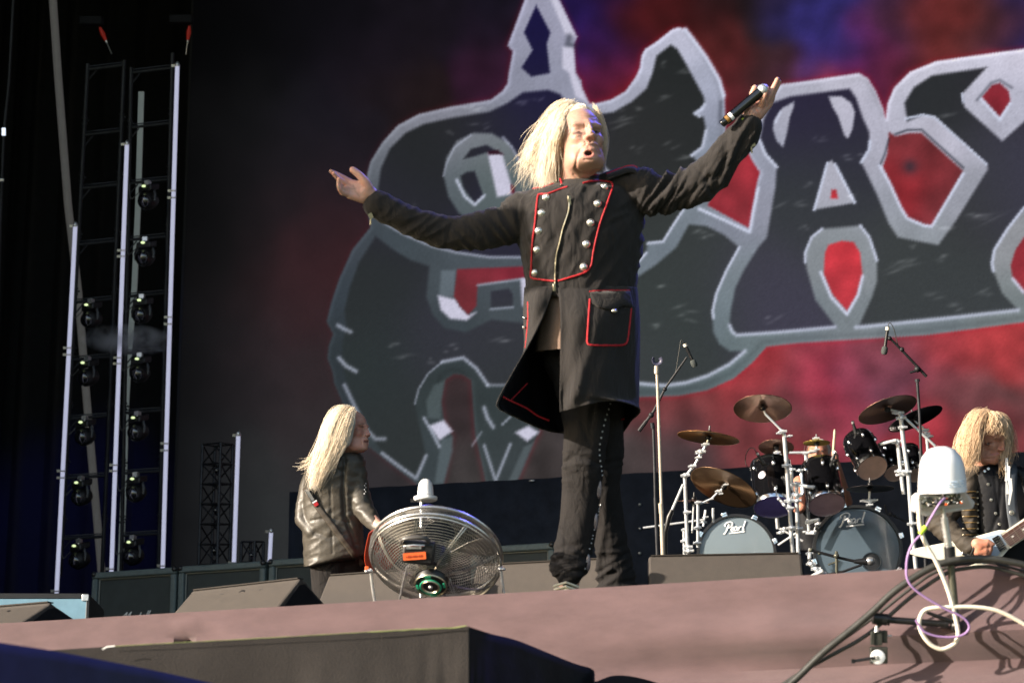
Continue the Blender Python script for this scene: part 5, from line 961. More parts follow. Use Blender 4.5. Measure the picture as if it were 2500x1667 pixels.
# ------------------------------------------------------------------ people: shared builders
def headframe(a_deg, pitch_deg, roll_deg=0):
    a = R(a_deg); p = R(pitch_deg); z = Vector((0, 0, 1))
    f = ((-fwd_h * math.cos(a) + right_h * math.sin(a)) * math.cos(p) + z * math.sin(p)).normalized()
    xi = z.cross(f).normalized(); up = f.cross(xi)
    q = Matrix.Rotation(R(roll_deg), 3, f); return q @ xi, f, q @ up
def head_prims(mb, c, fr, s=1.0, old=True):
    """one smooth head: ellipsoids blended into a single surface, found along rays from its middle"""
    xi, f, up = fr; W = lambda x, y, z: c + (xi * x + f * y + up * z) * s
    big = [(0, -.020, .030, .075, .096, .090), (0, .016, .030, .062, .070, .068), (0, .022, -.020, .062, .066, .070), (0, .024, -.060, .056, .060, .058), (0, .036, -.090, .046, .048, .030), (0, -.03, -.08, .056, .060, .07)]
    if old: big += [(.038, .034, -.088, .024, .034, .028), (-.038, .034, -.088, .024, .034, .028), (0, .046, -.110, .040, .040, .018)]
    mid = [(q * .036, .066, -.026, .022, .022, .020) for q in (-1, 1)] + [(q * .026, .080, .020, .026, .010, .008) for q in (-1, 1)] + [(0, .082, -.104, .022, .016, .016), (0, .088, -.070, .030, .014, .024), (0, .084, .016, .010, .012, .014)]
    sml = [(0, .092, .004, .008, .010, .016), (0, .100, -.012, .009, .012, .018), (0, .110, -.030, .0125, .013, .012)] + [(q * .0135, .101, -.034, .0095, .012, .009) for q in (-1, 1)] + [(0, .1005, -.060, .021, .010, .0055), (0, .0985, -.080, .018, .010, .0065)]
    ears = [(q * .077, -.010, -.010, .009, .018, .030) for q in (-1, 1)] + [(q * .077, -.004, -.036, .007, .009, .010) for q in (-1, 1)]
    def sd(Pp, E): k = np.sqrt(((Pp[:, 0] - E[0]) / E[3]) ** 2 + ((Pp[:, 1] - E[1]) / E[4]) ** 2 + ((Pp[:, 2] - E[2]) / E[5]) ** 2); return (k - 1) * min(E[3:])
    def smin(a, b, k): h = np.clip(.5 + .5 * (b - a) / k, 0, 1); return b * (1 - h) + a * h - k * h * (1 - h)
    def field(Pp):
        d = None
        for g_, k in ((big, .022), (mid, .014), (sml, .007), (ears, .004)):
            for E in g_: e = sd(Pp, E); d = e if d is None else smin(d, e, k)
        for q in (-1, 1): e = sd(Pp, (q * .031, .092, .0005, .019, .014, .0085)); d = -smin(-d, e, .008)
        return d
    nu, nv = 150, 120; o = np.array([0, 0, -.015]); th, ph = np.meshgrid(np.linspace(0, 2 * math.pi, nu, endpoint=False), np.linspace(.01, math.pi - .01, nv))
    dr_ = np.stack([np.sin(ph) * np.cos(th), np.sin(ph) * np.sin(th), -np.cos(ph)], -1).reshape(-1, 3); lo = np.zeros(len(dr_)); hi = np.full(len(dr_), .19)
    for _ in range(16):
        m_ = (lo + hi) / 2; d = field(o + dr_ * m_[:, None]); lo = np.where(d < 0, m_, lo); hi = np.where(d < 0, hi, m_)
    L_ = (o + dr_ * lo[:, None]) * s; A = np.array([tuple(xi), tuple(f), tuple(up)]); Wd = L_ @ A + np.array(c)
    mb.rings([[tuple(Wd[i * nu + j]) for j in range(nu)] for i in range(nv)])
    return W
def pxdisp(V, N, items, near=None):
    """displace along the normal around polylines given in picture pixels: (polyline, width px, metres)"""
    X, Y, D = projn(V); fac = (N @ np.array(CB)); m = np.clip(fac * 3, 0, 1)
    if near is not None: m = m * (D < near)
    d_ = np.zeros(len(V))
    for pl, w_, a in items:
        x0 = min(p[0] for p in pl) - 3 * w_; x1 = max(p[0] for p in pl) + 3 * w_; y0 = min(p[1] for p in pl) - 3 * w_; y1 = max(p[1] for p in pl) + 3 * w_
        k = (X > x0) & (X < x1) & (Y > y0) & (Y < y1)
        if k.any(): dd = segd(X[k], Y[k], pl if len(pl) > 1 else [pl[0], (pl[0][0] + .01, pl[0][1])]); d_[k] += a * np.exp(-(dd / w_) ** 2)
    return V + N * (d_ * m)[:, None]
def pxpaint(V, N, C, items, near=None):
    X, Y, D = projn(V); m = np.clip((N @ np.array(CB)) * 4, 0, 1)
    if near is not None: m = m * (D < near)
    for pl, w_, col, a in items:
        dd = segd(X, Y, pl if len(pl) > 1 else [pl[0], (pl[0][0] + .01, pl[0][1])]); k = np.exp(-(dd / w_) ** 2) * a * m; C = C * (1 - k[:, None]) + np.array([col]) * k[:, None]
    return C
def guides(gs, n=16): return [cat([P(*p) for p in g_], n) for g_ in gs]
def strands(mb, fam, count, jit0, jit1, w_, rnd, wave=0.0, lmin=.75):
    """hair: each strand lies between two neighbouring guides of the family"""
    G = guides(fam, 14)
    for _ in range(count):
        t = rnd.random() * (len(G) - 1); i = int(t); t -= i; A = G[i] * (1 - t) + G[min(i + 1, len(G) - 1)] * t
        n = 14; L_ = lmin + (1 - lmin) * rnd.random(); s0 = rnd.random() * .12
        j = Vector((rnd.gauss(0, 1), rnd.gauss(0, 1), rnd.gauss(0, 1))); ph = rnd.random() * 6.28; ph2 = rnd.random() * 6.28; pts = []
        for k in range(n):
            q = s0 + (L_ - s0) * k / (n - 1); u = q * 13; a = int(min(u, 12)); p = Vector(A[a]).lerp(Vector(A[a + 1]), u - a)
            e = jit0 + (jit1 - jit0) * q
            p += j * e + (CR * math.sin(ph + q * 9) + CB * math.cos(ph2 + q * 8)) * wave * q; pts.append(p)
        mb.tube(pts, [w_ * (.7 + .3 * math.sin(3.1 * k / (n - 1))) * (1 if k < n - 3 else (n - k) / 4) for k in range(n)], 3, False)
def hairmat(name, col, rough=.5):
    m = mat(name, col, rough, var=.16, vscale=30, spec=.4); b = m.node_tree.nodes['Principled BSDF']
    b.inputs['Sheen Weight'].default_value = .3; b.inputs['Sheen Roughness'].default_value = .4; return m
M['skin'] = mat('skin', (.55, .33, .24), .5, attr=True, var=.08, vscale=60, bump=.0006, bscale=350, sss=.25, spec=.4)
SK = np.array([.43, .255, .192]); LIP = np.array([.50, .18, .15]); DARKM = np.array([.03, .008, .006])
M['eye'] = mat('eye', (.5, .5, .5), .15, attr=True, coat=1)
def eye(parent, px, py, D, fr, rpx, hpx, s_):
    xi, f, up = fr; m = MB(); c = P(px, py, D); m.ell(c, (rpx * U(D), rpx * U(D), hpx * U(D)), Matrix((xi, f, up)).transposed(), 20, 12)
    V = np.array(m.v); d = np.linalg.norm((V - np.array(c)) @ np.array([xi]).T - s_ * U(D) * rpx * .2, axis=1) / (rpx * U(D))
    front = (V - np.array(c)) @ np.array(f) > 0
    col = np.where(((d < .62) & front)[:, None], np.array([[.015, .018, .02]]), np.array([[.24, .18, .16]])); m.build('eye', M['eye'], parent, cols=col)

# ------------------------------------------------------------------ the singer
D0 = 7.6; k0 = U(D0); rnd = random.Random(11)
fr = headframe(19, 6, 1.5); hc_ = P(1415, 344, D0)
b = MB(); W = head_prims(b, hc_, fr, 1.06)
Q = lambda x, y, d=0: P(x, y, D0 + d)
b.chain([W(0, -.02, -.06), Q(1412, 455, .03)], [.062, .070])
b.ell(Q(1420, 590, .03), (.14, .22, .08), MR, 24, 16); b.ell(Q(1425, 760, .03), (.11, .2, .07), MR, 24, 16)
b.chain([Q(1330, 505, .02), Q(1262, 535, .02), Q(1150, 562), Q(1050, 556, -.02), Q(975, 515, -.04), Q(915, 485, -.05)], [.045, .045, .04, .038, .033, .027])
b.chain([Q(1510, 472, .02), Q(1600, 475, .0), Q(1700, 455, -.02), Q(1765, 395, -.06), Q(1822, 305, -.09)], [.028, .040, .038, .036, .026])
b.chain([Q(1400, 850, .02), Q(1425, 1000, .0), Q(1415, 1160, 0), Q(1405, 1320, .02), Q(1388, 1440, .03)], [.075, .06, .042, .04, .036])
b.chain([Q(1450, 850, .04), Q(1470, 1000, .12), Q(1470, 1180, .17), Q(1492, 1330, .22), Q(1508, 1450, .24)], [.075, .055, .036, .034, .034])
b.chain([Q(1388, 1480, .06), Q(1380, 1490, -.12)], [.035, .03]); b.chain([Q(1507, 1478, .27), Q(1520, 1485, .1)], [.035, .03])
# image-left hand: open palm towards the viewer, fingers up and out
h = lambda x, y, d: P(x, y, D0 - .06 + d)
for p_, r_ in (([h(915, 486, .01), h(893, 466, 0)], [19, 19]), ([h(893, 462, 0), h(858, 449, .0)], [17, 10]), ([h(893, 474, 0), h(856, 459, -.004)], [17, 9.5]), ([h(888, 480, 0), h(853, 468, -.008)], [15, 9]), ([h(888, 484, 0), h(853, 477, -.014)], [13, 8.5]), ([h(868, 462, .006), h(880, 478, .006)], [14, 14])):
    b.chain(p_, [q * k0 * 1.06 for q in r_])
for pts, rr in (([h(898, 458, -.012), h(891, 443, -.02), h(877, 427, -.022), h(861, 415, -.02)], [12, 10, 8.5, 7.5]),
                ([h(858, 446, .004), h(838, 434, .004), h(821, 425, .0), h(808, 419, -.006)], [7, 6.2, 5.6, 4.8]),
                ([h(854, 453, -.004), h(834, 442, -.012), h(822, 432, -.02), h(815, 424, -.028)], [7, 6.2, 5.6, 4.8]),
                ([h(850, 464, -.012), h(833, 459, -.03), h(827, 447, -.042), h(828, 437, -.046)], [6.8, 6.2, 5.6, 4.8]),
                ([h(850, 474, -.018), h(836, 472, -.034), h(829, 463, -.046), h(826, 454, -.05)], [6.2, 5.6, 5, 4.4])):
    b.chain(pts, [q * k0 * 1.1 for q in rr])
# image-right hand round the microphone
g = lambda x, y, d: P(x, y, D0 - .10 + d)
for p_, r_ in (([g(1824, 300, .005), g(1834, 280, .0)], [17, 19]), ([g(1836, 278, .004), g(1862, 254, .01)], [19, 11]), ([g(1846, 274, .004), g(1872, 252, .01)], [18, 10]), ([g(1850, 280, .004), g(1878, 254, .014)], [15, 9])):
    b.chain(p_, [q * k0 * 1.06 for q in r_])
for pts, rr in (([g(1858, 258, -.012), g(1863, 243, -.026), g(1868, 230, -.034), g(1872, 219, -.034)], [7.5, 6.6, 6, 5.2]),
                ([g(1868, 254, -.002), g(1879, 235, -.004), g(1889, 213, -.004), g(1898, 194, -.002)], [7, 6.4, 5.6, 4.8]),
                ([g(1875, 254, .008), g(1885, 236, .008), g(1895, 216, .008), g(1903, 200, .008)], [6.8, 6.2, 5.4, 4.6]),
                ([g(1880, 256, .016), g(1886, 242, .02), g(1889, 229, .024), g(1888, 219, .026)], [6, 5.6, 5, 4.4]),
                ([g(1842, 262, .03), g(1836, 244, .036), g(1838, 228, .034), g(1843, 215, .028)], [10, 8.5, 8, 6.8])):
    b.chain(pts, [q * k0 * 1.1 for q in rr])
V, N, F = remesh(b, .003, 2, .5)
X, Y, Dd = projn(V)
V = pxdisp(V, N, [([(1388, 346), (1384, 360)], 9, -.001),
    ([(1431, 352), (1418, 362), (1411, 376), (1407, 392), (1405, 408)], 3.0, -.0045), ([(1452, 352), (1460, 362), (1465, 378)], 3, -.003), ([(1422, 367), (1415, 372)], 2, -.002),
    ([(1401, 326), (1411, 324.5), (1420, 326)], 2.4, -.0035), ([(1445, 323.5), (1453, 322), (1461, 324)], 2.4, -.0035), ([(1396, 333), (1408, 336), (1420, 333)], 3, -.0018), ([(1395, 325), (1400, 331)], 3, -.001),
    ([(1395, 318), (1408, 312.5), (1422, 316)], 3, .0016), ([(1442, 315), (1453, 310.5), (1466, 316)], 3, .0016), ([(1427, 312), (1427, 304)], 2, -.0025), ([(1434, 312), (1435, 303)], 2, -.0025), ([(1405, 297), (1425, 294), (1450, 297)], 2.2, -.0014), ([(1400, 286), (1425, 283), (1452, 287)], 2.2, -.0012),
    ([(1427, 390), (1444, 391)], 3, -.004), ([(1404, 412), (1418, 423), (1440, 427), (1458, 416)], 3.2, -.005), ([(1428, 346.5)], 2.2, -.004), ([(1442, 346)], 2.2, -.004), ([(1436, 358), (1437, 365)], 2.5, -.002),
    ([(1392, 440), (1412, 452)], 3, -.003), ([(1400, 428), (1415, 442)], 3, -.003), ([(1372, 352), (1376, 372)], 3, -.002)], near=D0 + .02)
ms_ = (((X - 1437) / 8.5) ** 2 + ((Y - 374.5) / 5.2) ** 2); mk = np.clip(1.6 - ms_, 0, 1) * (N @ np.array(CB) > -.2) * (Dd < D0)
V = V - np.array([CB]) * (mk * .016)[:, None]
C = np.ones((len(V), 1)) * SK
C = pxpaint(V, N, C, [([(1412, 350)], 26, SK * np.array([1.06, .98, .94]), .6), ([(1434, 340)], 9, SK * np.array([1.05, .82, .76]), .8), ([(1455, 365)], 20, SK * np.array([1.0, .86, .84]), .7), ([(1424, 378), (1430, 371), (1438, 368), (1446, 371), (1450, 377)], 2.4, LIP, .75), ([(1426, 379), (1437, 384), (1449, 379)], 3.2, LIP * 1.1, .9), ([(1397, 318), (1408, 314), (1420, 316)], 1.8, np.array([.30, .20, .14]), .5), ([(1444, 315), (1453, 311.5), (1464, 316)], 1.8, np.array([.26, .18, .13]), .55),
    ([(1401, 326), (1411, 324.5), (1420, 326)], 3.0, np.array([.07, .035, .03]), .95), ([(1445, 323.5), (1453, 322), (1461, 324)], 3.0, np.array([.07, .035, .03]), .95), ([(1428, 347)], 2, DARKM, .8), ([(1441, 346.5)], 2, DARKM, .8),  # eye slits and nostrils darkened: shade put into the skin colour
    ([(870, 462)], 34, SK * np.array([1.5, 1.45, 1.6]), .9), ([(820, 425), (850, 445)], 12, SK * np.array([1.5, 1.32, 1.4]), .8), ([(1850, 265), (1890, 215)], 30, SK * np.array([1.45, 1.3, 1.3]), .8), ([(861, 415), (890, 440)], 12, SK * np.array([1.5, 1.4, 1.5]), .8), ([(862, 452), (868, 468), (878, 480)], 1.6, SK * .7, .5), ([(850, 458), (860, 462), (870, 460)], 1.5, SK * .7, .5), ([(898, 191)], 6, SK * np.array([1.05, .8, .76]), .6)], near=D0 + .02)  # both hands painted brighter to stand in for missing light
C = C * (1 - np.clip(mk * 2 - .5, 0, 1)[:, None]) + DARKM * np.clip(mk * 2 - .5, 0, 1)[:, None]
singer = from_arr(V, F).build('person', M['skin'], None, smooth=False, origin=P(1400, 1503, D0), cols=C)
singer.data.polygons.foreach_set('use_smooth', [True] * len(singer.data.polygons))
tag(singer, 'long haired blond singer in a dark military coat with red piping, arms spread wide', 'person')
eye(singer, 1411, 325, D0 - .0835, fr, 8, 2.3, 1); eye(singer, 1453, 322.5, D0 - .0745, fr, 7, 2.3, 1)
m = MB(); te = Q(1438, 370.5, -.082); m.box(te, (6 * k0, .002, 1.4 * k0), MR); m.build('teeth', mat('teeth', (.45, .38, .30), .3), singer, bevel=.001)
# hair
hm1 = hairmat('pale_blond_hair', (.76, .65, .50)); m = MB()
famA = [[(1404, 247, 7.640), (1372, 264, 7.620), (1350, 300, 7.610), (1334, 350, 7.610), (1318, 400, 7.610), (1304, 452, 7.620)], [(1398, 252, 7.620), (1372, 274, 7.600), (1352, 318, 7.590), (1340, 370, 7.590), (1330, 420, 7.590), (1320, 462, 7.590)], [(1396, 256, 7.610), (1374, 284, 7.590), (1358, 325, 7.580), (1349, 370, 7.580), (1343, 415, 7.580), (1340, 462, 7.580)], [(1398, 260, 7.600), (1378, 286, 7.580), (1363, 322, 7.525), (1356, 365, 7.590), (1352, 405, 7.600), (1358, 448, 7.610)]]
strands(m, famA, 2200, .0045, .015, .00065, rnd, .008, .5)
famB = [[(1395, 246, 7.60), (1362, 262, 7.62), (1338, 300, 7.64), (1318, 350, 7.64), (1300, 402, 7.63), (1286, 452, 7.62)], [(1380, 250, 7.64), (1350, 280, 7.66), (1326, 330, 7.66), (1306, 380, 7.66), (1284, 425, 7.66)], [(1380, 262, 7.66), (1356, 310, 7.68), (1334, 370, 7.68), (1316, 430, 7.68), (1304, 470, 7.67)]]
strands(m, famB, 520, .006, .03, .0006, rnd, .014, .4)
famF = [[(1350, 278, 7.630), (1330, 300, 7.630), (1312, 334, 7.630), (1298, 372, 7.630), (1284, 410, 7.630)], [(1345, 300, 7.630), (1325, 340, 7.620), (1306, 380, 7.620), (1294, 418, 7.620), (1286, 456, 7.620)], [(1340, 310, 7.620), (1316, 350, 7.610), (1296, 374, 7.610), (1276, 402, 7.610), (1268, 430, 7.610)]]
strands(m, famF, 200, .006, .028, .0006, rnd, .02, .4)
famC = [[(1392, 252, 7.56), (1410, 246, 7.56), (1436, 245, 7.56), (1458, 254, 7.56), (1472, 280, 7.57), (1480, 318, 7.58), (1480, 358, 7.59)], [(1396, 254, 7.54), (1414, 249, 7.53), (1436, 251, 7.53), (1458, 263, 7.54), (1472, 290, 7.56), (1478, 320, 7.575), (1480, 350, 7.58)]]

def strandsW(mb, n, rnd_):
    for _ in range(n):
        x = rnd_.uniform(-.062, .066); j = [rnd_.gauss(0, .002) for _ in range(6)]; b0 = .060 - 7.5 * x * x
        zz0 = .083 - 8 * x * x; pts = [W(x, b0, zz0), W(x * 1.05 + j[0], b0 - .016, zz0 + .026 + j[1]), W(x * 1.1 + j[2], b0 - .055, .134 - 5 * x * x + j[3] * 1.5), W(x * 1.12 + j[2], b0 - .10, .136 - 6 * x * x + j[3] * 2), W(x * 1.2 - .01, -.10, .09 + j[4]), W(x * 1.2 - .02, -.125, .02 + j[5])]
        mb.tube([tuple(q) for q in cat(pts, 14)], .0008, 3, False)
strandsW(m, 1300, rnd)
famR = [[(1458, 262, 7.6), (1472, 300, 7.62), (1479, 335, 7.62), (1474, 372, 7.63), (1467, 402, 7.64), (1474, 430, 7.65)], [(1446, 252, 7.64), (1468, 300, 7.66), (1475, 350, 7.67), (1470, 400, 7.67), (1464, 440, 7.67)]]
strands(m, famR, 420, .003, .006, .0007, rnd, .006)
famK = [[(1380, 290, 7.70), (1350, 350, 7.70), (1340, 410, 7.70), (1345, 462, 7.68)], [(1410, 290, 7.71), (1395, 350, 7.71), (1385, 410, 7.70), (1385, 460, 7.69)], [(1450, 300, 7.70), (1460, 360, 7.70), (1462, 410, 7.69), (1462, 445, 7.68)]]
strands(m, famK, 300, .006, .012, .001, rnd, .008)
Mh = Matrix((fr[0], fr[1], fr[2])).transposed()
m.ell(W(0, -.034, .040), (.084, .094, .088), Mh, 28, 18)
m.chain([Q(1368, 285, .04), Q(1352, 340, .04), Q(1348, 390, .04), Q(1352, 425, .04)], [.018, .020, .018, .010])
m.chain([Q(1364, 290, .08), Q(1352, 360, .09), Q(1355, 430, .08)], [.026, .026, .022]); m.chain([Q(1400, 330, .09), Q(1395, 400, .09), Q(1400, 445, .08)], [.05, .04, .04]); m.chain([Q(1456, 300, .05), Q(1460, 360, .06), Q(1458, 410, .07)], [.016, .018, .016])
m.build('hair', hm1, singer)
m = MB(); m.ring(Q(1472, 392, -.01), CR, .009, .002, 20, 6); m.build('earring', M['silver'], singer)
m = MB()
for i in range(8): m.ell(g(1814 + i * 3.0, 292 + i * 2.6, -.030 + abs(i - 3) * .003), 4.2 * k0)
m.build('bracelet', mat('lime_beads', (.45, .55, .05), .4), singer)
m = MB(); m.ring(h(842, 473, -.02), CR * .9 + CU * .3, .0095, .0022, 20, 6); m.ring(h(833, 464, -.034), CU * .9 + CR * .4, .0095, .002, 20, 6); m.build('rings', M['silver'], singer)
# microphone
mcD = D0 - .135
t = thing('handheld_microphone', 'black cordless microphone held in the singer\'s raised hand', 'microphone', P(1815, 262, mcD))
A_ = P(1762, 304, mcD); B_ = P(1856, 226, mcD + .01); ax = (B_ - A_).normalized(); Lm = (B_ - A_).length
m = MB(); m.lathe([(.001, 0), (8.5 * k0, 0), (9.5 * k0, 2 * k0), (9.5 * k0, 12 * k0), (11.5 * k0, 14 * k0), (11.8 * k0, Lm * .45), (12.6 * k0, Lm * .85), (13 * k0, Lm)], A_, ax, 28); m.build('body', M['lacquer'], t)
m = MB(); m.ell(B_ + ax * 9 * k0, (15 * k0, 15 * k0, 15 * k0), None, 24, 16); m.lathe([(15.2 * k0, 5 * k0), (15.6 * k0, 8 * k0), (15.2 * k0, 11 * k0)], B_, ax, 28); m.build('grille', mat('mic_mesh', (.55, .58, .6), .35, metal=.8, bump=.001, bscale=900), t)
m = MB(); m.lathe([(12.1 * k0, 25 * k0), (12.1 * k0, 33 * k0)], A_, ax, 20, a0=CB, ph0=-1.0, sweep=1.9); m.build('white_band', M['white_paint'], t)
m = MB(); m.lathe([(12.2 * k0, 14 * k0), (12.2 * k0, 22 * k0)], A_, ax, 20, a0=CB, ph0=-1.0, sweep=1.7); m.build('copper_band', mat('copper', (.5, .26, .08), .35, metal=.7), t)

# coat -------------------------------------------------------------
M['coat'] = mat('coat_wool', (.0215, .0190, .0182), .92, fold=.012, bump=.0009, bscale=420, var=.16, vscale=14, sheen=.12, spec=.2)
M['lining'] = mat('coat_lining', (.006, .006, .008), .9, spec=.1)
c = MB(); ROWS = [(436, 1378, 1476, .06), (446, 1352, 1498, .075), (456, 1326, 1528, .09), (466, 1300, 1548, .10), (480, 1277, 1562, .112), (500, 1270, 1570, .122), (530, 1264, 1572, .13), (565, 1262, 1572, .135), (600, 1268, 1568, .135), (640, 1276, 1562, .135), (680, 1281, 1557, .135), (708, 1284, 1554, .14), (722, 1286, 1552, .14)]
rg = []
for y, xl_, xr_, th in ROWS:
    cx = (xl_ + xr_) / 2; hw_ = (xr_ - xl_) / 2; ring = []
    for u1, v1 in cat([(-1, 0), (-.93, -.55), (-.7, -.92), (-.2, -1.1), (.22, -1.08), (.5, -.88), (.78, -.5), (.97, .02), (.94, .6), (.6, 1), (0, 1.08), (-.6, .95), (-.94, .55), (-1, 0)], 49)[:-1]:
        ring.append(P(cx + hw_ * u1, y, D0 + .02 + th * v1))
    rg.append(ring)
c.rings(rg)
c.chain([Q(1480, 442, .02), Q(1530, 440, .02), Q(1560, 458, .02), Q(1592, 474, .01), Q(1650, 465, -.01), Q(1705, 450, -.03), Q(1747, 415, -.05), Q(1786, 370, -.07), Q(1816, 330, -.085), Q(1828, 309, -.09)], [r_ * k0 for r_ in (24, 33, 48, 50, 46, 45, 43, 40, 37, 33)], 20)
c.chain([Q(1365, 470, .02), Q(1320, 495, .02), Q(1282, 520, .02), Q(1235, 550, .01), Q(1180, 562, 0), Q(1120, 572, -.01), Q(1080, 566, -.015), Q(1030, 550, -.03), Q(980, 530, -.04), Q(930, 504, -.05), Q(919, 499, -.05)], [r_ * k0 for r_ in (26, 42, 55, 48, 46, 42, 40, 37, 35, 34, 34)], 20)
Vc, Nc, Fc = remesh(c, .0065, 4, .5)
X, Y, Dd = projn(Vc)
def band(X, a, b, s): return 1 / (1 + np.exp(-(X - a) / s)) * 1 / (1 + np.exp((X - b) / s))
nz = fnoise(Vc, 6, 3); nz2 = fnoise(Vc, 14, 8)
def fold(ang, lam, warp): u = (X * math.cos(ang) + Y * math.sin(ang)) / lam + warp * nz; q = np.sin(6.2832 * u); return np.abs(q) ** .7 * np.sign(q)
armR = band(X, 1560, 1690, 14); fore = band(X, 1700, 1835, 14) * (Y < 520)
armL = band(X, 1120, 1275, 14) * (Y > 440) * (X < 1268); foreL = band(X, 900, 1110, 14)
d_ = 1.5 * (armR * (.0075 * aniso(X, Y, R(38), 17, 120, 1) + .003 * aniso(X, Y, R(30), 9, 60, 2)) + fore * (.0055 * aniso(X, Y, R(28), 24, 130, 3) + .002 * aniso(X, Y, R(48), 11, 60, 4)) + armL * (.0045 * aniso(X, Y, R(-35), 20, 110, 5)) + foreL * (.003 * aniso(X, Y, R(60), 26, 100, 6)) + band(X, 1275, 1560, 10) * (.0022 * aniso(X, Y, R(35), 34, 150, 7) + .0012 * aniso(X, Y, R(-20), 26, 90, 8)))
cre = [([(1700, 408), (1728, 440), (1735, 470)], 5, -.007), ([(1745, 430), (1726, 448)], 6, -.006), ([(1776, 335), (1772, 380), (1755, 430)], 8, -.008), ([(1806, 330), (1790, 385), (1775, 425)], 6, .005), ([(1640, 505), (1690, 470), (1735, 432)], 6, -.006), ([(1600, 515), (1660, 465)], 5, -.005), ([(1585, 500), (1640, 450)], 5, -.004),
       ([(1546, 432), (1550, 470), (1556, 510)], 3, -.003), ([(1268, 480), (1262, 520), (1266, 560)], 3, -.003), ([(1500, 520), (1540, 500)], 5, -.004), ([(1490, 535), (1535, 520)], 4, .003), ([(1470, 560), (1530, 530)], 5, -.003), ([(1420, 480), (1400, 520)], 5, .002), ([(1405, 560), (1380, 640)], 6, .0025), ([(1420, 570), (1395, 650)], 5, -.002), ([(1398, 478), (1395, 520), (1383, 560), (1372, 600), (1362, 650), (1360, 720)], 2.5, -.004), ([(1384, 478), (1382, 520), (1370, 555), (1360, 595), (1351, 640), (1350, 720)], 3, .002),
       ([(1424, 455), (1405, 490), (1392, 470)], 4, .004), ([(1440, 452), (1470, 470)], 4, -.003), ([(1275, 640), (1300, 690)], 6, -.003), ([(1290, 500), (1300, 560)], 7, .003), ([(1100, 540), (1090, 600)], 6, -.004), ([(1130, 535), (1180, 590)], 6, -.003), ([(1140, 530), (1220, 575)], 5, .003), ([(940, 480), (935, 540)], 8, -.002)]
Vc = Vc + Nc * (d_ + .0016 * nz2 + .002 * nz)[:, None]
Vc = pxdisp(Vc, Nc, cre)
from_arr(Vc, Fc)
# skirt of the coat: open sheet round the hips, left front flung open
RW = [[(1353, 700, -.122), (1320, 700, -.115), (1286, 700, -.03), (1288, 706, .07), (1350, 706, .13), (1430, 706, .155), (1520, 706, .12), (1554, 706, .03), (1536, 700, -.05), (1440, 700, -.125), (1362, 700, -.128)],
      [(1338, 744, -.140), (1308, 742, -.145), (1281, 742, -.05), (1288, 742, .07), (1350, 742, .14), (1430, 742, .16), (1522, 742, .13), (1558, 742, .03), (1534, 742, -.09), (1440, 742, -.168), (1366, 742, -.165)],
      [(1318, 790, -.155), (1296, 786, -.135), (1279, 784, -.05), (1290, 784, .08), (1350, 784, .15), (1430, 784, .17), (1525, 784, .14), (1561, 784, .03), (1535, 784, -.09), (1440, 784, -.20), (1368, 784, -.185)],
      [(1286, 850, -.18), (1282, 850, -.13), (1281, 850, -.04), (1296, 850, .09), (1350, 850, .16), (1430, 850, .18), (1526, 850, .15), (1561, 850, .03), (1536, 850, -.09), (1436, 850, -.21), (1368, 850, -.19)],
      [(1248, 915, -.22), (1256, 915, -.14), (1274, 915, -.04), (1302, 920, .09), (1356, 920, .17), (1430, 920, .19), (1526, 920, .16), (1560, 912, .03), (1535, 912, -.09), (1440, 912, -.225), (1367, 915, -.195)],
      [(1214, 980, -.27), (1230, 984, -.16), (1262, 990, -.04), (1305, 1000, .09), (1362, 1008, .17), (1430, 1008, .20), (1520, 1010, .17), (1556, 985, .05), (1545, 968, -.08), (1446, 962, -.235), (1367, 968, -.2)],
      [(1219, 1000, -.26), (1246, 1013, -.15), (1284, 1031, -.03), (1330, 1050, .09), (1374, 1058, .17), (1430, 1058, .20), (1496, 1076, .17), (1540, 1030, .10), (1561, 998, -.08), (1488, 978, -.215), (1367, 1005, -.2)]]
NU, NV = 130, 90
rws = [cat(r_, NU) for r_ in RW]; cols_ = [cat([r_[i] for r_ in rws], NV) for i in range(NU)]
c2 = []
for j in range(NV):
    row = []
    for i in range(NU):
        x, y, dz = cols_[i][j]; q = j / NV; a = .006 * q + .0025
        dz += a * noise.noise(Vector((i * .09, j * .015, 2))) * 2.2 + a * .7 * math.sin(i * .55 + 1.2 * noise.noise(Vector((j * .05, 0, i * .02)))) * q * 2
        if x > 1370 and dz < 0: dz += q * (-.012 * math.exp(-((x - 1425 - (y - 900) * -.35) / 14) ** 2) + .014 * math.exp(-((x - 1400 - (y - 900) * -.3) / 16) ** 2) - .008 * math.exp(-((x - 1470 + (y - 900) * .4) / 10) ** 2))
        row.append(P(x, y, D0 + dz))
    c2.append(row)
ms2 = MB(); ms2.sheet(c2)
coat = MB(); coat.v = [tuple(v) for v in Vc]; coat.f = list(Fc); coat_o = coat.build('coat', M['coat'], singer, smooth=False)
coat_o.data.polygons.foreach_set('use_smooth', [True] * len(coat_o.data.polygons))
sk_ = ms2.build('coat_skirt', M['coat'], coat_o, solid=.004)
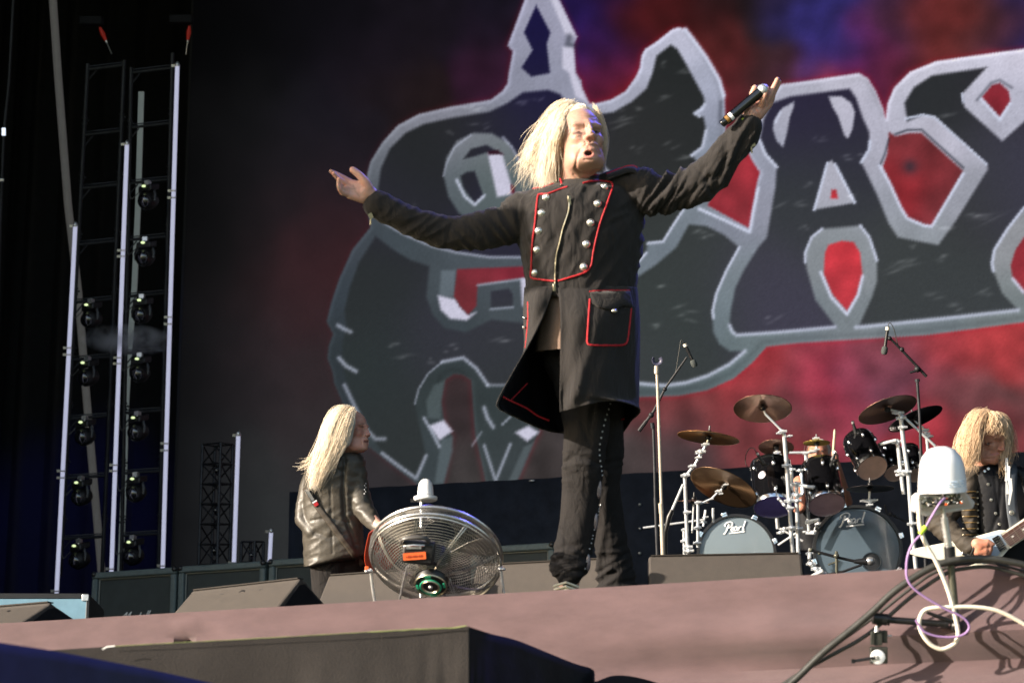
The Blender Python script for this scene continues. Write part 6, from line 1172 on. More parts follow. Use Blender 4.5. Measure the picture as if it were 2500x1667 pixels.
# dark lining just inside
c3 = MB(); ii = []
ctr = [P(1425, 706 + (1030 - 706) * j / (NV - 1), D0 + .0) for j in range(NV)]
for j in range(NV - 1): ii.append([Vector(c2[j][i]).lerp(ctr[j], .035 if (i > 8 and i < NU - 5) else .03) for i in range(1, NU - 1)])
c3.sheet(ii); c3.build('lining', M['lining'], coat_o, solid=.002)
bv = BVHTree.FromPolygons([Vector(v) for v in Vc] + [Vector(p) for r_ in c2 for p in r_], list(Fc) + [tuple(i_ + len(Vc) for i_ in f_) for f_ in [(j * NU + i, j * NU + i + 1, (j + 1) * NU + i + 1, (j + 1) * NU + i) for j in range(NV - 1) for i in range(NU - 1)]])
def onsurf(pl, n, off, tree=None):
    out = []
    for x, y in cat(pl, n):
        p_, n_ = cast(tree or bv, x, y)
        if p_ is not None: out.append(p_ + CB * off)
    return out
def piping(pl, n, r=2.2, name='red_piping', mt='red', par=None, smoothit=2):
    o = onsurf(pl, n, .003); 
    for _ in range(smoothit): o = [o[0]] + [(o[i - 1] + o[i] * 2 + o[i + 1]) / 4 for i in range(1, len(o) - 1)] + [o[-1]]
    m = MB(); m.tube(o, [r * k0 * (1 + .12 * math.sin(i * 1.9)) for i in range(len(o))], 6); return m.build(name, M[mt], par or coat_o)
piping([(1355, 686), (1340, 685), (1318, 682), (1296, 677), (1297, 655), (1299, 599), (1305, 551), (1309, 510), (1313, 478), (1320, 474), (1337, 473), (1359, 465), (1372, 460), (1385, 456)], 90)
piping([(1423, 447), (1442, 443), (1465, 442), (1488, 444), (1495, 449), (1495, 460), (1488, 480), (1481, 500), (1465, 545), (1456, 580), (1449, 612), (1445, 640), (1442, 650), (1430, 664), (1405, 673), (1362, 686)], 100)
piping([(1281, 466), (1300, 461), (1328, 456), (1352, 448)], 24, 2)
piping([(1439, 712), (1462, 710), (1500, 709), (1537, 709)], 24, 2); piping([(1440, 730), (1437, 770), (1434, 820), (1434, 835), (1441, 842), (1470, 843), (1510, 843), (1526, 840), (1532, 830), (1536, 800), (1541, 752)], 60, 2.6)
piping([(1289, 737), (1289, 780), (1285, 830), (1283, 850)], 20, 2.2)
m = MB(); pa = [(1481, 425), (1498, 418), (1512, 413), (1532, 406), (1548, 406), (1556, 411)]; pts = [P(x, y, D0 - .01) for x, y in pa]; m.tube([tuple(q) for q in cat(pts, 20)], 2.4 * k0, 6); m.build('red_piping', M['red'], coat_o)
m = MB(); m.sheet([[P(x, y + 2, D0 - .02 + .05 * (j / 3)) for x, y, _ in cat([(p[0], p[1], 0) for p in pa], 16)] for j in range(4)]); m.sheet([[P(x, y + 2 + 7 * j, D0 - .02 - .01 * j) for x, y, _ in cat([(p[0], p[1], 0) for p in pa], 16)] for j in range(3)]); m.build('epaulette', M['coat'], coat_o, solid=.004)
# collar
m = MB(); g_ = []
for j in range(4):
    row = []
    for q in np.linspace(R(-62), R(242), 40):
        row.append(P(1419 + (51 - j * 3) * math.cos(q + R(0)) , 458 - 8 * j + 3 * math.sin(q) - 7 * math.cos(q) * .9, D0 + .035 + .072 * math.sin(q) - .004 * j))
    g_.append(row)
m.sheet(g_); m.build('collar', M['coat'], coat_o, solid=.005)
for row in (g_[-1],):
    m = MB(); m.tube([p for p in row[:15]], 2.0 * k0, 6); m.build('collar_piping', M['red'], coat_o); m = MB(); m.tube([p for p in row[25:]], 2.0 * k0, 6); m.build('collar_piping', M['red'], coat_o)
m = MB(); m.tube([Q(1367, 436, -.03), Q(1372, 450, -.045), Q(1380, 458, -.07)], 2.4 * k0, 6); m.build('collar_piping', M['red'], coat_o)
m = MB(); m.ell(Q(1369, 452, -.055), (4 * k0, 2 * k0, 11 * k0), MR); m.build('collar_emblem', M['brass'], coat_o)
for x, y in ((1333, 482), (1322, 520), (1315, 564), (1311, 610), (1306, 666), (1476, 456), (1459, 497), (1442, 544), (1432, 596), (1425, 652)):
    p_, n_ = cast(bv, x, y); n_ = (n_ + CB * 1.5).normalized(); r_ = 9.6 * k0
    m = MB(); m.lathe([(.001, r_ * .62), (r_ * .3, r_ * .60), (r_ * .62, r_ * .46), (r_ * .9, r_ * .22), (r_, 0), (r_ * .9, -r_ * .1)], p_, n_, 24)
    for j in range(5): m.tube([p_ + n_ * r_ * .6 + CR * r_ * .5 * math.cos(j * 1.256) * q_ + CU * r_ * .5 * math.sin(j * 1.256) * q_ - n_ * r_ * .1 * q_ for q_ in (.15, .8)], .0009, 5)
    m.build('button', M['button'], coat_o)
piping([(1390, 485), (1389, 505), (1386, 522), (1377, 548), (1372, 565), (1366, 592), (1359, 618), (1356, 640), (1355, 665), (1354, 698)], 60, 1.7, 'zip', 'brass')
m = MB(); p_, n_ = cast(bv, 1390, 490); m.box(p_ + CB * .006, (3.4 * k0, 11 * k0, .002), MR @ Matrix.Rotation(.1, 3, 'Z')); p_, n_ = cast(bv, 1353, 702); m.box(p_ + CB * .006, (3 * k0, 9 * k0, .002), MR); m.build('zip_pull', M['brass'], coat_o, bevel=.001)
# pocket flap with button
fl = [(1439, 713), (1441, 730), (1448, 742), (1457, 749), (1478, 754), (1498, 757), (1510, 752), (1520, 747), (1532, 748), (1545, 748), (1538, 711)]
g_ = []
top_ = cat([(1440, 712), (1538, 710)], 26); bot = cat(fl[3:10], 26); bot[0] = (1446, 740)
for j in range(6):
    row = []
    for i in range(26):
        x, y = top_[i] * (1 - j / 5) + bot[i] * (j / 5); p_, n_ = cast(bv, x, y)
        if p_ is None: p_, n_ = cast(bv, x - 8, y); p_ = p_ + CR * 8 * k0
        row.append(p_ + CB * (.003 + .007 * j / 5))
    g_.append(row)
m = MB(); m.sheet(g_); m.build('pocket_flap', M['coat'], coat_o, solid=.004)
p_, n_ = cast(bv, 1499, 759); m = MB(); m.ell(p_ + CB * .014, (8 * k0, 5 * k0, 5 * k0), MR); m.build('button', M['button'], coat_o)
m = MB(); m.ell(Q(1280, 776, -.1), (4 * k0, 4 * k0, 3 * k0)); m.ell(Q(1279, 799, -.1), (4 * k0, 4 * k0, 4 * k0)); m.build('button', M['button'], coat_o)
# red hem lines on the lining of the flung flap
def hemline(pl): m = MB(); m.tube([tuple(q) for q in cat([P(x, y, D0 + d) for x, y, d in pl], 40)], 2.3 * k0, 6); m.build('hem_piping', M['red'], coat_o)
hemline([(1228, 968, -.235), (1240, 975, -.21), (1262, 985, -.16), (1285, 996, -.12), (1300, 1006, -.09), (1315, 1016, -.06), (1340, 1026, -.03)])
m = MB(); m.tube([Q(1288, 935, -.12), Q(1262, 962, -.15), Q(1248, 976, -.19)], 1.0 * k0, 5); m.build('hem_piping', M['red'], coat_o)
m = MB(); m.tube([Q(1497, 1030, .1), Q(1525, 1022, .08)], 1.6 * k0, 5); m.build('hem_piping', M['red'], coat_o)
for x, y, d1, s1 in ((909, 527, -.085, 1), (1838, 352, -.11, 1)):
    m = MB(); m.box(P(x - 4 * (x < 1000), y, D0 + d1), (5 * k0, 6 * k0, 3 * k0), MR @ Matrix.Rotation(.4, 3, 'Z')); m.tube([P(x - 4, y + 6, D0 + d1), P(x - 5 + 3 * (x > 1000), y + 22, D0 + d1)], 2.2 * k0, 6); m.build('cuff_zip', M['brass'], coat_o)
# t-shirt
m = MB(); rg = []
for y, hx, th in ((700, 96, .10), (740, 100, .135), (790, 106, .152), (830, 112, .162), (852, 114, .162)):
    rg.append([P(1420 + hx * math.cos(a), y + (8 * math.cos(a * 1 + 2.6) if y > 840 else 0), D0 + .0 - th * math.sin(a) + .006 * math.sin(a * 9 + y * .02)) for a in np.linspace(0, 6.2832, 60, endpoint=False)])
m.rings(rg, True, False); m.build('t_shirt', mat('taupe_cotton', (.20, .135, .10), .9, bump=.001, bscale=300, var=.12), singer)
# trousers
c = MB()
c.ell(Q(1425, 870, .02), (.145, .14, .115), MR, 24, 16)
c.chain([Q(1405, 880, .0), Q(1428, 990, -.02), Q(1432, 1040, -.02), Q(1424, 1130, -.02), Q(1420, 1190, -.01), Q(1411, 1283, 0), Q(1402, 1330, .01), Q(1394, 1360, .0), Q(1390, 1382, .0)], [r_ * k0 for r_ in (66, 60, 56, 50, 47, 47, 47, 46, 45)], 20)
c.chain([Q(1450, 880, .05), Q(1470, 1000, .12), Q(1474, 1100, .15), Q(1470, 1180, .17), Q(1484, 1266, .2), Q(1494, 1340, .22), Q(1502, 1400, .24), Q(1508, 1452, .24)], [r_ * k0 for r_ in (66, 56, 50, 42, 40, 42, 46, 52)], 20)
Vt, Nt, Ft = remesh(c, .0065, 3, .5)
X, Y, Dd = projn(Vt); nz = fnoise(Vt, 7, 20); nz2 = fnoise(Vt, 16, 4)
kn = np.exp(-((Y - 1135) / 45) ** 2); an = 1 / (1 + np.exp(-(Y - 1335) / 18))
d_ = .0022 * nz + .001 * nz2 + kn * .004 * aniso(X, Y, R(82), 18, 90, 9) + an * .008 * aniso(X, Y * np.where(X < 1440, 1, 1.0), R(70), 22, 80, 10) + .0025 * aniso(X, Y, R(8), 26, 160, 11)
Vt = Vt + Nt * d_[:, None]
Vt = pxdisp(Vt, Nt, [([(1378, 1128), (1400, 1112), (1432, 1116), (1460, 1130)], 5, -.007), ([(1376, 1138), (1405, 1130), (1440, 1134)], 5, .005), ([(1364, 1290), (1385, 1325), (1420, 1345)], 6, -.008), ([(1350, 1372), (1380, 1352), (1425, 1356)], 6, -.009), ([(1352, 1362), (1385, 1340)], 6, .006), ([(1362, 1402), (1400, 1392), (1435, 1400)], 6, -.007), ([(1448, 1400), (1475, 1388), (1510, 1370), (1532, 1350)], 6, -.009), ([(1455, 1420), (1480, 1402), (1505, 1398)], 6, -.008), ([(1458, 1408), (1490, 1388)], 5, .006), ([(1480, 1200), (1476, 1290), (1462, 1370)], 8, .006), ([(1385, 1010), (1420, 1030), (1440, 1080)], 8, -.004), ([(1404, 1430), (1430, 1410)], 5, -.006)])
tr = MB(); tr.v = [tuple(v) for v in Vt]; tr.f = Ft
M['trouser'] = mat('faded_black_denim', (.0180, .0162, .0160), .88, fold=.014, bump=.0008, bscale=500, var=.22, vscale=9, spec=.2)
tro = tr.build('trousers', M['trouser'], singer, smooth=False); tro.data.polygons.foreach_set('use_smooth', [True] * len(tro.data.polygons))
bt = bvh(Vt, Ft)
SL = [(1490, 985), (1482, 1010), (1475, 1034), (1469, 1062), (1464, 1090), (1464, 1115), (1468, 1140), (1470, 1160)]
for x, y in cat(SL, 14):
    p_, n_ = cast(bt, x, y)
    if p_ is not None: m = MB(); m.ell(p_, (2.7 * k0,) * 3, None, 8, 6); m.build('trouser_stud', M['silver'], tro)
for x, y in cat([(1469, 1232), (1465, 1242), (1462, 1260), (1452, 1300), (1448, 1320), (1440, 1350), (1432, 1385), (1428, 1425)], 16):
    p_, n_ = cast(bt, x - 3, y)
    if p_ is not None: m = MB(); m.ell(p_, (2.2 * k0,) * 3, None, 8, 6); m.build('trouser_stud', M['silver'], tro)
M['concho'] = mat('engraved_silver', (.30, .27, .30), .4, metal=.8, bump=.002, bscale=150, var=.3, vscale=120)
for x, y, rx_, ry_ in ((1466, 1192, 7, 25), (1458, 1272, 6, 22), (1440, 1372, 6, 22)):
    p_, n_ = cast(bt, x - 4, y)
    if p_ is not None: m = MB(); m.ell(p_ + CB * .001, (rx_ * k0, ry_ * k0, .006), MR, 16, 8); m.build('concho', M['concho'], tro)
# shoes
def shoe(pts, rr, parent):
    m = MB(); m.chain(pts, rr, 20); V, N, F = remesh(m, .005, 2); z = ZF + .004
    V[:, 2] = np.maximum(V[:, 2], z); X, Y, _ = projn(V)
    pat = np.sin(X * .55 + 1.3 * np.sin(Y * .5)) + np.sin(Y * .45 + X * .12)
    C = np.where((pat > .5)[:, None], np.array([[.62, .56, .34]]), np.where((pat < -.9)[:, None], np.array([[.07, .06, .05]]), np.array([[.42, .40, .14]])))
    C = np.where(((pat > -.2) & (pat < .2) & (X > np.mean(X)))[:, None], np.array([[.15, .3, .15]]), C)
    o = from_arr(V, F).build('shoe', mat('camouflage_sneaker', (.5, .5, .3), .6, attr=True), parent, cols=C); return o
so_ = shoe([Q(1388, 1478, .1), Q(1384, 1462, -.02), Q(1380, 1476, -.1), Q(1379, 1486, -.17)], [.040, .050, .048, .036], singer)
m = MB()
for i in range(4): m.tube([Q(1352 + i * 2, 1430 + i * 9, -.055 - i * .022), Q(1382, 1421 + i * 9.5, -.085 - i * .022), Q(1412 - i * 2, 1432 + i * 9, -.055 - i * .022)], 3.0 * k0, 8)
for q in (-1, 1): m.tube([Q(1384 + q * 2, 1438, -.10), Q(1384 + q * 14, 1444, -.125), Q(1384 + q * 20, 1452, -.12)], 2.6 * k0, 8)
m.build('laces', mat('lace', (.72, .66, .5), .8), so_)
shoe([Q(1507, 1478, .33), Q(1512, 1470, .22), Q(1520, 1478, .12), Q(1524, 1484, .08)], [.040, .046, .044, .036], singer)
# ------------------------------------------------------------------ helper for the band members
def body_mesh(prims, vox, label, origin, paint=(), grooves=(), skin=SK, near=99, mouth=None):
    V, N, F = remesh(prims, vox, 2, .5)
    if grooves: V = pxdisp(V, N, grooves, near=near)
    C = np.ones((len(V), 1)) * skin
    C = pxpaint(V, N, C, paint, near=near)
    o = from_arr(V, F).build('person', M['skin'], None, smooth=False, origin=origin, cols=C)
    o.data.polygons.foreach_set('use_smooth', [True] * len(o.data.polygons)); tag(o, label, 'person'); return o
def garment(prims, vox, name, m_, parent, disp=None, grooves=(), sm=3):
    V, N, F = remesh(prims, vox, sm, .5)
    if disp is not None: V = V + N * disp(V)[:, None]
    if grooves: V = pxdisp(V, N, grooves)
    g_ = MB(); g_.v = [tuple(v) for v in V]; g_.f = F; o = g_.build(name, m_, parent, smooth=False); o.data.polygons.foreach_set('use_smooth', [True] * len(o.data.polygons))
    return o, bvh(V, F)
def loftpx(mb, rows, D, n=32, e_=.85):
    rg = []
    for y, xl_, xr_, th, *r_ in rows:
        cx = (xl_ + xr_) / 2; hw_ = (xr_ - xl_) / 2; o_ = r_[0] if r_ else 0
        rg.append([P(cx + hw_ * math.copysign(abs(math.cos(a)) ** e_, math.cos(a)), y, D + o_ - th * math.copysign(abs(math.sin(a)) ** e_, math.sin(a))) for a in np.linspace(0, 6.2832, n, endpoint=False)])
    mb.rings(rg)
# ------------------------------------------------------------------ guitarist at left, seen from behind and the side
D1 = 12.0; k1 = U(D1); G = lambda x, y, d=0: P(x, y, D1 + d); rnd = random.Random(5)
fr = headframe(66, -2, 3); c = MB(); hc1 = G(858, 1050, 0); W = head_prims(c, hc1, fr, 1.0)
c.chain([W(0, -.02, -.06), G(842, 1115, .03)], [.058, .065]); c.ell(G(815, 1200), (.14, .26, .09), MR, 24, 16); c.ell(G(810, 1320), (.14, .18, .10), MR, 24, 16)
c.chain([G(866, 1145), G(885, 1240, -.1), G(928, 1288, -.22)], [.045, .040, .03]); c.chain([G(770, 1150), G(742, 1240), G(790, 1300, -.1)], [.045, .040, .03])
c.chain([G(802, 1350), G(802, 1480), G(804, 1590)], [.07, .045, .04]); c.chain([G(842, 1350, .05), G(860, 1480, .08), G(872, 1590, .1)], [.07, .045, .04])
c.chain([G(928, 1288, -.22), G(937, 1284, -.24)], [.03, .034])
for i in range(4): c.chain([G(938, 1280 + i * 4, -.24), G(946 - i, 1284 + i * 4, -.24), G(946 - i * 2, 1291 + i * 3, -.235)], [.0095, .009, .008])
c.chain([G(934, 1278, -.25), G(941, 1274, -.262), G(948, 1277, -.265)], [.012, .01, .009])
g1 = body_mesh(c, .0055, 'guitarist in a creased leather jacket seen from behind, hair down the back', G(810, 1590), near=99, skin=SK * np.array([1.5, 1.35, 1.4]),
    paint=[([(872, 1050)], 22, SK * np.array([1.05, .74, .66]), .8), ([(890, 1078), (897, 1079)], 2.5, DARKM * 3, .9), ([(888, 1074), (898, 1075)], 2, LIP, .6), ([(878, 1037), (888, 1034)], 2, np.array([.2, .14, .1]), .7), ([(884, 1041)], 2, DARKM * 2, .7)], grooves=[([(882, 1068), (884, 1084)], 2.5, -.004), ([(891, 1078), (899, 1078)], 2.2, -.006)])
eye(g1, 884, 1042, D1 - .05, fr, 3.6, 2, 1)
M['leather'] = mat('leather', (.060, .053, .043), .45, bump=.0025, bscale=34, var=.35, vscale=11, spec=.4)
c = MB(); loftpx(c, [(1104, 812, 868, .07), (1112, 785, 885, .09), (1126, 762, 892, .115), (1150, 748, 893, .125), (1190, 740, 892, .13), (1240, 737, 888, .13), (1290, 738, 886, .14), (1330, 739, 890, .15), (1354, 740, 894, .155), (1362, 741, 880, .155), (1374, 742, 812, .15), (1383, 742, 768, .14)], D1)
c.chain([G(864, 1132, -.02), G(868, 1160, -.03), G(874, 1200, -.05), G(888, 1242, -.09), G(908, 1270, -.16), G(922, 1285, -.2)], [q * k1 for q in (27, 29, 27, 26, 21, 15)], 18)
c.chain([G(778, 1138, .02), G(757, 1180, .02), G(742, 1235, .0), G(740, 1268, -.02), G(765, 1300, -.08)], [q * k1 for q in (25, 24, 20, 20, 18)], 18)
def dl(V): X, Y, _ = projn(V); n1 = fnoise(V, 8, 2); n2 = fnoise(V, 18, 5); return .004 * n1 + .0015 * n2 + .002 * aniso(X, Y, R(60), 20, 70, 3) + .0015 * (1 / (1 + np.exp(-(X - 840) / 8))) * (Y < 1300) * np.sin(6.28 * ((Y - .5 * X) / 26 + n1))
jk, bj = garment(c, .007, 'leather_jacket', M['leather'], g1, dl, [([(805, 1120), (808, 1240), (812, 1350)], 3, -.004), ([(842, 1120), (838, 1200), (842, 1260), (870, 1330)], 5, -.016), ([(760, 1270), (800, 1262), (850, 1275)], 3, -.005), ([(770, 1300), (800, 1312), (830, 1300)], 6, -.006), ([(812, 1140), (835, 1150)], 3, -.004), ([(800, 1250), (830, 1300), (860, 1340)], 8, .004)])
m = MB()
for q in range(6): p_, n_ = cast(bj, 893 - (q % 2) * 3, 1180 + q * 5); m.ell((p_ or G(894, 1180 + q * 5, -.05)), (2 * k1,) * 3, None, 8, 6)
m.build('studs', M['silver'], jk)
c = MB(); c.chain([G(803, 1345), G(805, 1400), G(802, 1480), G(806, 1590)], [q * k1 for q in (48, 47, 38, 30)], 18); c.chain([G(840, 1345, .05), G(846, 1400, .05), G(862, 1480, .08), G(874, 1590, .1)], [q * k1 for q in (50, 48, 38, 30)], 18)
garment(c, .009, 'trousers', M['trouser'], g1, lambda V: .003 * fnoise(V, 9, 1), [([(860, 1362), (820, 1375), (806, 1388)], 3, -.008), ([(870, 1374), (836, 1382)], 3, -.006)])
c = MB(); c.chain([G(800, 1586, .04), G(806, 1592, -.08)], [.045, .04]); c.build('shoe', M['black'], g1)
hm2 = hairmat('sandy_blond_hair', (.70, .60, .46)); m = MB()
fA = [[(852, 994, 12.0), (822, 998, 12.0), (798, 1030, 12.0), (782, 1080, 11.97), (765, 1130, 11.9), (752, 1185, 11.87)], [(856, 994, 11.95), (832, 1004, 11.9), (812, 1050, 11.88), (796, 1100, 11.87), (778, 1150, 11.86), (765, 1200, 11.86)], [(862, 996, 11.91), (848, 1020, 11.88), (832, 1060, 11.87), (814, 1105, 11.86), (792, 1150, 11.86), (770, 1192, 11.86)], [(866, 1000, 11.90), (860, 1024, 11.88), (850, 1058, 11.87), (838, 1088, 11.86), (820, 1118, 11.86), (800, 1150, 11.86)]]
strands(m, fA, 2200, .006, .014, .0010, rnd, .010, .6)
strands(m, [[(830, 1000, 12.05), (800, 1040, 12.05), (785, 1090, 12.02), (762, 1125, 11.98), (736, 1142, 11.95)], [(800, 1030, 12.05), (782, 1080, 12.0), (765, 1120, 11.95), (742, 1138, 11.93), (728, 1136, 11.93)]], 110, .006, .02, .0016, rnd, .02, .6)
m.ell(W(0, -.03, .03), (.088, .092, .098), Matrix(fr).transposed(), 24, 16); m.chain([G(818, 1025, -.03), G(800, 1085, -.06), G(782, 1145, -.11)], [.05, .045, .02]); m.chain([G(842, 1040, -.05), G(828, 1090, -.08)], [.04, .035])
m.build('hair', hm2, g1)
m = MB(); strands(m, [[(856, 1004, 11.88), (858, 1030, 11.87), (852, 1060, 11.87), (846, 1088, 11.86)], [(862, 1006, 11.89), (863, 1030, 11.88), (856, 1062, 11.88), (850, 1092, 11.87)]], 90, .003, .005, .0018, rnd); m.build('grey_lock', hairmat('grey_hair', (.5, .47, .42)), g1)
# its guitar, mostly hidden: red body, strap across the back with radio pack
t = thing('electric_guitar', 'red orange electric guitar mostly hidden by the leather jacketed guitarist and the fan', 'guitar', G(925, 1400, -.2), 'electric guitars')
gd = D1 - .26
bo = [(900, 1300), (914, 1292), (930, 1300), (938, 1318), (950, 1328), (966, 1326), (976, 1344), (968, 1372), (944, 1392), (914, 1398), (894, 1384), (889, 1360), (893, 1330)]
m = MB(); m.prism([P(x, y, gd + (x - 900) * .0015) for x, y in cat(bo + [bo[0]], 50)[:-1]], -CB * .045); m.build('body', mat('guitar_red', (.42, .05, .02), .18, coat=1), t, bevel=.006, smooth=False)
m = MB(); m.box(P(896, 1389, gd - .012), (5 * k1, 7 * k1, .006), MR); m.build('knob', M['orange'], t, bevel=.003)
m = MB(); m.prism([P(936, 1306, gd), P(944, 1314, gd), P(1010, 1262, gd + .2), P(1004, 1255, gd + .2)], -CB * .025); m.build('neck', mat('guitar_neck', (.12, .05, .025), .4), t, smooth=False)
m = MB()
for i in range(6): m.tube([P(915 + i * 2, 1362 + i * 2, gd - .008), P(998 + i * 2, 1262 + i, gd + .19)], .0008, 4)
m.build('strings', M['silver'], t)
sp = []
for x, y in cat([(744, 1190), (765, 1222), (800, 1268), (838, 1318), (862, 1350), (880, 1372)], 40):
    p_, n_ = cast(bj, x, y); p_ = p_ + CB * .008 if p_ else (sp[-1] + CR * 4 * k1 - CU * 5 * k1 if sp else G(x, y, -.15)); sp.append(p_)
m = MB(); dirv = (CR * .75 + CU * .6).normalized(); m.sheet([[p + dirv * 7 * k1 * q for p in sp] for q in (-1, -.3, .3, 1)]); m.build('strap', mat('strap_brown', (.045, .035, .025), .6, var=.3), t, solid=.004)
t = thing('radio_pack', 'small silver and black radio pack clipped to the strap on the leather jacket', 'radio pack', G(765, 1230, -.16))
R_ = MR @ Matrix.Rotation(R(32), 3, 'Z'); p_, _ = cast(bj, 760, 1208); m = MB(); m.box(p_ + CB * .022, (6.5 * k1, 18 * k1, .012), R_); m.build('case', M['black'], t, bevel=.003)
m = MB(); m.box(p_ + CB * .036 - CR * 2 * k1 + CU * 1 * k1, (3.6 * k1, 15 * k1, .002), R_); m.build('face', M['silver'], t); m = MB(); m.box(p_ + CB * .025 + R_ @ Vector((0, -24 * k1, 0)), (5.5 * k1, 5.5 * k1, .01), R_); m.build('red_plug', M['red'], t, bevel=.002); m = MB(); m.box(p_ + CB * .025 + R_ @ Vector((0, -17.5 * k1, 0)), (6 * k1, 1.8 * k1, .011), R_); m.build('white_plug', M['white_pl'], t)

# ------------------------------------------------------------------ guitarist at right with the white V shaped guitar
D2 = 11.5; k2 = U(D2); G = lambda x, y, d=0: P(x, y, D2 + d); rnd = random.Random(9)
fr = headframe(50, -28, 8); c = MB(); hc2 = G(2410, 1066, 0); W = head_prims(c, hc2, fr, 1.05)
c.chain([W(0, -.02, -.06), G(2412, 1150, .06)], [.06, .07]); c.ell(G(2450, 1240, .04), (.16, .26, .10), MR, 24, 16); c.ell(G(2455, 1380, .05), (.15, .18, .11), MR, 24, 16)
c.chain([G(2372, 1170, .04), G(2290, 1275, .0), G(2385, 1335, -.16)], [.05, .042, .03]); c.chain([G(2510, 1165, .04), G(2570, 1240, .0), G(2560, 1250, -.2)], [.05, .04, .03])
c.chain([G(2430, 1400, .05), G(2420, 1500, .05), G(2415, 1600, .05)], [.08, .055, .045]); c.chain([G(2480, 1400, .05), G(2500, 1500, .08), G(2515, 1600, .1)], [.08, .055, .045])
hh = lambda x, y, d: P(x, y, D2 - .22 + d)
c.chain([hh(2372, 1335, .03), hh(2390, 1334, 0)], [.03, .036]); c.chain([hh(2386, 1328, 0), hh(2406, 1328, -.01)], [.034, .026]); c.chain([hh(2388, 1344, 0), hh(2404, 1344, -.01)], [.032, .026])
for i, (a_, b_, e_) in enumerate((((2406, 1322), (2418, 1330), (2421, 1342)), ((2408, 1330), (2418, 1340), (2417, 1352)), ((2406, 1338), (2414, 1348), (2410, 1358)), ((2400, 1346), (2406, 1355), (2400, 1361)))):
    c.chain([hh(*a_, -.012), hh(*b_, -.02), hh(*e_, -.012)], [.0115, .0105, .009])
c.chain([hh(2396, 1322, -.01), hh(2412, 1320, -.02), hh(2426, 1328, -.02)], [.013, .011, .009])
g2 = body_mesh(c, .005, 'guitarist with shaggy blond hair looking down at a white guitar', G(2430, 1600), near=99, skin=SK * np.array([1.15, 1.0, .95]),
    paint=[([(2446, 1094)], 9, SK * np.array([1.05, .72, .62]), .8), ([(2416, 1110), (2436, 1106)], 2.2, LIP * .8, .8), ([(2404, 1085), (2420, 1080)], 2.4, DARKM * 3, .7), ([(2396, 1339)], 24, SK * np.array([1.1, .62, .42]), .6)],
    grooves=[([(2410, 1098), (2404, 1112)], 3, -.005), ([(2418, 1108), (2436, 1104)], 2.2, -.004), ([(2402, 1086), (2422, 1081)], 3, -.005), ([(2405, 1120), (2425, 1118)], 2.5, -.004)])
eye(g2, 2412, 1083, D2 - .085, fr, 4, 1.6, 1)
M['shirt'] = mat('black_shirt', (.006, .0065, .009), .6, bump=.002, bscale=30, var=.3, spec=.25)
M['suede'] = mat('brown_black_jacket', (.034, .026, .018), .75, bump=.002, bscale=60, var=.3, vscale=14)
c = MB(); loftpx(c, [(1132, 2400, 2440, .07, .05), (1142, 2380, 2470, .09, .05), (1160, 2362, 2510, .115, .04), (1200, 2368, 2530, .13, .04), (1260, 2374, 2535, .135, .04), (1320, 2378, 2540, .14, .04), (1400, 2385, 2540, .15, .05), (1430, 2385, 2540, .15, .05)], D2)
sh_, bs = garment(c, .008, 'shirt', M['shirt'], g2, lambda V: .005 * fnoise(V, 7, 6) + .002 * fnoise(V, 17, 6), [([(2420, 1300), (2440, 1250), (2445, 1180)], 5, -.006), ([(2428, 1150), (2432, 1200), (2440, 1260), (2446, 1310)], 3, -.004), ([(2400, 1150), (2412, 1180)], 4, .005)])
m = MB()
for x, y in ((2413, 1182), (2420, 1220), (2431, 1253), (2440, 1279), (2404, 1150), (2413, 1144)):
    p_, n_ = cast(bs, x, y)
    if p_: m.lathe([(.001, .005), (3.4 * k2, .004), (4.2 * k2, 0)], p_, (n_ + CB).normalized(), 14)
m.build('button', M['button'], sh_)
c = MB(); loftpx(c, [(1132, 2385, 2425, .06, .08), (1146, 2362, 2404, .10, .06), (1166, 2346, 2398, .12, .05), (1200, 2340, 2393, .135, .05), (1250, 2345, 2394, .14, .05), (1290, 2352, 2392, .145, .05), (1318, 2358, 2388, .14, .05)], D2)
c.chain([G(2370, 1160, .05), G(2345, 1195, .04), G(2312, 1245, .02), G(2292, 1274, .0), G(2320, 1300, -.07), G(2352, 1322, -.14), G(2372, 1334, -.18)], [q * k2 for q in (27, 31, 32, 31, 28, 25, 22)], 18)
def dj(V): X, Y, _ = projn(V); return .004 * fnoise(V, 8, 12) + .002 * fnoise(V, 18, 3) + .005 * aniso(X, Y, R(50), 18, 70, 5)
jk2, bj2 = garment(c, .008, 'jacket', M['suede'], g2, dj, [([(2330, 1190), (2318, 1250)], 6, -.007), ([(2300, 1290), (2340, 1300)], 5, -.006)])
m = MB(); m.ring(hh(2373, 1336, .03), (CR * .9 - CU * .3).normalized(), 21 * k2, .006, 24, 8); m.build('cuff', M['black'], jk2)
m = MB()
for i in range(8):
    y = 1200 + i * 15; xa = 2352 + i * .6; xb = 2389
    pts = [q for q in [cast(bj2, x, y - (x - xa) * .03)[0] for x in np.linspace(xa, xb - 3, 8)] if q is not None]
    if len(pts) > 2: m.tube([p + CB * .004 for p in pts], 1.5 * k2, 5)
m.build('gold_braid', mat('gold_braid', (.26, .17, .07), .4, metal=.5, var=.2), jk2)
m = MB()
for i in range(8):
    for xx in (2389 - abs(i - 4) * .4, 2354):
        p_, n_ = cast(bj2, xx - 2, 1200 + i * 15)
        if p_: m.ell(p_ + CB * .005, (3.6 * k2, 2.6 * k2, 3 * k2), MR, 10, 8)
m.build('stud', M['brass'], jk2)
c = MB(); loftpx(c, [(1132, 2440, 2470, .06, .07), (1146, 2462, 2516, .09, .05), (1170, 2476, 2545, .12, .05), (1220, 2484, 2560, .135, .05), (1290, 2488, 2556, .145, .05), (1340, 2490, 2552, .145, .05)], D2)
